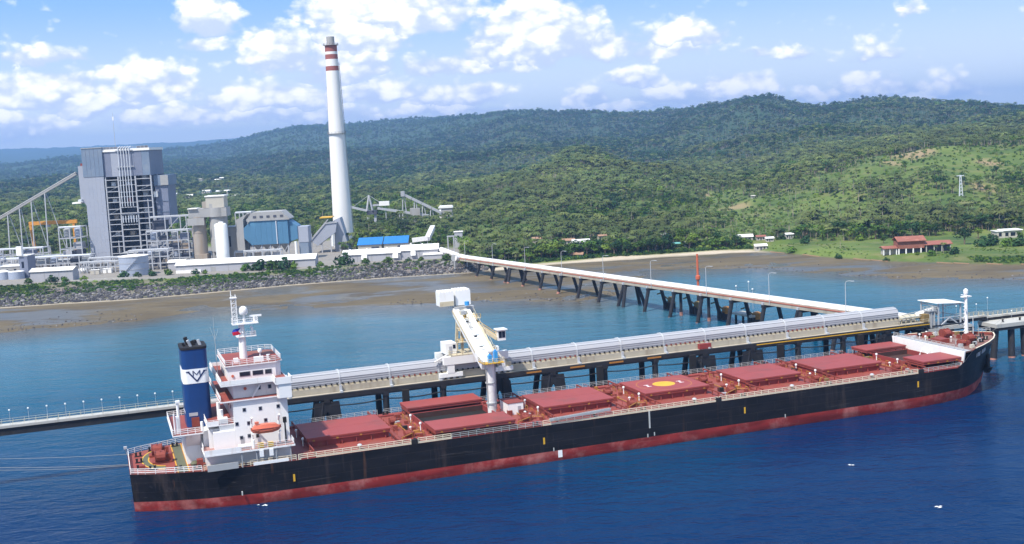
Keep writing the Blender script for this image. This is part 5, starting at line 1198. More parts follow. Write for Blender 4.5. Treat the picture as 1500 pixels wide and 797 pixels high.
# ------------------------------------------------------------------ catwalks and the mooring dolphins
def lamp_pole(name, label, parent_pt, h, group, head='globe', rotz=0.0):
    t = thing(name, label, 'lamp', parent_pt, (0, 0, rotz), group)
    if head == 'globe':
        MB().tube((0, 0, 0), (0, 0, h), .035, .03, 6).build('post', 'galvanised', t)
        MB().lathe([(.05, h), (.2, h+.1), (.2, h+.3), (.05, h+.4)], 0, 0, 8).build('lamp_head', 'flag_white', t, True)
    else:
        MB().tube((0, 0, 0), (0, 0, h*.93), .15, .1, 8).path([(0, 0, h*.93), (.25, 0, h*.98), (.9, 0, h), (1.9, 0, h-.02)], .08, 6).build('post', 'galvanised', t)
        MB().box(1.7, 2.7, -.18, .18, h-.14, h+.02).build('lamp_head', 'galvanised', t)
    return t
ORD = ['first', 'second', 'third', 'fourth', 'fifth', 'sixth', 'seventh', 'eighth', 'ninth', 'tenth', 'eleventh', 'twelfth']
cw = jthing('catwalk', 'long concrete access catwalk over the water left of the ship funnel', 'catwalk', -60, 27, 12.5)
def cwl(mb, x0, x1, y0, y1, z0, z1): return mb.box(x0+60, x1+60, y0, y1, z0, z1)
for k in range(6): cwl(MB(), -60+k*15.3, -60+(k+1)*15.3-.08, -1.3, 1.3, 1.2, 1.75).build('walkway_slab', 'concrete_grey', cw)
cwl(MB(), -60, 31.8, -1.0, 1.0, -.5, 1.2).build('box_girder', 'pile_black', cw)
rc_ = MB(); 
for y in (-1.2, 1.2): rail(rc_, [(0, y, 1.75), (92, y, 1.75)], 1.1, .028, 2, 2.4)
rc_.build('guard_rail', 'beige_steel', cw, kind='stuff')
for k in range(11):
    x = 11.4-k*3.95
    lamp_pole('catwalk_lamp', f'{ORD[k]} small white lamp on the left catwalk, counted from the funnel', Jw(x, 26.2, 14.25), 3.2, 'white lamps along the left catwalk')
def dolphin(name, label, x, y, w_, d_, z0=8.6, z1=11.0):
    t = jthing(name, label, 'mooring dolphin', x, y, 0)
    MB().box(-w_/2, w_/2, -d_/2, d_/2, z0+.9, z1).build('cap', 'concrete_grey', t)
    MB().box(-w_/2+.2, w_/2-.2, -d_/2+.2, d_/2-.2, z0, z0+.9).build('cap_beam', 'pile_black', t)
    for px_, qx, py_ in ((-w_*.42, -w_*.42-1.9, -2.4), (-w_*.12, -w_*.12-.6, -2.8), (w_*.14, w_*.14-.2, -2.8), (w_*.4, w_*.4+1.6, -2.4), (-w_*.35, -w_*.35-1.4, 2.6), (w_*.35, w_*.35+1.4, 2.6)):
        p = MB().tube((px_, py_*.8, z0+.3), (qx, py_*1.15, -3), 1.0, None, 10).build('pile', 'pile_black', t, True)
        MB().tube((qx-(qx-px_)*.06, py_*1.13, -2), (qx-(qx-px_)*.3, py_*1.05, .3), 1.05, None, 10).build('pile_foot', 'pile_foot', p, True)
    for x_ in (-w_*.25, w_*.1): MB().lathe([(.3, z1), (.25, z1+.5), (.4, z1+.7), (.3, z1+.85)], x_, -1.5, 10).build('mooring_bollard', 'soot_black', t)
    return t
dolphin('mooring_dolphin', 'concrete mooring dolphin on black piles to the right of the bow', 254, 24.5, 18, 8, 8.6, 10.6)
dolphin('mooring_dolphin', 'farther mooring dolphin carrying the right end of the footbridge', 284, 27.5, 9, 7, 8.3, 10.9)
dolphin('mooring_dolphin', 'mooring dolphin at the far left end of the catwalk', -64, 25.5, 8, 7, 9.4, 11.9)
cw2 = jthing('catwalk', 'narrow footbridge from the transfer tower to the dolphin beyond the bow', 'catwalk', 237, 27, 11.9)
MB().box(-4, 9.5, -1, 1, .3, .7).build('walkway_slab', 'concrete_grey', cw2); MB().box(-4, 9.5, -.7, .7, -.7, .3).build('box_girder', 'pile_black', cw2)
rail(rail(MB(), [(-4, -.9, .7), (9.5, -.9, .7)], 1.1, .045, 3, 1.8), [(-4, .9, .7), (9.5, .9, .7)], 1.1, .045, 3, 1.8).build('guard_rail', 'beige_steel', cw2, kind='stuff')
cw3 = jthing('catwalk', 'footbridge running off to the right behind the bow dolphin', 'catwalk', 247, 28.4, 11.2)
MB().box(-.8, 40, -1, 1, .3, .7).build('walkway_slab', 'concrete_grey', cw3); MB().box(-.8, 40, -.7, .7, -.7, .3).build('box_girder', 'pile_black', cw3)
rail(rail(MB(), [(-.8, -.9, .7), (40, -.9, .7)], 1.1, .045, 3, 1.8), [(-.8, .9, .7), (40, .9, .7)], 1.1, .045, 3, 1.8).build('guard_rail', 'beige_steel', cw3, kind='stuff')
for k, (x, y, z, h) in enumerate(((236.5, 27.6, 12.7, 3.2), (240.2, 27.6, 12.6, 3.2), (243.8, 27.6, 12.6, 3.2), (247.4, 27, 10.9, 6.6), (254.5, 25, 10.9, 2.2), (232.8, 27.8, 12.9, 3.2))):
    lamp_pole('catwalk_lamp', ['second small lamp from the tower on the right footbridge', 'third small lamp from the tower on the right footbridge', 'fourth small lamp from the tower on the right footbridge', 'tall twin lamp on the left end of the bow dolphin', 'short lamp standing in the middle of the bow dolphin', 'small lamp on the footbridge right beside the transfer tower'][k], Jw(x, y, z), h, 'white lamps by the bow dolphin')

# ------------------------------------------------------------------ trestle from the shore to the jetty
TA = (-20.0, 634.7); TD = (0.4193, -0.9078); TANG = math.atan2(TD[1], TD[0])
tr = thing('conveyor_trestle', 'white covered conveyor trestle on black splayed legs crossing the mud to the jetty', 'trestle', (TA[0], TA[1], 0), (0, 0, TANG))
TM = Matrix.Translation((TA[0], TA[1], 0)) @ Matrix.Rotation(TANG, 4, 'Z')
def zb(t): return 7.0+0.0142*t
seg = 19.1
def slab(mb, t0, t1, y0, y1, h0, h1):
    vs = []
    for t in (t0, t1): vs += [(t, y0, zb(t)+h0), (t, y1, zb(t)+h0), (t, y1, zb(t)+h1), (t, y0, zb(t)+h1)]
    return mb.add(vs, [(0, 3, 2, 1), (4, 5, 6, 7), (0, 1, 5, 4), (1, 2, 6, 5), (2, 3, 7, 6), (3, 0, 4, 7)])
edges = [-30, -19]+[seg*k for k in range(0, 17)]+[314]
for t0, t1 in zip(edges[:-1], edges[1:]):
    slab(MB(), t0+.05, t1-.05, 2.9, 9.2, .05, 1.0).build('deck_girder', 'concrete_beige', tr)
    slab(MB(), t0+.05, t1-.05, 3.1, 3.4, 1.0, 1.9).build('side_panel', 'concrete_beige', tr)
    slab(MB(), t0+.05, t1-.05, 2.8, 3.08, 1.2, 1.5).build('red_pipe', 'stripe_red', tr)
    vs = []; npt = 9
    for t in (t0+.05, t1-.05):
        for q in range(npt):
            a = math.pi*q/(npt-1); vs.append((t, 6.2-2.1*math.cos(a), zb(t)+1.6+1.3*math.sin(a)))
    MB().add(vs, [(q, q+1, npt+q+1, npt+q) for q in range(npt-1)]+[tuple(range(npt-1, -1, -1)), tuple(range(npt, 2*npt)), (0, npt, 2*npt-1, npt-1)]).build('conveyor_hood', 'cover_white', tr, True)
for t0, t1 in zip(np.arange(-26, 300, 42), np.arange(16, 342, 42)):
    r_ = MB(); t1 = min(t1, 313); rail(r_, [(t0, 9.1, zb(t0)+.65), (t1, 9.1, zb(t1)+.65)], 1.1, .05, 2, 2.5); r_.build('guard_rail', 'machine_red', tr, kind='stuff')
for k in range(17):
    t = seg*k; z = zb(t)
    MB().box(t-.7, t+.7, 2.3, 9.8, z-1.0, z+.03).build('cross_head', 'pile_black', tr)
    MB().box(t-.45, t+.45, 2.2, 2.9, z+.04, z+.9).build('bracket', 'galvanised', tr)
    quad_ = k in (2, 8, 14)
    gz = float(ground_z(np.array([(TM @ Vector((t, 0, 0))).x]), np.array([(TM @ Vector((t, 0, 0))).y]))[0])
    for s in (0, 1):
        yb, yt = (0, 3.1) if s == 0 else (12.2, 9.0)
        for dx in ((-2.6, 2.6) if quad_ else (0,)):
            p = MB().tube((t+dx*.25, yt, z-.6), (t+dx, yb, -3), .74, None, 9).build('raked_pile', 'pile_black', tr, True)
            f = .24 if k > 5 else .36
            if s == 0 or quad_: MB().tube((t+dx, yb, -2.9), (t+dx*(1-.75*f), yb+(yt-yb)*f, -3+(z+2.4)*f), .8, .78, 9).build('pile_foot', 'pile_foot', p, True)
    if k in (9, 10, 11, 12):
        if k in (10, 11):
            p = MB().tube((t, 6, z-.9), (t, 6, -3), .6, None, 9).build('pile', 'pile_black', tr, True); MB().tube((t, 6, -2.9), (t, 6, 1.4), .66, None, 9).build('pile_foot', 'pile_foot', p, True)
        MB().box(t-1.6, t+1.8, 10.8, 14.6, -2.0, 2.9).build('fender_block', 'soot_black', tr)
        MB().lathe([(1.5, 2.3), (1.6, 4.6), (.9, 5.0)], t+1.0, 13.2, 9).build('fender_drum', 'machine_yellow' if k in (11, 12) else 'mud_brown', tr)
        MB().beam((t, 10.4, 5.4), (t+2.0, 12.6, 3.0), .5).beam((t, 9.6, 7), (t-2.2, 8.6, 6.2), .6, .5).build('fender_arm', 'mud_brown', tr)
for i, t in enumerate((291, 252, 214, 175, 136, 97, 58, 19, -18)):
    lamp_pole('street_lamp', f'{ORD[i]} tall grey street lamp on the trestle, counted from the jetty', TM @ Vector((t, 2.55, zb(t)+.3)), 11.2, 'street lamps along the trestle', 'arm', R(-25))
# beacon and small lamps beyond the trestle
bp_ = thing('beacon_pole', 'orange red pole rising behind the conveyor trestle', 'pole', (74, 473, 0))
MB().tube((0, 0, -3), (0, 0, 9.5), .8, .7, 9).build('base_pile', 'pile_black', bp_); MB().tube((0, 0, 9.5), (0, 0, 23), .5, .42, 9).build('post', 'orange_red', bp_)
MB().lathe([(.8, 12.6), (.95, 13), (.95, 14.2), (.5, 14.5)], 0, 0, 10).build('collar', 'orange_red', bp_)
for i, (t, y, h) in enumerate(((221, 11, 3.6), (226, 13, 5.4), (229, 12.5, 3.0))):
    pl_ = thing('platform_lamp', ['low white lamp nearest the orange pole behind the trestle', 'taller white lamp on the fender platform behind the trestle', 'third white lamp on the fender platform behind the trestle'][i], 'lamp', TM @ Vector((t, y, 4.0)), (0, 0, 0), 'white lamps on the fender platform')
    MB().tube((0, 0, 0), (0, 0, h+6), .07, None, 6).build('post', 'galvanised', pl_); MB().lathe([(.1, h+6), (.3, h+6.15), (.3, h+6.5), (.1, h+6.6)], 0, 0, 8).build('lamp_head', 'flag_white', pl_)
fp = thing('fender_platform', 'small dark fender platform standing behind the trestle', 'platform', TM @ Vector((225, 12.5, 0)), (0, 0, TANG))
MB().box(-6, 6, -2.5, 2.5, 3.2, 4.0).build('deck', 'concrete_grey', fp)
for x in (-4.5, 4.5):
    for y in (-1.6, 1.6): MB().tube((x, y, -3), (x, y, 3.2), .45, None, 8).build('pile', 'pile_black', fp)
# ------------------------------------------------------------------ the power plant, laid out on its yard (z about 5)
GZ = 4.7
def ptng(name, label, cat, x, y, z=GZ, rz=0.0, group=None): return thing(name, label, cat, (x, y, z), (0, 0, rz), group)
# boiler house
bh = ptng('boiler_house', 'tall grey boiler house with open steel front and white pipes', 'power plant', -250, 790)
def B(mb, x0, x1, y0, y1, z0, z1): return mb.box(x0+250, x1+250, y0-790, y1-790, z0-GZ, z1-GZ)
def bp(x, y, z): return (x+250, y-790, z-GZ)
B(MB(), -272.8, -260.5, 775.2, 806, GZ, 62.2).build('stair_tower_wall', 'boiler_grey', bh)
for i in range(5):
    for j in range(7):
        x0 = -273.0+i*2.52; z0 = GZ+j*8.22; B(MB(), x0+.015, x0+2.505, 774.95, 775.19, z0+.02, z0+8.2).build('cladding_panel', 'boiler_grey', bh)
B(MB(), -273.3, -260.1, 774.7, 806, 62.2, 80.4).build('stair_tower_top', 'boiler_blue', bh)
B(MB(), -273.6, -259.9, 774.4, 806.4, 80.4, 80.9).build('roof', 'grey_steel', bh)
for k in range(1, 5):
    x = -273.3+k*2.64; B(MB(), x-.06, x+.06, 774.6, 774.7, 62.4, 80.2).build('cladding_seam', 'boiler_slate', bh)
for k in range(6):
    x0 = -260.1+k*(29.9/6); B(MB(), x0+.04, x0+29.9/6-.04, 776, 776.35, 61.6, 77.6).build('cladding_panel', ['boiler_slate', 'boiler_grey', 'boiler_slate', 'boiler_slate', 'boiler_slate', 'boiler_blue'][k], bh)
B(MB(), -260.1, -230.2, 776.36, 806, 61.4, 77.6).build('penthouse', 'boiler_slate', bh)
B(MB(), -260.6, -229.6, 775.4, 806.5, 77.6, 79.2).build('roof_edge', 'roof_white', bh)
for x0, x1 in ((-259, -251.5), (-250, -247), (-239, -233.5)): B(MB(), x0, x1, 780, 786, 79.2, 80.6).build('roof_ventilator', 'interior_dark', bh)
rail(MB(), [bp(-260, 776, 79.2), bp(-230.4, 776, 79.2)], 1.3, .09, 2, 2.5).build('guard_rail', 'frame_grey', bh, kind='stuff')
# interior: boiler casing, bunkers, floors, seen through the frame
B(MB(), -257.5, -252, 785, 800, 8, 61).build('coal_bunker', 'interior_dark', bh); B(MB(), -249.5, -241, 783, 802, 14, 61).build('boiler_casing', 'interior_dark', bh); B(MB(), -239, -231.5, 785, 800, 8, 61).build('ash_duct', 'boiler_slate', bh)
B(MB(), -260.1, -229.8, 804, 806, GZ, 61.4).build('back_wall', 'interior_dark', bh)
zf = np.arange(8.5, 61, 3.6)
for x in (-259.6, -251.4, -240.3, -230.3):
    B(MB(), x-.42, x+.42, 775.6, 776.6, GZ, 61.4).build('frame_column', 'frame_grey', bh); B(MB(), x-.4, x+.4, 790, 791, GZ, 61.4).build('frame_column', 'frame_grey', bh)
for i, z in enumerate(zf):
    for x0, x1 in ((-259.05, -251.95), (-250.85, -240.85), (-239.75, -230.85)):
        dz = [0, .5, -.4, .2][(i*3+int(-x0)) % 4]
        B(MB(), x0, x1, 775.7, 776.3, z+dz-.24, z+dz+.24).build('frame_beam', 'frame_grey', bh)
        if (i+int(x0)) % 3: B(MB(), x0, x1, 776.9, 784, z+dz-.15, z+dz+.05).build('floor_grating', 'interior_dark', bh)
        if (i*7+int(x0)) % 3 == 0:
            c_ = (x0+x1)/2; B(MB(), c_-1.6, c_+1.2, 779, 783, z+.3, z+2.8).build('equipment', random.choice(['silo_beige', 'grey_steel', 'machine_red', 'pipe_pale']), bh)
for x, z0, z1 in ((-233.4, 33, 46), (-236.2, 12, 26), (-254.6, 12, 20)): B(MB(), x-.25, x+.25, 775.8, 776.4, z0, z1).build('frame_post', 'frame_grey', bh)
br = MB()
for k in range(0, 14, 4): br.beam(bp(-259, 777, zf[k]), bp(-252, 777, zf[min(k+1, 14)]), .3).beam(bp(-239.6, 777, zf[k]), bp(-231, 777, zf[min(k+1, 14)]), .3)
br.build('frame_brace', 'frame_grey', bh, kind='stuff')
for k in range(5):
    x = -249.6+k*1.75; MB().tube(bp(x, 774.6, 42), bp(x, 774.6, 79.6), .27, None, 8).tube(bp(x, 774.6, 79.6), bp(x, 779, 80.6), .34, None, 8).build('steam_pipe', 'pipe_pale', bh, True)
for k in range(6):
    x = -250+k*1.75; MB().tube(bp(x, 774.9, 31.5), bp(x, 774.9, 36), .3, None, 7).build('pipe_stub', 'pipe_pale', bh)
for z in (37.4, 67.5, 77.9): B(MB(), -251.6, -240.4, 774.9, 775.5, z, z+.5).build('pipe_support', 'frame_grey', bh)
# left chute where the coal belt arrives, right annexe
B(MB(), -277.8, -273.35, 779, 790, 48.5, 69.5).prismy([tuple(v) for v in ((-273.35+250, 48.5-GZ), (-277.8+250, 48.5-GZ), (-274.6+250, 44-GZ), (-273.35+250, 43-GZ))], -11, 0).build('belt_head_house', 'boiler_grey', bh)
B(MB(), -276.8, -275, 781, 784, 69.5, 71.2).build('head_pulley', 'machine_red', bh)
B(MB(), -284, -277.9, 780, 786, 45.2, 46.2).build('awning', 'roof_white', bh); B(MB(), -278.6, -276.4, 776, 780, 46.6, 48.0).build('awning_end', 'pipe_pale', bh)
B(MB(), -229.7, -220.4, 780, 800, 54.3, 61.0).build('annexe_top', 'boiler_blue', bh); B(MB(), -225.5, -220.39, 779.9, 780, 54.4, 60.9).build('annexe_panel', 'silo_grey', bh)
B(MB(), -229.7, -221.4, 781, 800, 28.5, 54.2).build('annexe', 'boiler_slate', bh)
for z in (37, 44): B(MB(), -229.9, -221.2, 780.7, 780.99, z, z+.3).build('annexe_band', 'boiler_blue', bh)
B(MB(), -229.8, -227.6, 778, 780, 47, 50.6).build('fan_house', 'roof_white', bh)
lt = ptng('lattice_mast', 'thin grey lattice aerial on the boiler house roof', 'mast', -257.5, 795, 79.2)
MB().tube((0, 0, 0), (0, 0, 24), .15, .07, 5).build('mast', 'silo_grey', lt); MB().box(-.6, .6, -.2, .2, 19, 21.5).build('aerial', 'pipe_pale', lt)
# inclined coal belt from the left
p0, p1 = W(-60, 355, 790), W(112, 254, 790)
cbt = ptng('coal_conveyor', 'long inclined coal conveyor climbing from the left to the boiler house', 'conveyor', p0[0], p0[1], GZ)
def cq(px, py, y=790): q = W(px, py, y); return (q[0]-p0[0], q[1]-p0[1], q[2]-GZ)
A_, C_ = np.array([0, 0, p0[2]-GZ]), np.array([p1[0]-p0[0], 0, p1[2]-GZ])
for k in range(9): a = A_+(C_-A_)*k/9; c = A_+(C_-A_)*(k+1)/9; MB().beam(a, a+(c-a)*.985, 2.4, 1.7).build('belt_gallery', 'silo_grey', cbt); MB().beam(a+[0, 0, .95], a+(c-a)*.985+[0, 0, .95], 2.8, .25).build('gallery_roof', 'roof_white', cbt)
for t, sp in ((.22, 3), (.42, 4), (.52, 2), (.62, 4), (.735, 5)):
    c = A_+(C_-A_)*t; MB().beam(c-[0, 1.2, 1.2], (c[0]-.4, -sp*.8, -2), .6).beam(c+[0, 1.2, -1.2], (c[0]+sp*2.4, sp, -2), .4).build('support_leg', 'frame_grey', cbt)
# orange portal crane
gc = ptng('portal_crane', 'orange portal crane standing left of the boiler house', 'crane', -306, 800)
MB().box(-15.2, 17, -.9, .9, 27, 29.4).build('girder', 'crane_orange', gc)
MB().beam((-14.4, 0, 27), (-12.6, 0, 9), 1.6).box(-15.2, -11.0, -1.2, 1.2, 8, 9.4).build('leg', 'crane_orange', gc); MB().beam((-16.2, 4, 23), (-15.0, 4, 0), 1.0).build('leg', 'grey_steel', gc)
MB().box(-4, -1.5, -1.4, 1.4, 25.2, 27).build('trolley', 'grey_steel', gc); MB().beam((14.5, 0, 27), (14.5, 0, 0), 1.4).build('leg', 'crane_orange', gc)
# generic open pipe rack of columns, beams, vessels and pipes
def pipe_rack(label, x0, x1, y0, y1, levels, nx, seed, mt='frame_grey', cat='pipe rack', fill=.6, name='pipe_rack'):
    r_ = random.Random(seed); t = ptng(name, label, cat, (x0+x1)/2, (y0+y1)/2); hx, hy = (x1-x0)/2, (y1-y0)/2; H = levels[-1]
    xs = np.linspace(-hx, hx, nx)
    for x in xs:
        for y in (-hy, hy): MB().box(x-.3, x+.3, y-.3, y+.3, 0, H).build('column', mt, t)
    for z in levels:
        for y in (-hy, hy): MB().box(-hx-.2, hx+.2, y-.22, y+.22, z-.28, z+.28).build('beam', mt, t)
        for x in xs: MB().box(x-.2, x+.2, -hy+.24, hy-.24, z-.22, z+.22).build('cross_beam', mt, t)
    for i, z in enumerate(levels[:-1]):
        for a, c in zip(xs[:-1], xs[1:]):
            if r_.random() < fill:
                k = r_.random(); zt = levels[i+1]-.5
                if k < .35: MB().lathe([(1, 0), (min((c-a)*.36, hy*.7), .5), (min((c-a)*.36, hy*.7), zt-z-1), (.8, zt-z-.5)], 0, 0, 10).build('vessel', r_.choice(['silo_grey', 'tank_blue', 'grey_steel']), t, True).location = ((a+c)/2, 0, z+.3)
                elif k < .75: MB().box(a+.6, c-.8, -hy*.6, hy*.6, z+.3, z+(zt-z)*r_.uniform(.5, .95)).build('plant_unit', r_.choice(['interior_dark', 'silo_beige', 'grey_steel', 'boiler_slate', 'wall_grey']), t)
                else: MB().beam((a+.3, -hy, z), (c-.3, -hy, levels[i+1]), .35).build('brace', mt, t)
    for k in range(3):
        y = -hy+.4+k*.9; MB().tube((-hx, y, H+.45), (hx, y, H+.45), .3, None, 7).build('pipe', r_.choice(['pipe_pale', 'grey_steel', 'pipe_pale']), t, True)
    return t
pipe_rack('open steel frame full of vessels right of the boiler house', -228, -199, 758, 772, [7, 13, 21, 30], 4, 3)
pipe_rack('tall steel stair frame between the boiler house and the crane', -290, -276, 768, 780, [6, 12, 19, 26], 3, 5, fill=.8)
pipe_rack('low cluttered pipe rack in front of the orange crane', -318, -262, 742, 752, [5, 9.5], 9, 6, fill=.75)
pipe_rack('long low pipe bridge at the foot of the boiler house', -262, -232, 738, 742, [4, 7.5], 5, 8, fill=.5)
pipe_rack('steel frame with braces between silo and filter house', -174, -164, 760, 772, [8, 16, 24, 30], 3, 9, fill=.6)
pipe_rack('dark equipment rack at the left edge of the yard', -345, -316, 728, 742, [4.5, 9, 13], 5, 12, fill=.9)
for i, (px, py, w_, h_, Y, mt, lb_) in enumerate(((20, 385, 18, 6, 735, 'silo_grey', 'flat grey building at the far left end of the plant yard'), (75, 350, 22, 8, 775, 'silo_beige', 'tan shed heaped behind the low pipe rack'), (100, 372, 20, 6, 760, 'wall_grey', 'low grey hall under the orange crane'),
                                                (210, 352, 26, 9, 752, 'interior_dark', 'dark equipment hall at the foot of the boiler house'), (40, 382, 5, 13, 722, 'boiler_slate', 'narrow dark tower with a white top by the yard wall'), (345, 345, 9, 22, 752, 'silo_grey', 'grey concrete block between the silos and the blue filter house'))):
    q = W(px, py, Y); t = ptng('plant_building', lb_, 'building', q[0], Y)
    MB().box(-w_/2, w_/2, -6, 6, 0, h_).build('wall', mt, t); MB().box(-w_/2-.3, w_/2+.3, -6.3, 6.3, h_, h_+.4).build('roof', 'roof_white' if i in (0, 4) else 'grey_steel', t)
    for k in range(max(1, int(w_/5))): x = -w_/2+2+k*5; MB().box(x-.7, x+.7, -6.06, -5.99, h_*.45, h_*.75).build('window', 'window_dark', t)
    if i == 4: MB().box(-3.4, -.2, -7, -4.5, h_+.5, h_+6).build('white_box', 'roof_white', t)
# small tanks, shed by the bank
for i, (px, py, r0, h_) in enumerate(((62, 391, 3.6, 4.2), (75, 390, 3.4, 4.6), (96, 388, 4.6, 4.4))):
    q = G(px, py, GZ); t = ptng('small_tank', ['left one of the two small white domed tanks behind the shed', 'right one of the two small white domed tanks behind the shed', 'broad low blue grey tank with flat white roof behind the shed'][i], 'tank', q[0], 712, group='small tanks behind the shed')
    MB().lathe([(r0, 0), (r0, h_)], 0, 0, 18).build('shell', 'tank_blue', t, True); MB().lathe([(r0+.15, h_), (r0*.7, h_+.9 if i < 2 else h_+.25), (.2, h_+1.2 if i < 2 else h_+.4)], 0, 0, 18).build('roof', 'roof_white', t, True)
def shed(name, label, cat, x0, x1, y0, y1, eave, ridge, wall, roof, mono=False, panels=0, group=None):
    t = ptng(name, label, cat, (x0+x1)/2, (y0+y1)/2, group=group); hx, hy = (x1-x0)/2, (y1-y0)/2
    MB().prismx([(-hy, 0), (hy, 0), (hy, eave if not mono else ridge), (0, (ridge if not mono else (eave+ridge)/2)-.05), (-hy, eave)], -hx, hx).build('wall', wall, t)
    n = max(1, int((x1-x0)/6.5))
    for k in range(n):
        a, c = -hx-.5+k*(2*hx+1)/n, -hx-.5+(k+1)*(2*hx+1)/n
        if mono: MB().prismx([(-hy-.7, eave-.05), (hy+.3, ridge+.05), (hy+.3, ridge+.3), (-hy-.7, eave+.25)], a, c-.04).build('roof_sheet', roof, t)
        else:
            MB().prismx([(-hy-.6, eave-.18), (-.02, ridge+.02), (-.02, ridge+.25), (-hy-.6, eave+.1)], a, c-.04).build('roof_sheet', roof, t)
            MB().prismx([(.02, ridge+.02), (hy+.6, eave-.18), (hy+.6, eave+.1), (.02, ridge+.25)], a, c-.04).build('roof_sheet', roof, t)
    for k in range(1, panels): x = -hx+2*hx*k/panels; MB().box(x-.12, x+.12, -hy-.1, -hy, 0, eave-.3).build('wall_pilaster', 'silo_grey', t)
    return t
q = W(55, 410, 690)
t = shed('shed', 'grey shed with white roof on the bank at the far left', 'shed', -277, -252.5, 684, 694, 6.2, 7.6, 'wall_grey', 'roof_white', panels=3)
t = shed('shed', 'small white roofed shed at the right corner of the boiler yard', 'shed', -206.5, -197, 716, 726, 4.6, 5.6, 'wall_grey', 'roof_white')
# tanks and silos
tk = ptng('storage_tank', 'big blue grey storage tank by the bank below the boiler house', 'tank', -221, 697)
MB().lathe([(8.4, 0), (8.4, 11.2)], 0, 0, 32).build('shell', 'tank_blue', tk, True); MB().lathe([(8.7, 11.2), (8.7, 11.5), (4, 12), (.3, 12.2)], 0, 0, 32).build('roof', 'roof_white', tk, True)
for z in (3.7, 7.4): MB().lathe([(8.42, z), (8.52, z+.05), (8.52, z+.2), (8.42, z+.25)], 0, 0, 32).build('shell_band', 'silo_grey', tk)
st_ = MB()
for k in range(14): a = -2.2+k*.09; st_.cbox((8.8*math.cos(a), 8.8*math.sin(a), .6+k*.78), (.9, .9, .1))
st_.build('stair', 'frame_grey', tk, kind='stuff')
wt = ptng('white_silo', 'slim white cylindrical silo rising behind the long white roof', 'silo', -173.2, 716)
MB().lathe([(3.9, 0), (3.9, 25.2), (3.3, 26.3), (1.2, 26.9), (1.0, 26.9)], 0, 0, 24).build('shell', 'white_paint', wt, True); MB().box(-1.0, 1.6, -1, 1, 26.9, 27.5).build('hatch', 'white_paint', wt)
lad = MB().beam((-3.6, -1.8, 0), (-3.6, -1.8, 25.5), .12).beam((-3.1, -2.6, 0), (-3.1, -2.6, 25.5), .12); lad.build('ladder', 'grey_steel', wt, kind='stuff')
s1 = ptng('ash_silo', 'large round grey concrete silo with a square penthouse', 'silo', -180.5, 742)
MB().lathe([(5.6, 8), (5.6, 29.5)], 0, 0, 28).build('shell', 'silo_grey', s1, True); MB().lathe([(6.5, 29.5), (6.5, 35.2)], 0, 0, 28).build('head_ring', 'silo_grey', s1, True)
for k in range(8): a = k*math.pi/4; MB().box(5*math.cos(a)-.5, 5*math.cos(a)+.5, 5*math.sin(a)-.5, 5*math.sin(a)+.5, 0, 8).build('leg', 'silo_grey', s1)
MB().lathe([(5.4, 7.9), (1.2, 3)][::-1], 0, 0, 20).build('hopper', 'interior_dark', s1)
ph = MB().box(-5.8, 5.4, -5, 5, 35.2, 42).build('penthouse', 'wall_cream', s1); MB().box(-6.3, 5.9, -5.5, 5.5, 42, 42.6).build('penthouse_roof', 'roof_white', s1); MB().box(-3.8, -2.0, -5.06, -4.99, 35.3, 37.6).build('door', 'silo_grey', ph); MB().box(-8.6, -5.9, -3.5, 2, 35.2, 39).build('stair_house', 'silo_beige', s1)
MB().box(-17, 6.6, -5.5, 5.5, 29.6, 35.0).build('link_block', 'silo_grey', s1)
s2 = ptng('ash_silo', 'narrower rust stained beige silo left of the round grey one', 'silo', -192.2, 740)
MB().lathe([(4.2, 3), (4.2, 20), (4.35, 20), (4.35, 20.6), (4.2, 20.6), (4.2, 30)], 0, 0, 24).build('shell', 'silo_beige', s2, True); MB().box(-5.6, 4.8, -6.0, -5.6, 25, 29.5).build('head_block', 'silo_grey', s2); MB().box(-5.4, 0.5, -4.8, 4.8, 35.02, 35.4).build('head_roof', 'roof_white', s2); MB().box(-2.5, 4.8, -5.2, 4, 0, 7).build('base_block', 'silo_beige', s2)
# electrostatic filter house
es = ptng('filter_house', 'big blue clad filter house on steel legs with white louvred roof', 'filter house', -149.5, 748)
n = 7
for k in range(n): x0 = -11.5+k*23.6/n; MB().box(x0+.03, x0+23.6/n-.03, -8, -7.6, 10.6, 25.4).build('cladding_panel', 'filter_blue', es)
MB().box(-11.5, 12.1, -7.58, 8, 10.6, 25.3).build('filter_body', 'filter_blue', es)
MB().prismy([(-11.6, 10.9), (-11.6, 25), (-15.8, 21.2), (-15.8, 15)], -6.5, 6.5).build('inlet_cone', 'filter_blue', es)
MB().prismy([(12.2, 25), (12.2, 11.5), (17.6, 13), (17.6, 21)], -6.5, 6.5).build('outlet_cone', 'filter_blue', es)
MB().prismy([(-13.2, 25.4), (13.4, 25.4), (13.4, 26), (8.6, 30.8), (-9.2, 30.8), (-13.2, 26.6)], -8.6, 8.6).build('roof_house', 'silo_grey', es)
lv = MB()
for k in range(5): x = -9+k*4.2; lv.box(x, x+2.0, -8.75, -8.61, 27.2, 28.6)
each(lv, 'roof_louvre', 'interior_dark', es)
MB().box(-20.5, -15.85, -6, 6, 0, 26.5).prismy([(-20.5, 26.5), (-15.85, 26.5), (-13.3, 30)], -6, 6).build('inlet_duct', 'silo_grey', es)
MB().box(17.65, 24, -6, 6, 10.6, 20.4).build('fan_house', 'boiler_grey', es); MB().box(17.9, 23.6, -5.8, 5.8, 0, 10.55).build('fan_base', 'boiler_blue', es)
for x in np.linspace(-10.6, 11.4, 5): MB().box(x-.35, x+.35, -7.4, -6.7, 0, 10.5).build('leg', 'frame_grey', es)
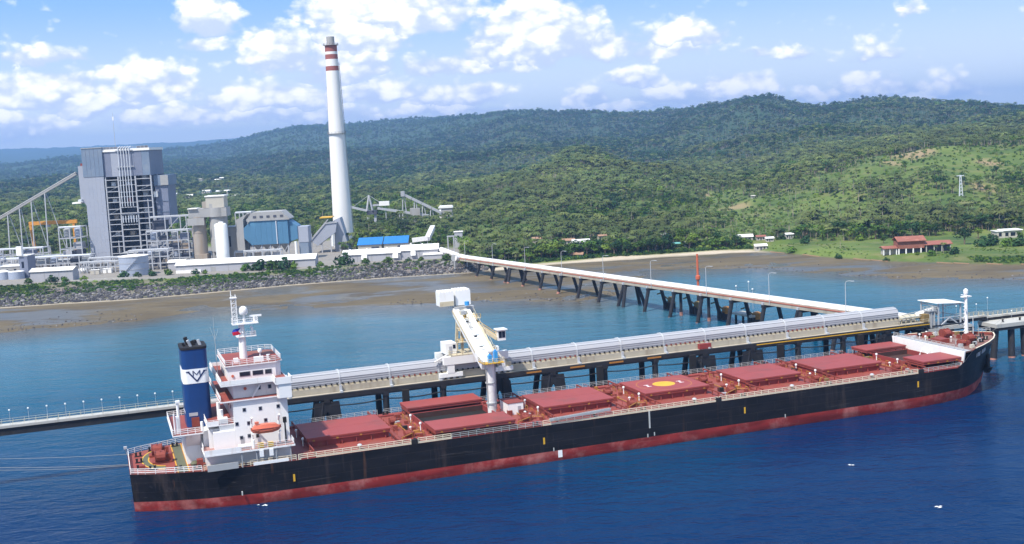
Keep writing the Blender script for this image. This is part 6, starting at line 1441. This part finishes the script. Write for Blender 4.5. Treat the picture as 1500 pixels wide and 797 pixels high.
for x in np.linspace(-8, 8.6, 4): MB().add([(x-2.4, -6.4, 10.5), (x+2.4, -6.4, 10.5), (x+2.4, 6.4, 10.5), (x-2.4, 6.4, 10.5), (x, 0, 4.2)], [(0, 1, 4), (1, 2, 4), (2, 3, 4), (3, 0, 4), (0, 3, 2, 1)]).build('hopper', 'grey_steel', es)
eb = MB()
for a, c in zip(np.linspace(-10.6, 11.4, 5)[:-1], np.linspace(-10.6, 11.4, 5)[1:]): eb.beam((a, -7, .5), (c, -7, 10), .3)
eb.build('leg_brace', 'frame_grey', es, kind='stuff')
MB().tube((16.2, -7.6, 0), (16.2, -7.6, 11.5), .8, None, 10).build('vent_pipe', 'white_paint', es, True)
MB().tube((5, -8.4, 10.6), (5, -8.4, 25), .3, None, 7).build('drain_pipe', 'pipe_pale', es)
# flue duct to the chimney
fd = ptng('flue_duct', 'grey box flue duct rising on steel legs to the chimney foot', 'duct', -121, 790)
def F(px, py, y): q = W(px, py, y); return (q[0]+121, q[2]-GZ)
pa, pb, pc, pd, pe = F(456, 352, 782), F(477, 327, 782), F(494, 325, 782), F(492, 340, 782), F(466, 360, 782)
MB().prismy([pa, pb, pc, pd, pe], -10, 6).build('duct', 'boiler_grey', fd)
MB().beam((pa[0], -10.2, pa[1]), (pb[0], -10.2, pb[1]), .6, .8).beam((pb[0], -10.2, pb[1]), (pc[0], -10.2, pc[1]), .6, .8).build('duct_flange', 'cladding_white', fd)
MB().beam((pa[0]-.5, 6.2, pa[1]+1.5), (pb[0]-.5, 6.2, pb[1]+1.5), .6, .8).build('duct_flange', 'cladding_white', fd)
MB().prismy([(pc[0]-2.5, pc[1]+1), (pc[0]+1.5, pc[1]+2.5), (pc[0]+7, -1), (pc[0]-3, -1)], -6, 6).build('breech', 'boiler_grey', fd)
for x in (pa[0]+.4, -2.5, 3.4): MB().box(x-.4, x+.4, -9.5, -8.7, -.5, 13 if x < -5 else 15).build('leg', 'cladding_white', fd)
MB().beam((pa[0], -9.1, 8.5), (3.4, -9.1, 2), .35).beam((-2.5, -9.1, 9), (3.4, -9.1, 14), .35).beam((-8, -9.1, 2), (-2.5, -9.1, 9), .35).build('brace', 'cladding_white', fd, kind='stuff')
MB().tube((4.6, -9, 4), (4.9, -9, 16), 1.0, None, 10).build('bypass_pipe', 'white_paint', fd, True); MB().box(-3, 5, -9, 3, 22.6, 23.2).build('top_platform', 'safety_yellow', fd)
# chimney
ch = ptng('chimney', 'very tall white chimney with three dark red bands near its top', 'chimney', -113.7, 815)
def rz(z): return float(np.interp(z, [0, 125, 137], [6.9, 4.25, 4.0]))
def ring(z0, z1, name, mt, extra=0.0): return MB().lathe([(rz(z0)+extra, z0), (rz((z0+z1)/2)+extra, (z0+z1)/2), (rz(z1)+extra, z1)], 0, 0, 40).build(name, mt, ch, True)
lv_ = [0, 25, 50, 77, 100, 119.5]
for a, c in zip(lv_[:-1], lv_[1:]): ring(a, c, 'shaft', 'chimney_white')
for z0, z1, mt in ((119.5, 122.6, 'chimney_red'), (122.6, 127.2, 'chimney_white'), (127.2, 130.4, 'chimney_red'), (130.4, 132.2, 'chimney_white'), (132.2, 136.8, 'chimney_red')): ring(z0, z1, 'band', mt, .02)
MB().lathe([(2.7, 136.8), (2.7, 142.2)], 0, 0, 24).build('flue', 'silo_grey', ch, True)
for z in (77.4, 136.4, 60):
    if z == 60: continue
    MB().lathe([(rz(z), z), (rz(z)+1.1, z), (rz(z)+1.1, z+.3), (rz(z), z+.3)], 0, 0, 32).build('platform', 'grey_steel', ch)
    pr_ = MB(); pts = [((rz(z)+1.05)*math.cos(a), (rz(z)+1.05)*math.sin(a), z+.3) for a in np.linspace(0, 6.2832, 17)]; rail(pr_, pts, 1.1, .07, 2, 2.2); pr_.build('guard_rail', 'grey_steel', ch, kind='stuff')
ldr = MB().beam((rz(0)+.5, 0, 0), (rz(125)+.5, 0, 125), .5, .3); ldr.build('ladder_cage', 'silo_grey', ch)
MB().beam((-rz(2)-.3, 2.4, 2), (-rz(110)-.3, 2.4, 110), .4, .3).build('cable_tray', 'machine_red', ch)
MB().box(-1.4, 1.4, -7.4, -6.7, 3.2, 5.4).build('inspection_door', 'wall_grey', ch); MB().lathe([(7.1, 0), (7.1, .8)], 0, 0, 32).build('plinth', 'concrete_grey', ch)
# long sheds by the bank
s = shed('long_shed', 'long low white roofed shed on the bank left of the chimney', 'shed', -195.4, -114.2, 692.5, 704, 4.6, 6.9, 'wall_grey', 'roof_white', panels=8)
MB().box(-40.6, -26, -6.6, -5.8, 0, 1.6).build('loading_step', 'roof_white', s)
for k in range(4): MB().box(-38+k*18, -35.4+k*18, -5.8, -5.74, 0, 2.8).build('door', 'silo_grey', s)
s = shed('long_shed', 'middle white roofed shed with two window hoods below the chimney', 'shed', -99.5, -65.4, 703, 716, 4.6, 6.8, 'wall_grey', 'roof_white', panels=4)
for x in (-4.2, 14.2): MB().prismx([(-8.4, 1.6), (-6.52, 1.6), (-6.52, 4.2), (-7.4, 4.2)], x-1.6, x+1.6).build('window_hood', 'roof_white', s)
for x in (-13, -3, 9): MB().lathe([(.7, 6.2), (.9, 6.9), (.3, 7.5)], x, -2, 9).build('roof_vent', 'roof_white', s)
s = shed('long_shed', 'taller right hand shed where the conveyor trestle comes ashore', 'shed', -65.2, -43.2, 704, 720, 5.4, 7.8, 'wall_grey', 'roof_white', panels=4)
MB().prismx([(-11.5, 0), (-8.02, 0), (-8.02, 3.0), (-11.5, 2.4)], 2.5, 13.5).build('lean_to', 'wall_grey', s); MB().prismx([(-11.9, 2.42), (-8.02, 3.05), (-8.02, 3.3), (-11.9, 2.67)], 2.2, 13.9).build('lean_to_roof', 'roof_white', s)
MB().prismx([(-9.9, 2.4), (-8.02, 2.4), (-8.02, 5.0), (-8.9, 5.0)], -5.0, -2.2).build('window_hood', 'roof_white', s); MB().lathe([(.8, 7.2), (1, 7.9), (.3, 8.5)], 1.5, -1, 9).build('roof_vent', 'roof_white', s)
for i, (x0, x1, lb_) in enumerate(((-97, -82, 'left one of two sheds with bright blue roofs'), (-80.4, -65.4, 'right one of two sheds with bright blue roofs'))):
    s = shed('blue_roofed_shed', lb_, 'shed', x0, x1, 757, 768, 5.6, 9.2, 'wall_cream', 'roof_blue', mono=True, group='sheds with blue roofs'); MB().box(1, 6, -5.56, -5.5, 0, 4.2).build('gate', 'interior_dark', s)
# belts behind the sheds
eb_ = ptng('conveyor_elbow', 'white covered conveyor elbow turning up behind the sheds', 'conveyor', -60, 742)
def E_(px, py, y): q = W(px, py, y); return (q[0]+60, y-742, q[2]-GZ)
MB().beam(E_(604, 352, 742), E_(627, 349, 742), 3, 2.6).build('belt_cover', 'cover_white', eb_); MB().beam(E_(626, 350, 742), E_(634, 333, 775), 3, 2.6).build('belt_cover', 'cover_white', eb_)
for p_ in ((606, 353), (616, 352), (626, 351)): a = E_(*p_, 742); MB().beam((a[0], 0, a[2]-1), (a[0], 0, 0), .5).build('leg', 'frame_grey', eb_)
MB().tube(E_(602, 356, 741), (E_(602, 356, 741)[0], -1, 0), .8, None, 9).build('drop_pipe', 'cover_white', eb_)
sb = ptng('shore_belt', 'white pipe shaped conveyor cover curving from the shed to the trestle', 'conveyor', -42, 700)
pts = [W(646, 366, 706), W(668, 374, 690), W(684, 378.5, 668), (-31.5, 659.5, zb(-28)+1.8)]
for a, c in zip(pts[:-1], pts[1:]): MB().tube((a[0]+42, a[1]-700, a[2]-GZ), (c[0]+42, c[1]-700, c[2]-GZ), 1.7, None, 12).build('belt_cover', 'cover_white', sb, True)
for a in pts[1:]: MB().tube((a[0]+42, a[1]-700, a[2]-GZ), (a[0]+42, a[1]-700, -2.5), .4, None, 8).build('leg', 'grey_steel', sb); MB().lathe([(1.95, -.3), (1.95, .3)], 0, 0, 12).build('collar', 'grey_steel', sb).matrix_local = Matrix.Translation((a[0]+42, a[1]-700, a[2]-GZ)) @ Matrix.Rotation(R(90), 4, 'X')
ph = ptng('gate_frame', 'small white open frame right of the tall shed', 'frame', -36.5, 730)
for x in (-1.8, 1.8): MB().box(x-.35, x+.35, -.4, .4, 0, 10).build('post', 'cladding_white', ph)
MB().box(-2.2, 2.2, -.5, .5, 10, 10.8).build('beam', 'cladding_white', ph)
q = W(672, 350, 770); pt = ptng('pump_tower', 'small white tower block half hidden among trees behind the trestle head', 'tower', q[0], 770, 3)
MB().box(-2.6, 2.6, -2.5, 2.5, 0, 11.6).build('wall', 'cladding_white', pt); MB().box(-3, 3, -2.9, 2.9, 11.6, 12).build('roof', 'roof_white', pt); MB().box(-.6, .6, -2.56, -2.5, 7.5, 9.2).build('window', 'window_dark', pt); MB().box(.2, 2.0, -2.56, -2.5, 0, 2.4).build('door', 'silo_grey', pt)
# coal yard machines in the trees
Yc = 950; gz_ = float(ground_z(np.array([-85.0]), np.array([950.0]))[0])
def K(px, py): q = W(px, py, Yc); return np.array([q[0]+85, 0, q[2]-gz_])
sk = thing('stacker', 'white coal stacker with a tall A frame mast among the trees', 'stacker', (-85, Yc, gz_))
for s_ in (-3.2, 3.2): MB().beam(K(537.5, 309)+[0, s_, 0], K(540, 286), 1.0).build('mast_leg', 'cladding_white', sk); MB().beam(K(546, 308)+[0, s_, 0], K(540, 286), .8).build('mast_leg', 'cladding_white', sk)
MB().beam(K(512, 303), K(552, 312), 2.2, 1.6).build('boom', 'frame_grey', sk); MB().beam(K(540, 286), K(516, 304), .3).beam(K(540, 286), K(562, 300), .3).build('stay', 'frame_grey', sk)
MB().beam(K(546, 301), K(566, 299), 1.4).build('counter_boom', 'frame_grey', sk); MB().cbox(K(563, 298), (8, 4, 3.4)).build('counterweight', 'roof_white', sk); MB().cbox(K(545, 311), (8, 5, 3)).build('undercarriage', 'interior_dark', sk)
MB().beam(K(540, 311)*[1, 0, 1], K(540, 330), 2).beam(K(550, 311), K(550, 332), 2).build('pedestal', 'frame_grey', sk)
yb_ = thing('yard_belt', 'low grey yard conveyor running right from the stacker', 'conveyor', (-85, Yc, gz_))
MB().beam(K(553, 305), K(628, 316), 2.4, 1.8).build('belt', 'frame_grey', yb_)
for px in (565, 585, 605, 622): a = K(px, 306+(px-553)*.147); MB().beam(a, (a[0], 0, -1), .6).build('leg', 'frame_grey', yb_)
ib = thing('inclined_belt', 'inclined white conveyor descending to the transfer house in the trees', 'conveyor', (-85, Yc, gz_))
for t0, t1 in ((0, .25), (.25, .5), (.5, .75), (.75, 1)): a, c = K(589, 284), K(647, 312); MB().beam(a+(c-a)*t0, a+(c-a)*(t1-.01), 2.6, 1.9).build('belt_gallery', 'cladding_white', ib)
for px, py in ((591, 286), (608, 294), (620, 299), (632, 305)): a = K(px, py); MB().beam(a+[-.6, 0, 0], (a[0]-2, -2, -1), .7).beam(a+[.6, 0, 0], (a[0]+2, 2, -1), .7).build('trestle_leg', 'frame_grey', ib)
MB().cbox(K(590, 284), (3, 4, 4)).build('head_pulley_house', 'cladding_white', ib); a = K(608, 305); MB().box(a[0]-4, a[0]+4, -3, 3, -1, a[2]).build('concrete_base', 'silo_grey', ib)
th = thing('transfer_house', 'pale transfer house with rounded white roof on the forest slope', 'building', (float(K(652.5, 300)[0])-85, Yc+4, gz_))
MB().box(-5, 5, -4, 4, -2, 13).build('wall', 'silo_grey', th); MB().prismy([(-5.8, 12.4), (5.8, 12.4), (5.8, 13.2), (5, 14.2), (-5, 14.2), (-5.8, 13.2)], -4.8, 4.8).build('roof', 'roof_white', th); MB().box(-5.2, -3.6, -4.3, -4.01, -2, 12).build('pier', 'roof_white', th); MB().box(-1.5, 1.5, -4.06, -4, 0, 8).build('opening', 'interior_dark', th); MB().beam((0, -5, 1), (1.6, -5, 9), 1.4, .8).build('chute', 'roof_white', th)
MB().prismy([(5, -2), (7.5, -2), (5, 9)], -3, 3).build('buttress', 'silo_grey', th)
pipe_rack('rusty pipe rack behind the big storage tank', -232, -208, 722, 734, [4, 8, 12], 6, 21, fill=.9)
pipe_rack('dark equipment rack under the white yard tank', -262, -236, 722, 730, [3.5, 6.5], 7, 23, fill=.95)
pipe_rack('steel rack with vessels between the boiler house and the beige silo', -226, -200, 742, 752, [5, 10, 16, 22], 5, 25, fill=.85)
pipe_rack('cluttered frame in front of the blue filter house legs', -168, -140, 724, 730, [4, 8], 6, 27, fill=.9)
pipe_rack('grey steel rack under the inclined coal belt', -345, -300, 765, 777, [5, 10, 14], 8, 29, fill=.8)
# yard odds and ends
for i, (px, py, Y) in enumerate(((229, 379, 760), (238, 378, 760), (250, 377, 760), (262, 376, 760), (272, 377, 760))):
    q = G(px, py, GZ); t = ptng('blower', f'{ORD[i]} grey blower unit in the row below the steel frame, counted from the left', 'blower', q[0], q[1]-40, group='blower units at the foot of the frame')
    MB().lathe([(2.4, 0), (2.4, 5), (1.6, 6.4), (.4, 6.9)], 0, 0, 14).build('casing', 'tank_blue' if i % 2 else 'grey_steel', t, True); MB().box(-1.2, 1.2, -3.2, -2.0, 0, 3.2).build('inlet', 'interior_dark', t)
for i, (px, py, lb_) in enumerate(((122, 400, 'white yard tank lying near the pipe bridge'), (140, 402, 'pale box container beside the storage tank'), (158, 400, 'white cabin nearest the storage tank on its left'))):
    q = G(px, py, GZ); t = ptng('yard_unit', lb_, 'container', q[0], q[1], group=None)
    if i == 0: MB().tube((-3, 0, 1.6), (3, 0, 1.6), 1.3, None, 12).build('vessel', 'roof_white', t, True); MB().box(-2, 2, -.9, .9, 0, .6).build('saddle', 'silo_grey', t)
    else: MB().box(-2.6, 2.6, -1.3, 1.3, .1, 2.7).build('body', 'wall_cream' if i == 1 else 'roof_white', t); MB().box(-2.8, 2.8, -1.5, 1.5, 2.7, 2.9).build('roof', 'roof_white', t); MB().box(-.5, .5, -1.36, -1.3, .1, 2.2).build('door', 'silo_grey', t)
wl = ptng('yard_wall', 'low pale retaining wall along the edge of the plant bank', 'wall', -238, 681, 3.6)
for k in range(10): MB().box(-20+k*4.4, -15.7+k*4.4, -.4, .4, 0, 1.6).build('wall_panel', 'concrete_grey', wl)
for k, (px, Y) in enumerate(((55, 735), (205, 748), (222, 742))):
    q = W(px, 380, Y); lamp_pole('yard_lamp', f'{["leftmost", "middle", "rightmost"][k]} thin lamp post in the plant yard', (q[0], Y, GZ), 13, 'lamp posts in the plant yard', 'arm')
# ------------------------------------------------------------------ houses
for (px, py, w_, h_, rf, lb_), q in zip(HOUSES, HPOS):
    if px > 690: w_, h_ = w_*.75, h_*.8
    t = thing('house', lb_, 'house', (q[0], q[1], q[2]-.2), (0, 0, R(random.Random(px).uniform(-12, 12))))
    d_ = w_*.6
    MB().prismx([(-d_/2, -1.5), (d_/2, -1.5), (d_/2, h_), (0, h_+w_*.13-.06), (-d_/2, h_)], -w_/2, w_/2).build('wall', 'wall_cream', t)
    for s in (-1, 1):
        o = MB().add([(-w_/2-.4, s*(d_/2+.6), h_-.15), (w_/2+.4, s*(d_/2+.6), h_-.15), (w_/2+.4, 0, h_+w_*.13), (-w_/2-.4, 0, h_+w_*.13), (-w_/2-.4, s*(d_/2+.6), h_+.0), (w_/2+.4, s*(d_/2+.6), h_+.0), (w_/2+.4, 0, h_+w_*.13+.15), (-w_/2-.4, 0, h_+w_*.13+.15)],
                 [(0, 3, 2, 1), (4, 5, 6, 7), (0, 1, 5, 4), (1, 2, 6, 5), (2, 3, 7, 6), (3, 0, 4, 7)]).build('roof', rf, t)
    MB().box(-w_*.08, w_*.08, -d_/2-.06, -d_/2-.005, 0, h_*.72).build('door', 'interior_dark', t)
    for x in (-w_*.3, w_*.28): MB().box(x-w_*.07, x+w_*.07, -d_/2-.06, -d_/2-.005, h_*.35, h_*.72).build('window', 'window_dark', t)
# the red roofed hall and the white villa on the right
q = W(1345, 372, 613); zr = float(ground_z(np.array([q[0]]), np.array([613.0]))[0])
rh = thing('red_roofed_hall', 'red brown roofed hall with low side wings on the lawn at the right', 'building', (q[0], 616, zr))
def gable(mb, x0, x1, y0, y1, e, r_): return mb.prismx([(y0, e), ((y0+y1)/2, r_), (y1, e), (y1, e+.3), ((y0+y1)/2, r_+.3), (y0, e+.3)], x0, x1)
MB().box(-10.5, 3.0, -4, 4, 2.4, 6.2).build('upper_wall', 'roof_rust', rh); gable(MB(), -11.2, 3.8, -4.9, 4.9, 6.1, 8.2).build('roof', 'roof_rust', rh)
MB().box(-9.8, 2.4, -2.5, 3.5, 0, 2.4).build('ground_floor', 'interior_dark', rh)
for x in (-10.2, -6.5, -2.8, 1.2): MB().box(x-.3, x+.3, -4, -3.4, -.5, 2.4).build('pillar', 'roof_white', rh)
gable(MB(), -18.5, -10.8, -4.2, 3.0, 2.7, 3.7).build('wing_roof', 'roof_rust', rh)
for x in (-18, -14.8, -11.4): MB().box(x-.25, x+.25, -3.8, -3.3, -.5, 2.6).build('pillar', 'roof_white', rh)
MB().box(-17.6, -11, -1.5, 2.6, -.5, 2.4).build('wing_wall', 'wall_cream', rh)
gable(MB(), 2.9, 17.5, -4.4, 3.6, 3.6, 5.2).build('wing_roof', 'roof_rust', rh); MB().box(3.6, 16.8, -2.0, 3.2, -.5, 3.6).build('wing_wall', 'interior_dark', rh)
for x in (4, 8, 12, 16.4): MB().box(x-.22, x+.22, -4, -3.6, -.5, 3.6).build('pillar', 'wall_cream', rh)
q = hit(1474, 348, 600); wv_ = thing('white_villa', 'flat roofed white villa half hidden by shrubs at the right edge', 'house', (q[0], q[1], q[2]))
MB().box(-7, 7, -4, 4, -1, 4.2).build('wall', 'wall_cream', wv_); MB().box(-3.4, 7.6, -4.6, 4.4, 4.2, 4.6).build('roof', 'roof_white', wv_); MB().box(-7.4, -3.45, -4.4, 4.2, 3.9, 4.19).build('side_roof', 'roof_white', wv_)
for x0, x1 in ((-5.8, -4.2), (-2.2, -.4), (.8, 3.4), (4.6, 6.2)): MB().box(x0, x1, -4.06, -4.0, 1.2, 3.2).build('window', 'window_dark', wv_)
q = hit(1407, 287, 800); tw = thing('radio_tower', 'thin white lattice tower standing on the bright hillside clearing', 'tower', (q[0], q[1], q[2]))
for x, y in ((-1.4, -1), (1.4, -1), (0, 1.4)): MB().beam((x, y, -1), (x*.3, y*.3, 15), .35).build('leg', 'pipe_pale', tw)
bb = MB()
for k in range(6): f = 1-k*.115; z = k*2.5; bb.beam((-1.4*f, -1*f, z), (1.25*f, -.9*f, z+2.2), .2); bb.beam((1.4*f, -1*f, z), (0, 1.25*f, z+2.2), .2)
bb.build('lattice', 'pipe_pale', tw, kind='stuff'); MB().box(-2.6, 2.6, -.2, .2, 14.2, 14.7).build('cross_arm', 'pipe_pale', tw)
q = hit(292, 190, 3000)

# ------------------------------------------------------------------ trees and shrubs one can tell apart
CR = [crown_broad(40+k, 250, 0.52).mesh('crown', mt) for k, mt in enumerate(('leaf_green', 'leaf_dark', 'leaf_green', 'leaf_lime', 'leaf_dark'))]
TK = [trunk_broad(60+k).mesh('trunk', 'bark') for k in range(2)]
PC = [crown_palm(80+k, 15).mesh('crown', 'leaf_palm') for k in range(3)]; PT = [trunk_palm(0).mesh('trunk', 'palm_bark')]
SH = [leaf_cloud(MB(), 170, [(0, 0, 1.0, 1.1), (1.0, .3, .7, .8), (-.9, -.2, .7, .9), (.2, -.8, .6, .7), (0, .5, 1.6, .7)], 0.4, random.Random(90+k)).mesh('foliage', mt) for k, mt in enumerate(('leaf_green', 'leaf_dark', 'leaf_lime'))]
SS = [MB().tube((0, 0, -.5), (0, 0, 1.0), .12, .06, 5).tube((0, 0, 0), (.6, .2, 1.0), .08, .04, 5).mesh('stem', 'bark')]
rt_ = random.Random(5)
def tree(kind, x, y, s, label, group=None, v=None, sq=1.0):
    z = float(ground_z(np.array([x]), np.array([y]))[0])-.15
    nm, cat = {'broad': ('leafy_tree', 'tree'), 'palm': ('coconut_palm', 'palm tree'), 'shrub': ('shrub', 'shrub')}[kind]
    t = thing(nm, label, cat, (x, y, z), (0, 0, rt_.uniform(0, 6.28)), group)
    v = rt_.randrange(100) if v is None else v
    c, k = {'broad': (CR, TK), 'palm': (PC, PT), 'shrub': (SH, SS)}[kind]
    t.scale = (s, s, s*sq)
    link({'shrub': 'foliage'}.get(kind, 'crown'), c[v % len(c)], t); link({'shrub': 'stem'}.get(kind, 'trunk'), k[v % len(k)], t)
    return t
def ptree(kind, px, py, Y, s, label, group=None, v=None, sq=1.0):
    q = W(px, py, Y); return tree(kind, q[0], Y, s, label, group, v, sq)
# in front of and beside the plant
for px, Y, s, lb_, v in ((360, 686, 2.2, 'leftmost big bush in front of the long white roofed shed', 0), (380, 686, 3.2, 'large round tree hiding the middle of the long shed', 1), (398, 685, 3.0, 'bright bushy tree in the middle of the clump before the long shed', 0), (416, 686, 3.3, 'dark bushy tree at the right of the clump before the long shed', 1), (430, 686, 2.2, 'rightmost low bush of the clump before the long shed', 2),
                         (505, 692, 3.4, 'dark round shrub at the left end of the middle shed', 1), (536, 692, 1.7, 'small shrub below the left window hood', 0), (570, 692, 1.8, 'small tree below the right window hood', 0), (599, 694, 1.1, 'little bush at the joint of two white roofed sheds', 1), (618, 696, 1.2, 'slim bush under the tall shed wall', 2), (655, 690, 1.9, 'round bush on the bank beside the belt cover', 0),
                         (40, 680, 1.6, 'bush at the left edge of the plant bank', 0), (75, 681, 2.0, 'bush in front of the grey shed left corner', 1), (93, 679, 1.6, 'bush covering the right front of the grey shed', 0), (122, 682, 1.4, 'shrub right of the grey shed', 2), (180, 684, 2.0, 'bush growing before the big storage tank', 1), (200, 684, 1.5, 'lower bush at the right foot of the storage tank', 0), (222, 686, 1.9, 'bush between storage tank and long shed', 1), (246, 687, 1.9, 'spreading bush at the left end of the long shed', 0), (286, 684, 1.5, 'small bush before the left part of the long shed', 1), (300, 683, 1.3, 'thin bush beside a white awning of the long shed', 2), (470, 692, 1.5, 'bush at the right corner of the long shed', 2)):
    ptree('shrub', px, 395, Y, s, lb_, 'bushes along the plant bank', v)
# tree belt behind the beach
for k in range(58):
    x = -14+k*2.62+rt_.uniform(-1, 1); y = float(ysh(x))+rt_.uniform(7, 16)+(8 if x < 10 else 0); palm = rt_.random() < .16
    if palm: tree('palm', x, y+5, rt_.uniform(1.2, 1.6), 'coconut palm standing in the tree belt behind the sandy beach', 'palms in the beach tree belt')
    else: tree('broad', x, y, rt_.uniform(1.15, 1.8), 'broad leafy tree in the tree belt behind the sandy beach', 'trees in the belt behind the beach', sq=rt_.uniform(.7, .95))
# the edge of the forest behind the lawn
for k in range(34):
    px = 1140+k*11+rt_.uniform(-4, 4); y = float(np.interp(px, [1140, 1250, 1330, 1420, 1520], [712, 700, 690, 705, 715]))+rt_.uniform(-2, 8)
    q = W(px, 350, y); tree('broad', q[0], y, rt_.uniform(1.0, 1.6), 'leafy tree at the forest edge behind the lawn on the right', 'trees behind the right lawn', sq=.85)
for kind, px, Y, s, lb_, v in (('broad', 1413, 640, 1.75, 'big dark round tree between the red roofed hall and the villa', 1), ('broad', 1433, 668, 1.2, 'bright tree right behind the big dark tree', 3), ('palm', 1231, 655, .9, 'single coconut palm standing on the open lawn', 0), ('broad', 1295, 668, .8, 'small tree behind the left wing of the hall', 0), ('shrub', 1228, 628, 1.4, 'small dark bush on the lawn under the single palm', 1),
                               ('shrub', 1298, 604, 1.0, 'little bush in front of the left wing of the hall', 1), ('palm', 1382, 603, .72, 'leftmost young palm before the right wing of the hall', 1), ('palm', 1372, 602, .6, 'shortest young palm before the hall', 2), ('broad', 1390, 606, .62, 'small tree covering the right wing of the hall', 1), ('shrub', 1364, 600, 1.6, 'low bush beside the young palms before the hall', 0), ('shrub', 1398, 598, 1.8, 'broad bush right of the young palms', 1),
                               ('shrub', 1440, 625, 2.6, 'long dark hedge bush left of the villa garden', 1), ('shrub', 1455, 628, 2.6, 'dark hedge bush below the villa', 1), ('shrub', 1475, 620, 2.4, 'green hedge bush in the middle of the villa garden', 0), ('shrub', 1492, 618, 2.7, 'hedge bush at the right edge below the villa', 1), ('broad', 1452, 645, .9, 'slim tree at the left corner of the villa', 1), ('broad', 1493, 648, .95, 'slim tree at the right corner of the villa', 0), ('shrub', 1344, 606, .9, 'tiny shrub under the raised hall', 2),
                               ('shrub', 1160, 664, 1.8, 'bush at the left tip of the lawn', 0), ('shrub', 1180, 690, 2.2, 'bush along the back of the lawn', 1), ('shrub', 1260, 690, 2.0, 'bush at the back of the lawn left of the hall', 2)):
    ptree(kind, px, 370, Y, s, lb_, None, v, .8 if kind == 'broad' else 1)
# far shore hedge and reeds
X = rng.uniform(225, 330, 700); Y = ysh(X)+rng.uniform(3, 16, 700)
scatter('shore_reeds', 'strip of green shore growth along the mud at the far right', 'reeds', PROT['scrub'], np.stack([X, Y, ground_z(X, Y)], 1), rng.uniform(.5, 1.0, 700), rng.choice(3, 700).astype(float))
X = rng.uniform(140, 330, 1500); Y = ysh(X)+rng.uniform(4, 75, 1500); k = (fbm(X/18, Y/18, 3, 31) > .02) & (Y < 700); X, Y = X[k], Y[k]
scatter('lawn_tufts', 'rough grass tufts and small weeds scattered over the lawn at the right', 'grass tufts', PROT['scrub'], np.stack([X, Y, ground_z(X, Y)-.05], 1), rng.uniform(.2, .6, len(X)), rng.choice(3, len(X), p=[.3, .5, .2]))
# low stone edge of the lawn
sw = thing('shore_wall', 'broken low stone edge between the lawn and the brown mud', 'wall', (190, 602, 0))
for k in range(16):
    x = 148+k*6.2; 
    if k in (1, 3, 4, 7, 8, 9, 12, 14): continue
    y = float(ysh(x))+.6; y2 = float(ysh(x+6))+.6; z = float(ground_z(np.array([x+3]), np.array([(y+y2)/2]))[0]); MB().beam((x-190, y-602, z+.3), (x+5.9-190, y2-602, z+.1), .6, .4).build('wall_stone', 'roof_brown', sw)
# small breaking wavelets on the open water
wc = MB(); r_ = random.Random(3)
for px, py, L in ((1247, 682, .5), (1378, 743, .9), (383, 741, 1.4)):
    q = G(px, py)
    for j in range(5):
        a, c = r_.uniform(-L, L), r_.uniform(-.5, .5); s = r_.uniform(.1, .3)
        wc.add([(q[0]+a-s*1.6, q[1]+c, .06), (q[0]+a, q[1]+c-s*.6, .12), (q[0]+a+s*1.8, q[1]+c+.1, .06), (q[0]+a+.1, q[1]+c+s*.7, .16)], [(0, 1, 2, 3)])
o = wc.build('whitecaps', 'flag_white'); tag(o, 'few tiny white wave crests on the dark blue water', 'foam', kind='stuff')
